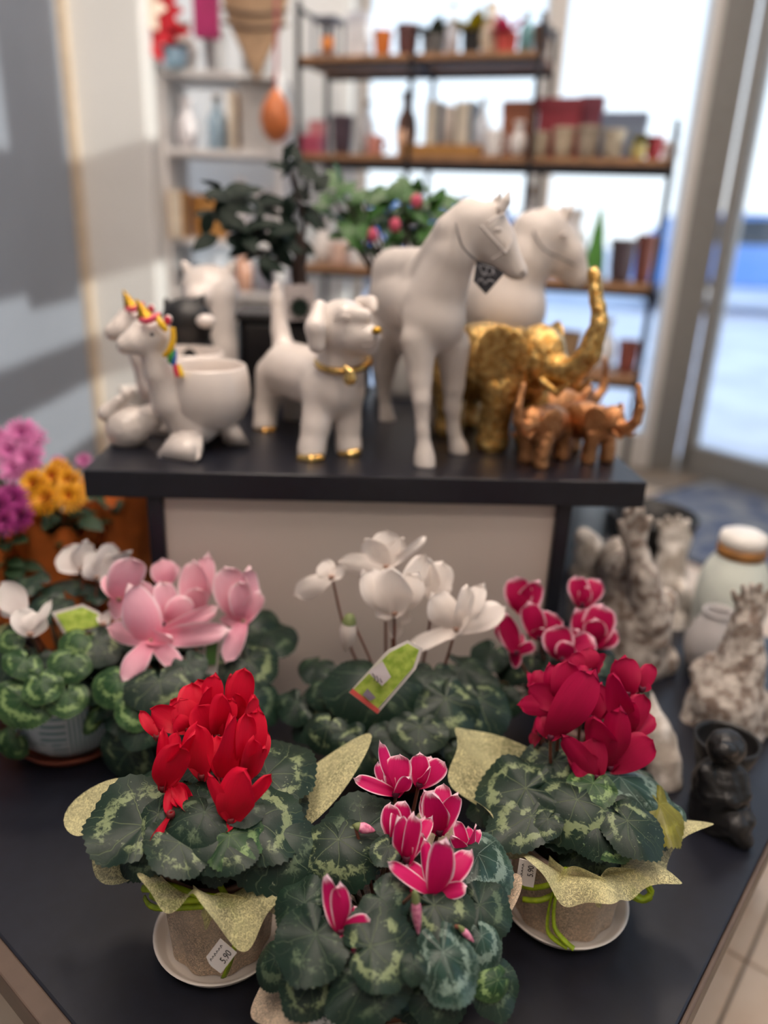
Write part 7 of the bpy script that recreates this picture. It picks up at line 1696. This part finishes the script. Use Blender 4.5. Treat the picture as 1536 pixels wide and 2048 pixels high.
CM = {}
def cmat(c, rough=.45):
    return pm('paint_' + c, c, rough, var=.12)
def item(kind, s, z, w, h, c, label, t=.12, c2=None, P=None, rz=None, cat=None):
    p = Vector(P) if P is not None else Vector(sp_(s, t, z))
    rz = SRZ if rz is None else rz
    r = w / 2
    if kind == 'vase':
        e = thing('ceramic_vase', label, cat or 'vase', p)
        lathe('body', vessel(r * .6, r, r * .6, h, .004, r * .42), p, cmat(c), e, 28)
        lathe('lip', [(r * .5, h - .004), (r * .66, h), (r * .62, h + .006), (r * .5, h + .002)], p, cmat(c2 or c), e, 24)
    elif kind == 'pot':
        e = thing('flower_pot', label, cat or 'pot', p)
        lathe('body', vessel(r * .7, r * .92, r, h, .005), p, cmat(c), e, 28)
        lathe('rim', [(r * .92, h * .86), (r * 1.06, h * .88), (r * 1.06, h), (r * .92, h * 1.0)], p, cmat(c2 or c), e, 28)
    elif kind == 'box':
        e = thing('gift_box', label, cat or 'box', p)
        box('body', p + Vector((0, 0, h * .39)), (w, w * .7, h * .78), cmat(c), e, rz, .003)
        box('lid', p + Vector((0, 0, h * .88)), (w * 1.05, w * .74, h * .24), cmat(c2 or c), e, rz, .003)
    elif kind == 'book':
        e = thing('book', label, cat or 'book', p)
        for sx in (-1, 1):
            box('cover', p + Vector((math.cos(rz) * sx * w * .47, math.sin(rz) * sx * w * .47, h / 2)), (w * .07, .16, h), cmat(c), e, rz, .001)
        box('pages', p + Vector((0, 0, h / 2)), (w * .86, .15, h * .96), cmat('d8d0c0'), e, rz, .001)
    elif kind == 'candle':
        e = thing('pillar_candle', label, cat or 'candle', p)
        lathe('wax', [(0, 0), (r, 0), (r, h * .93), (r * .85, h * .95), (0, h * .92)], p, cmat(c), e, 24)
        lathe('wick', [(0, h * .9), (.0015, h * .9), (.0015, h), (0, h)], p, cmat('2a2420'), e, 8)
    elif kind == 'bottle':
        e = thing('glass_bottle', label, cat or 'bottle', p)
        lathe('body', [(0, 0), (r, 0), (r, h * .55), (r * .75, h * .66), (r * .35, h * .76), (r * .33, h * .92), (0, h * .92)], p, cmat(c, .15), e, 24)
        lathe('stopper', [(0, h * .9), (r * .4, h * .9), (r * .42, h), (0, h)], p, cmat(c2 or '8a6a48'), e, 16)
    elif kind == 'lantern':
        e = thing('lantern', label, cat or 'lantern', p)
        box('base', p + Vector((0, 0, .008)), (w, w, .016), cmat(c), e, rz, .002)
        box('roof', p + Vector((0, 0, h * .86)), (w * 1.08, w * 1.08, h * .12), cmat(c), e, rz, .01)
        for sx in (-1, 1):
            for sy in (-1, 1):
                o = Matrix.Rotation(rz, 3, 'Z') @ Vector((sx * w * .44, sy * w * .44, 0))
                box('post', p + o + Vector((0, 0, h * .42)), (w * .1, w * .1, h * .84), cmat(c), e, rz, .001)
        lathe('candle', [(0, .016), (w * .27, .016), (w * .27, h * .5), (0, h * .5)], p, cmat(c2 or 'd07a28'), e, 18)
    elif kind == 'mug':
        e = thing('ceramic_mug', label, cat or 'mug', p)
        lathe('body', vessel(r * .85, r * .95, r, h, .004), p, cmat(c), e, 26)
        pts = [p + Vector((r * .9 + r * .55 * math.sin(a), 0, h * .5 + h * .3 * math.cos(a))) for a in [k * PI / 6 for k in range(7)]]
        tube('handle', pts, r * .12, cmat(c), e, 6)
    elif kind == 'plant':
        e = thing('potted_succulent', label, cat or 'potted plant', p)
        lathe('pot', vessel(r * .6, r * .75, r * .8, h * .5, .004), p, cmat(c), e, 22)
        rr = random.Random(int(h * 1e4) + int(w * 1e4))
        g = small_leaf('leaf', cmat(c2 or '4c7a34'), .5)
        for k in range(16):
            a = rr.uniform(0, 2 * PI)
            d = Vector((math.cos(a), math.sin(a), rr.uniform(.2, 1.4))).normalized()
            obj('leaf', g, None, e, Matrix.Translation(p + Vector((0, 0, h * .45))) @ frame3(d, (0, 0, 1) if abs(d.z) < .9 else (1, 0, 0)).to_4x4() @ Matrix.Scale(h * .6, 4))
    elif kind == 'cone':
        e = thing('tree_ornament', label, cat or 'ornament', p)
        lathe('cone', [(0, 0), (r, 0), (r * .82, h * .25), (r * .86, h * .27), (r * .55, h * .55), (r * .6, h * .57), (r * .18, h * .9), (0, h * .95)], p, cmat(c), e, 24)
        lathe('tip', [(0, h * .93), (r * .14, h * .95), (r * .1, h), (0, h * 1.01)], p, cmat(c2 or 'd8c070'), e, 12)
    elif kind == 'basket':
        e = thing('woven_basket', label, cat or 'basket', p)
        prof = [(0, 0)] + [(r * (.86 + .14 * k / 10) + (.003 if k % 2 else -.002), h * k / 10) for k in range(11)] + [(r * .94, h * .99), (r * .84, h * .1), (0, h * .1)]
        lathe('body', prof, p, pm('wicker_' + c, c, .7, var=.35, scale=80, bump=.6), e, 30)
        lathe('rim', [(r * .97, h * .97), (r * 1.05, h * .98), (r * 1.05, h * 1.04), (r * .97, h * 1.05), (r * .93, h)], p, pm('wicker_' + c, c, .7), e, 30)
    return e

Z1, Z2, Z3, Z4 = 1.87, 1.54, 1.13, .80
for a in (
    ('lantern', .09, Z1, .10, .15, '5a6070', 'grey lantern with orange candle on the top shelf', .10, 'd07a28'),
    ('box', .20, Z1, .08, .16, 'd8dce2', 'white lidded box on the top shelf beside the lantern', .14, 'c8ccd6'),
    ('pot', .31, Z1, .07, .09, 'c8702a', 'orange flower pot on the top shelf', .10),
    ('pot', .40, Z1, .085, .11, '5c3a3a', 'dark brown flower pot next to the orange pot', .12),
    ('plant', .50, Z1, .11, .15, '6a6a6a', 'succulent in a grey pot on the top shelf', .12, '5d6b5c'),
    ('bottle', .575, Z1, .05, .17, 'd8dde8', 'white glass bottle on the top shelf', .10),
    ('plant', .64, Z1, .09, .17, '26282a', 'yellow-green succulent in a black pot', .13, 'b9b432'),
    ('vase', .71, Z1, .075, .16, 'd8cdb8', 'cream ceramic vase on the top shelf', .12),
    ('plant', .775, Z1, .10, .14, 'c85048', 'pink-flowered plant in a coral pot', .10, 'd84a84'),
    ('bottle', .84, Z1, .05, .14, '6a9aa0', 'teal glass bottle near the end of the top shelf', .12),
    ('pot', .89, Z1, .06, .10, '6a4a34', 'brown pot at the end of the top shelf', .14),
    ('box', .04, Z2, .085, .07, 'b0506a', 'pink gift box under the lantern shelf', .08, 'c8607a'),
    ('box', .055, Z2 + .071, .06, .05, 'd08a90', 'small rose gift box stacked on the pink box', .09, 'c87a84'),
    ('pot', .155, Z2, .085, .14, '4a3c48', 'dark plum cylinder pot on the middle shelf', .10),
    ('bottle', .235, Z2, .06, .20, 'd8dce4', 'tall white bottle on the middle shelf', .16),
    ('mug', .30, Z2, .07, .07, 'c88a80', 'salmon pink mug on the middle shelf', .08),
    ('vase', .405, Z2, .085, .22, '6e4a3a', 'tall brown vase with narrow neck on the middle shelf', .14),
    ('candle', .435, Z2, .06, .09, 'e8b898', 'peach pillar candle in front of the brown vase', .04),
    ('book', .52, Z2, .05, .19, '4a4648', 'dark grey book standing behind the wooden tray', .16),
    ('candle', .585, Z2, .05, .18, 'cfc4ba', 'pale stone-coloured tall candle between dark books', .10),
    ('book', .64, Z2, .06, .19, '3a3a42', 'charcoal book standing beside the tall candle', .16),
    ('bottle', .71, Z2, .055, .20, 'dde4ee', 'clear white bottle beside the charcoal book', .10),
    ('mug', .77, Z2, .065, .09, 'e2e0e0', 'white mug in front of the brown box', .04),
    ('box', .835, Z2, .11, .19, '9a5f44', 'tall brown box in the middle of the shelf', .14, '8a5038'),
    ('vase', .86, Z2, .06, .11, 'd8d4d2', 'small white vase in front of the brown box', .04),
    ('box', .985, Z2, .15, .20, '8e2c3a', 'dark red box with lid on the middle shelf', .16, '7a2230'),
    ('box', 1.09, Z2, .08, .21, '6a2a3c', 'narrow maroon box beside the dark red box', .17),
    ('pot', .935, Z2, .075, .08, 'a89a86', 'beige clay pot in front of the dark red box', .04),
    ('pot', 1.02, Z2, .075, .095, 'b3a48e', 'sandy clay pot second along the front row', .04),
    ('pot', 1.105, Z2, .08, .10, '9c9080', 'taupe clay pot third along the front row', .04),
    ('pot', 1.19, Z2, .075, .09, 'aaa08e', 'stone coloured clay pot before the grey bag', .04),
    ('box', 1.21, Z2, .15, .155, '77849c', 'grey-blue carton at the end of the shelf', .17, '6c7890'),
    ('plant', 1.275, Z2, .07, .09, 'b0a468', 'small yellow-green plant at the shelf end', .05, 'a0a02c'),
    ('pot', 1.325, Z2, .06, .075, '9a3442', 'small red pot at the shelf end', .08),
    ('mug', 1.375, Z2, .05, .06, 'e6e4e8', 'white mug at the very end of the shelf', .10),
    ('vase', .08, Z3, .10, .16, 'e8e2de', 'white round vase behind the bonsai', .10),
    ('mug', .17, Z3, .08, .09, 'd8b8a8', 'blush pink mug behind the bonsai', .06),
    ('mug', .255, Z3, .08, .09, 'e8e4e2', 'white mug beside the blush mug', .06),
    ('vase', .33, Z3, .085, .12, 'eef0f4', 'bright white vase behind the azalea', .08),
    ('box', .50, Z3, .14, .16, 'dcd8e4', 'lavender white carton below the middle shelf', .14),
    ('vase', .66, Z3, .11, .27, 'c6c8da', 'pale lilac tall vase below the middle shelf', .14),
    ('vase', .80, Z3, .09, .24, '77727c', 'grey tall vase below the middle shelf', .14),
    ('bottle', .90, Z3, .10, .32, 'e4e0e0', 'large white bottle below the middle shelf', .14),
    ('cone', 1.175, Z3, .085, .27, '5fa04c', 'green cone tree ornament on the lower shelf', .08),
    ('vase', 1.08, Z3, .12, .24, 'f0eef0', 'large white bulbous vase beside the green cone', .12),
    ('pot', 1.27, Z3, .09, .15, '4a3f48', 'dark pot beside the green cone', .08),
    ('pot', 1.345, Z3, .07, .17, '7a4a44', 'brown-red pot at the lower shelf end', .14),
    ('vase', .95, Z4, .12, .20, 'ded8d4', 'white vase on the lowest shelf', .12),
    ('basket', 1.10, Z4, .13, .13, 'a88a68', 'tan wicker basket on the lowest shelf', .10),
    ('vase', 1.24, Z4, .11, .19, 'e8eaee', 'round white vase on the lowest shelf end', .10),
    ('pot', 1.34, Z4, .08, .12, '8f5048', 'reddish pot on the lowest shelf end', .12),
    ('box', .60, Z4, .18, .16, 'c8c4d0', 'pale grey carton on the lowest shelf', .14),
):
    item(*a)
tray = thing('wooden_tray', 'shallow wooden tray before the tall candles', 'tray', sp_(.58, .035, Z2))
box('base', sp_(.58, .035, Z2 + .005), (.30, .06, .01), pm('tray_wood', 'a8783c', .6), tray, SRZ, .002)
for s, t, w, d in ((.58, .008, .30, .008), (.58, .062, .30, .008)):
    box('side', sp_(s, t, Z2 + .018), (w, d, .036), pm('tray_wood', 'a8783c', .6), tray, SRZ, .002)

# white cabinet and wall shelves at the back
WHS = pm('white_furniture', 'dddbda', .55, var=.05)
cab = thing('white_cabinet', 'white shelf cabinet standing beside the column', 'cabinet', (-.62, 3.3, 0))
for x in (-.875, -.452):
    box('side_panel', (x, 3.32, .9), (.02, .34, 1.8), WHS, cab, 0, .003)
for z in (.55, 1.02, 1.215, 1.53, 1.79):
    box('shelf', (-.664, 3.32, z - .011), (.41, .33, .022), WHS, cab, 0, .002)
box('back_panel', (-.664, 3.495, .52), (.41, .012, 1.0), WHS, cab, 0, .002)
for a in (
    ('vase', (-.80, 3.22, 1.79), .10, .15, 'd0ccc8', 'round white vase on top of the cabinet', None),
    ('pot', (-.69, 3.24, 1.79), .09, .14, 'a8a4a4', 'grey cylinder pot on top of the cabinet', None),
    ('bottle', (-.545, 3.26, 1.79), .10, .27, 'b4b2b2', 'tall light grey bottle on top of the cabinet', None),
    ('vase', (-.80, 3.22, 1.53), .085, .17, 'dcd8dc', 'white vase on the upper cabinet shelf', None),
    ('bottle', (-.69, 3.24, 1.53), .075, .19, 'a8c4d8', 'light blue bottle on the upper cabinet shelf', None),
    ('book', (-.62, 3.24, 1.53), .03, .20, '8a6444', 'brown book upright on the upper cabinet shelf', None),
    ('box', (-.53, 3.24, 1.53), .13, .23, 'c0bebc', 'tall off-white carton on the upper cabinet shelf', None),
    ('book', (-.835, 3.2, 1.215), .05, .17, 'c89a5c', 'tan book beside the wicker basket', None),
    ('basket', (-.725, 3.22, 1.215), .15, .15, 'c08a48', 'honey coloured wicker basket on the cabinet', None),
    ('vase', (-.605, 3.22, 1.215), .07, .22, 'd8d6da', 'white slim vase beside the honey basket', None),
    ('box', (-.51, 3.24, 1.215), .09, .19, 'cfcdd0', 'white carton beside the slim vase', None),
    ('mug', (-.80, 3.2, 1.02), .08, .09, '5a4438', 'brown mug on the cabinet below the basket', None),
    ('vase', (-.70, 3.2, 1.02), .09, .12, 'dfe6f0', 'bluish white vase on the cabinet below the basket', None),
    ('bottle', (-.60, 3.2, 1.02), .08, .18, 'c89a84', 'pinkish clay bottle behind the white head planter', None),
    ('bottle', (-.51, 3.2, 1.02), .08, .18, '9a9aa8', 'blue-grey bottle beside the pinkish clay bottle', None),
):
    k, P, w, h, c, lb, c2 = a
    item(k, 0, 0, w, h, c, lb, .1, c2, P, 0)
# hanging decorations
RDF = pm('red_felt', 'c01c2c', .8)
pf = thing('poinsettia_garland', 'red and white artificial flower hanging high beside the column', 'decoration', (-0.8611,3.1,1.9414))
PSL = small_leaf('petal', RDF, .5)
PSW = small_leaf('petal', pm('felt_white', 'e4d4c4', .8), .6)
rn = random.Random(3)
for cpt, me, n in (((-0.8462,3.1,1.9568), PSL, 9), ((-0.8865,3.1,1.8729), PSL, 6), ((-0.9005,3.08,1.9579), PSW, 7), ((-0.8292,3.12,1.9016), PSL, 5)):
    for k in range(n):
        a = 2 * PI * k / n
        obj('petal', me, None, pf, Matrix.Translation(cpt) @ frame3((math.cos(a), -.25, math.sin(a)), (0, -1, .1)).to_4x4() @ Matrix.Scale(.085, 4))
tube('hanging_wire', [(-0.8696,3.12,1.9001),(-0.8637,3.12,1.9902),(-0.849,3.12,2.1643),(-0.8332,3.12,2.3575)], .002, IRON, pf, 5)
mb = thing('gift_bag', 'magenta paper gift bag hanging by its handles', 'bag', (-0.6895,3.1,1.9028))
mgx, mgy, mgz = (-0.6853,3.1,1.9627)
box('body', (mgx, mgy, mgz), (.085, .05, .17), pm('magenta_paper', 'a81e62', .6), mb, 0, .004)
tube('handle', [(mgx - .025, mgy, mgz + .08), (mgx - .02, mgy, mgz + .16), (mgx + .02, mgy, mgz + .16), (mgx + .025, mgy, mgz + .08)], .003, pm('bag_cord', 'd8c8c0', .8), mb, 6)
hp = thing('hanging_plant', 'small dark green plant in a pale blue pot below the red flower', 'potted plant', (-0.7803,3.15,1.8086))
hx, hy, hzz = (-0.7851,3.15,1.7848)
lathe('pot', vessel(.03, .04, .045, .06, .004), (hx - .03, hy, 1.79), cmat('9cc0d8'), hp, 24)
for k in range(14):
    a = rn.uniform(0, 6.28)
    obj('leaf', FICUS, None, hp, Matrix.Translation((hx - .03, hy, 1.84)) @ frame3((math.cos(a), math.sin(a), rn.uniform(.2, .9)), (0, 0, 1)).to_4x4() @ Matrix.Scale(.07, 4))
mac = thing('macrame_hanging', 'tan macrame wall hanging tapering to a point', 'decoration', (-0.5344,3.2,1.9898))
TAN = pm('tan_cotton_cord', 'a8896c', .9, var=.25, scale=40, bump=.5)
cords = []
mtop = (-0.5188,3.11,2.0005)
for k in range(27):
    u = -1 + 2 * k / 26
    x = mtop[0] + u * .115
    low = 1.90 - (1 - abs(u)) * .17
    cords.append([(x, 3.11, 2.15), (x * .98 + mtop[0] * .02, 3.105, (2.15 + low) / 2), (x + (mtop[0] - x) * .25, 3.11, low + .02)])
tubes('cords', cords, .006, TAN, mac, 5)
for z in (2.12, 1.97, 1.93):
    tubes('knot_row', [[(mtop[0] - .115, 3.10, z), (mtop[0], 3.098, z - .015), (mtop[0] + .115, 3.10, z)] ], .007, pm('dark_cord', '6a5648', .9), mac, 6)
tube('dowel', [(mtop[0] - .15, 3.11, 2.15), (mtop[0] + .15, 3.11, 2.15)], .01, WOOD, mac, 8, 1, False)
og = thing('hanging_gourd', 'orange gourd lantern hanging on a red cord beside the shelving', 'lantern', (-0.4418,3.05,1.5859))
gxx, gyy, gzz = (-0.4319,2.98,1.5482)
lathe('gourd', [(0, 0), (.02, .003), (.045, .03), (.055, .07), (.045, .115), (.022, .15), (.01, .165), (0, .168)], (gxx, gyy, gzz), pm('orange_gourd', 'c8703c', .5, var=.2), og, 30)
tube('cord', [(gxx, gyy, gzz + .16), (gxx + .005, gyy, gzz + .4), (gxx, gyy, gzz + .9)], .006, pm('red_cord', 'a04a54', .8), og, 6)

bpy.data.scenes.remove(WORK)
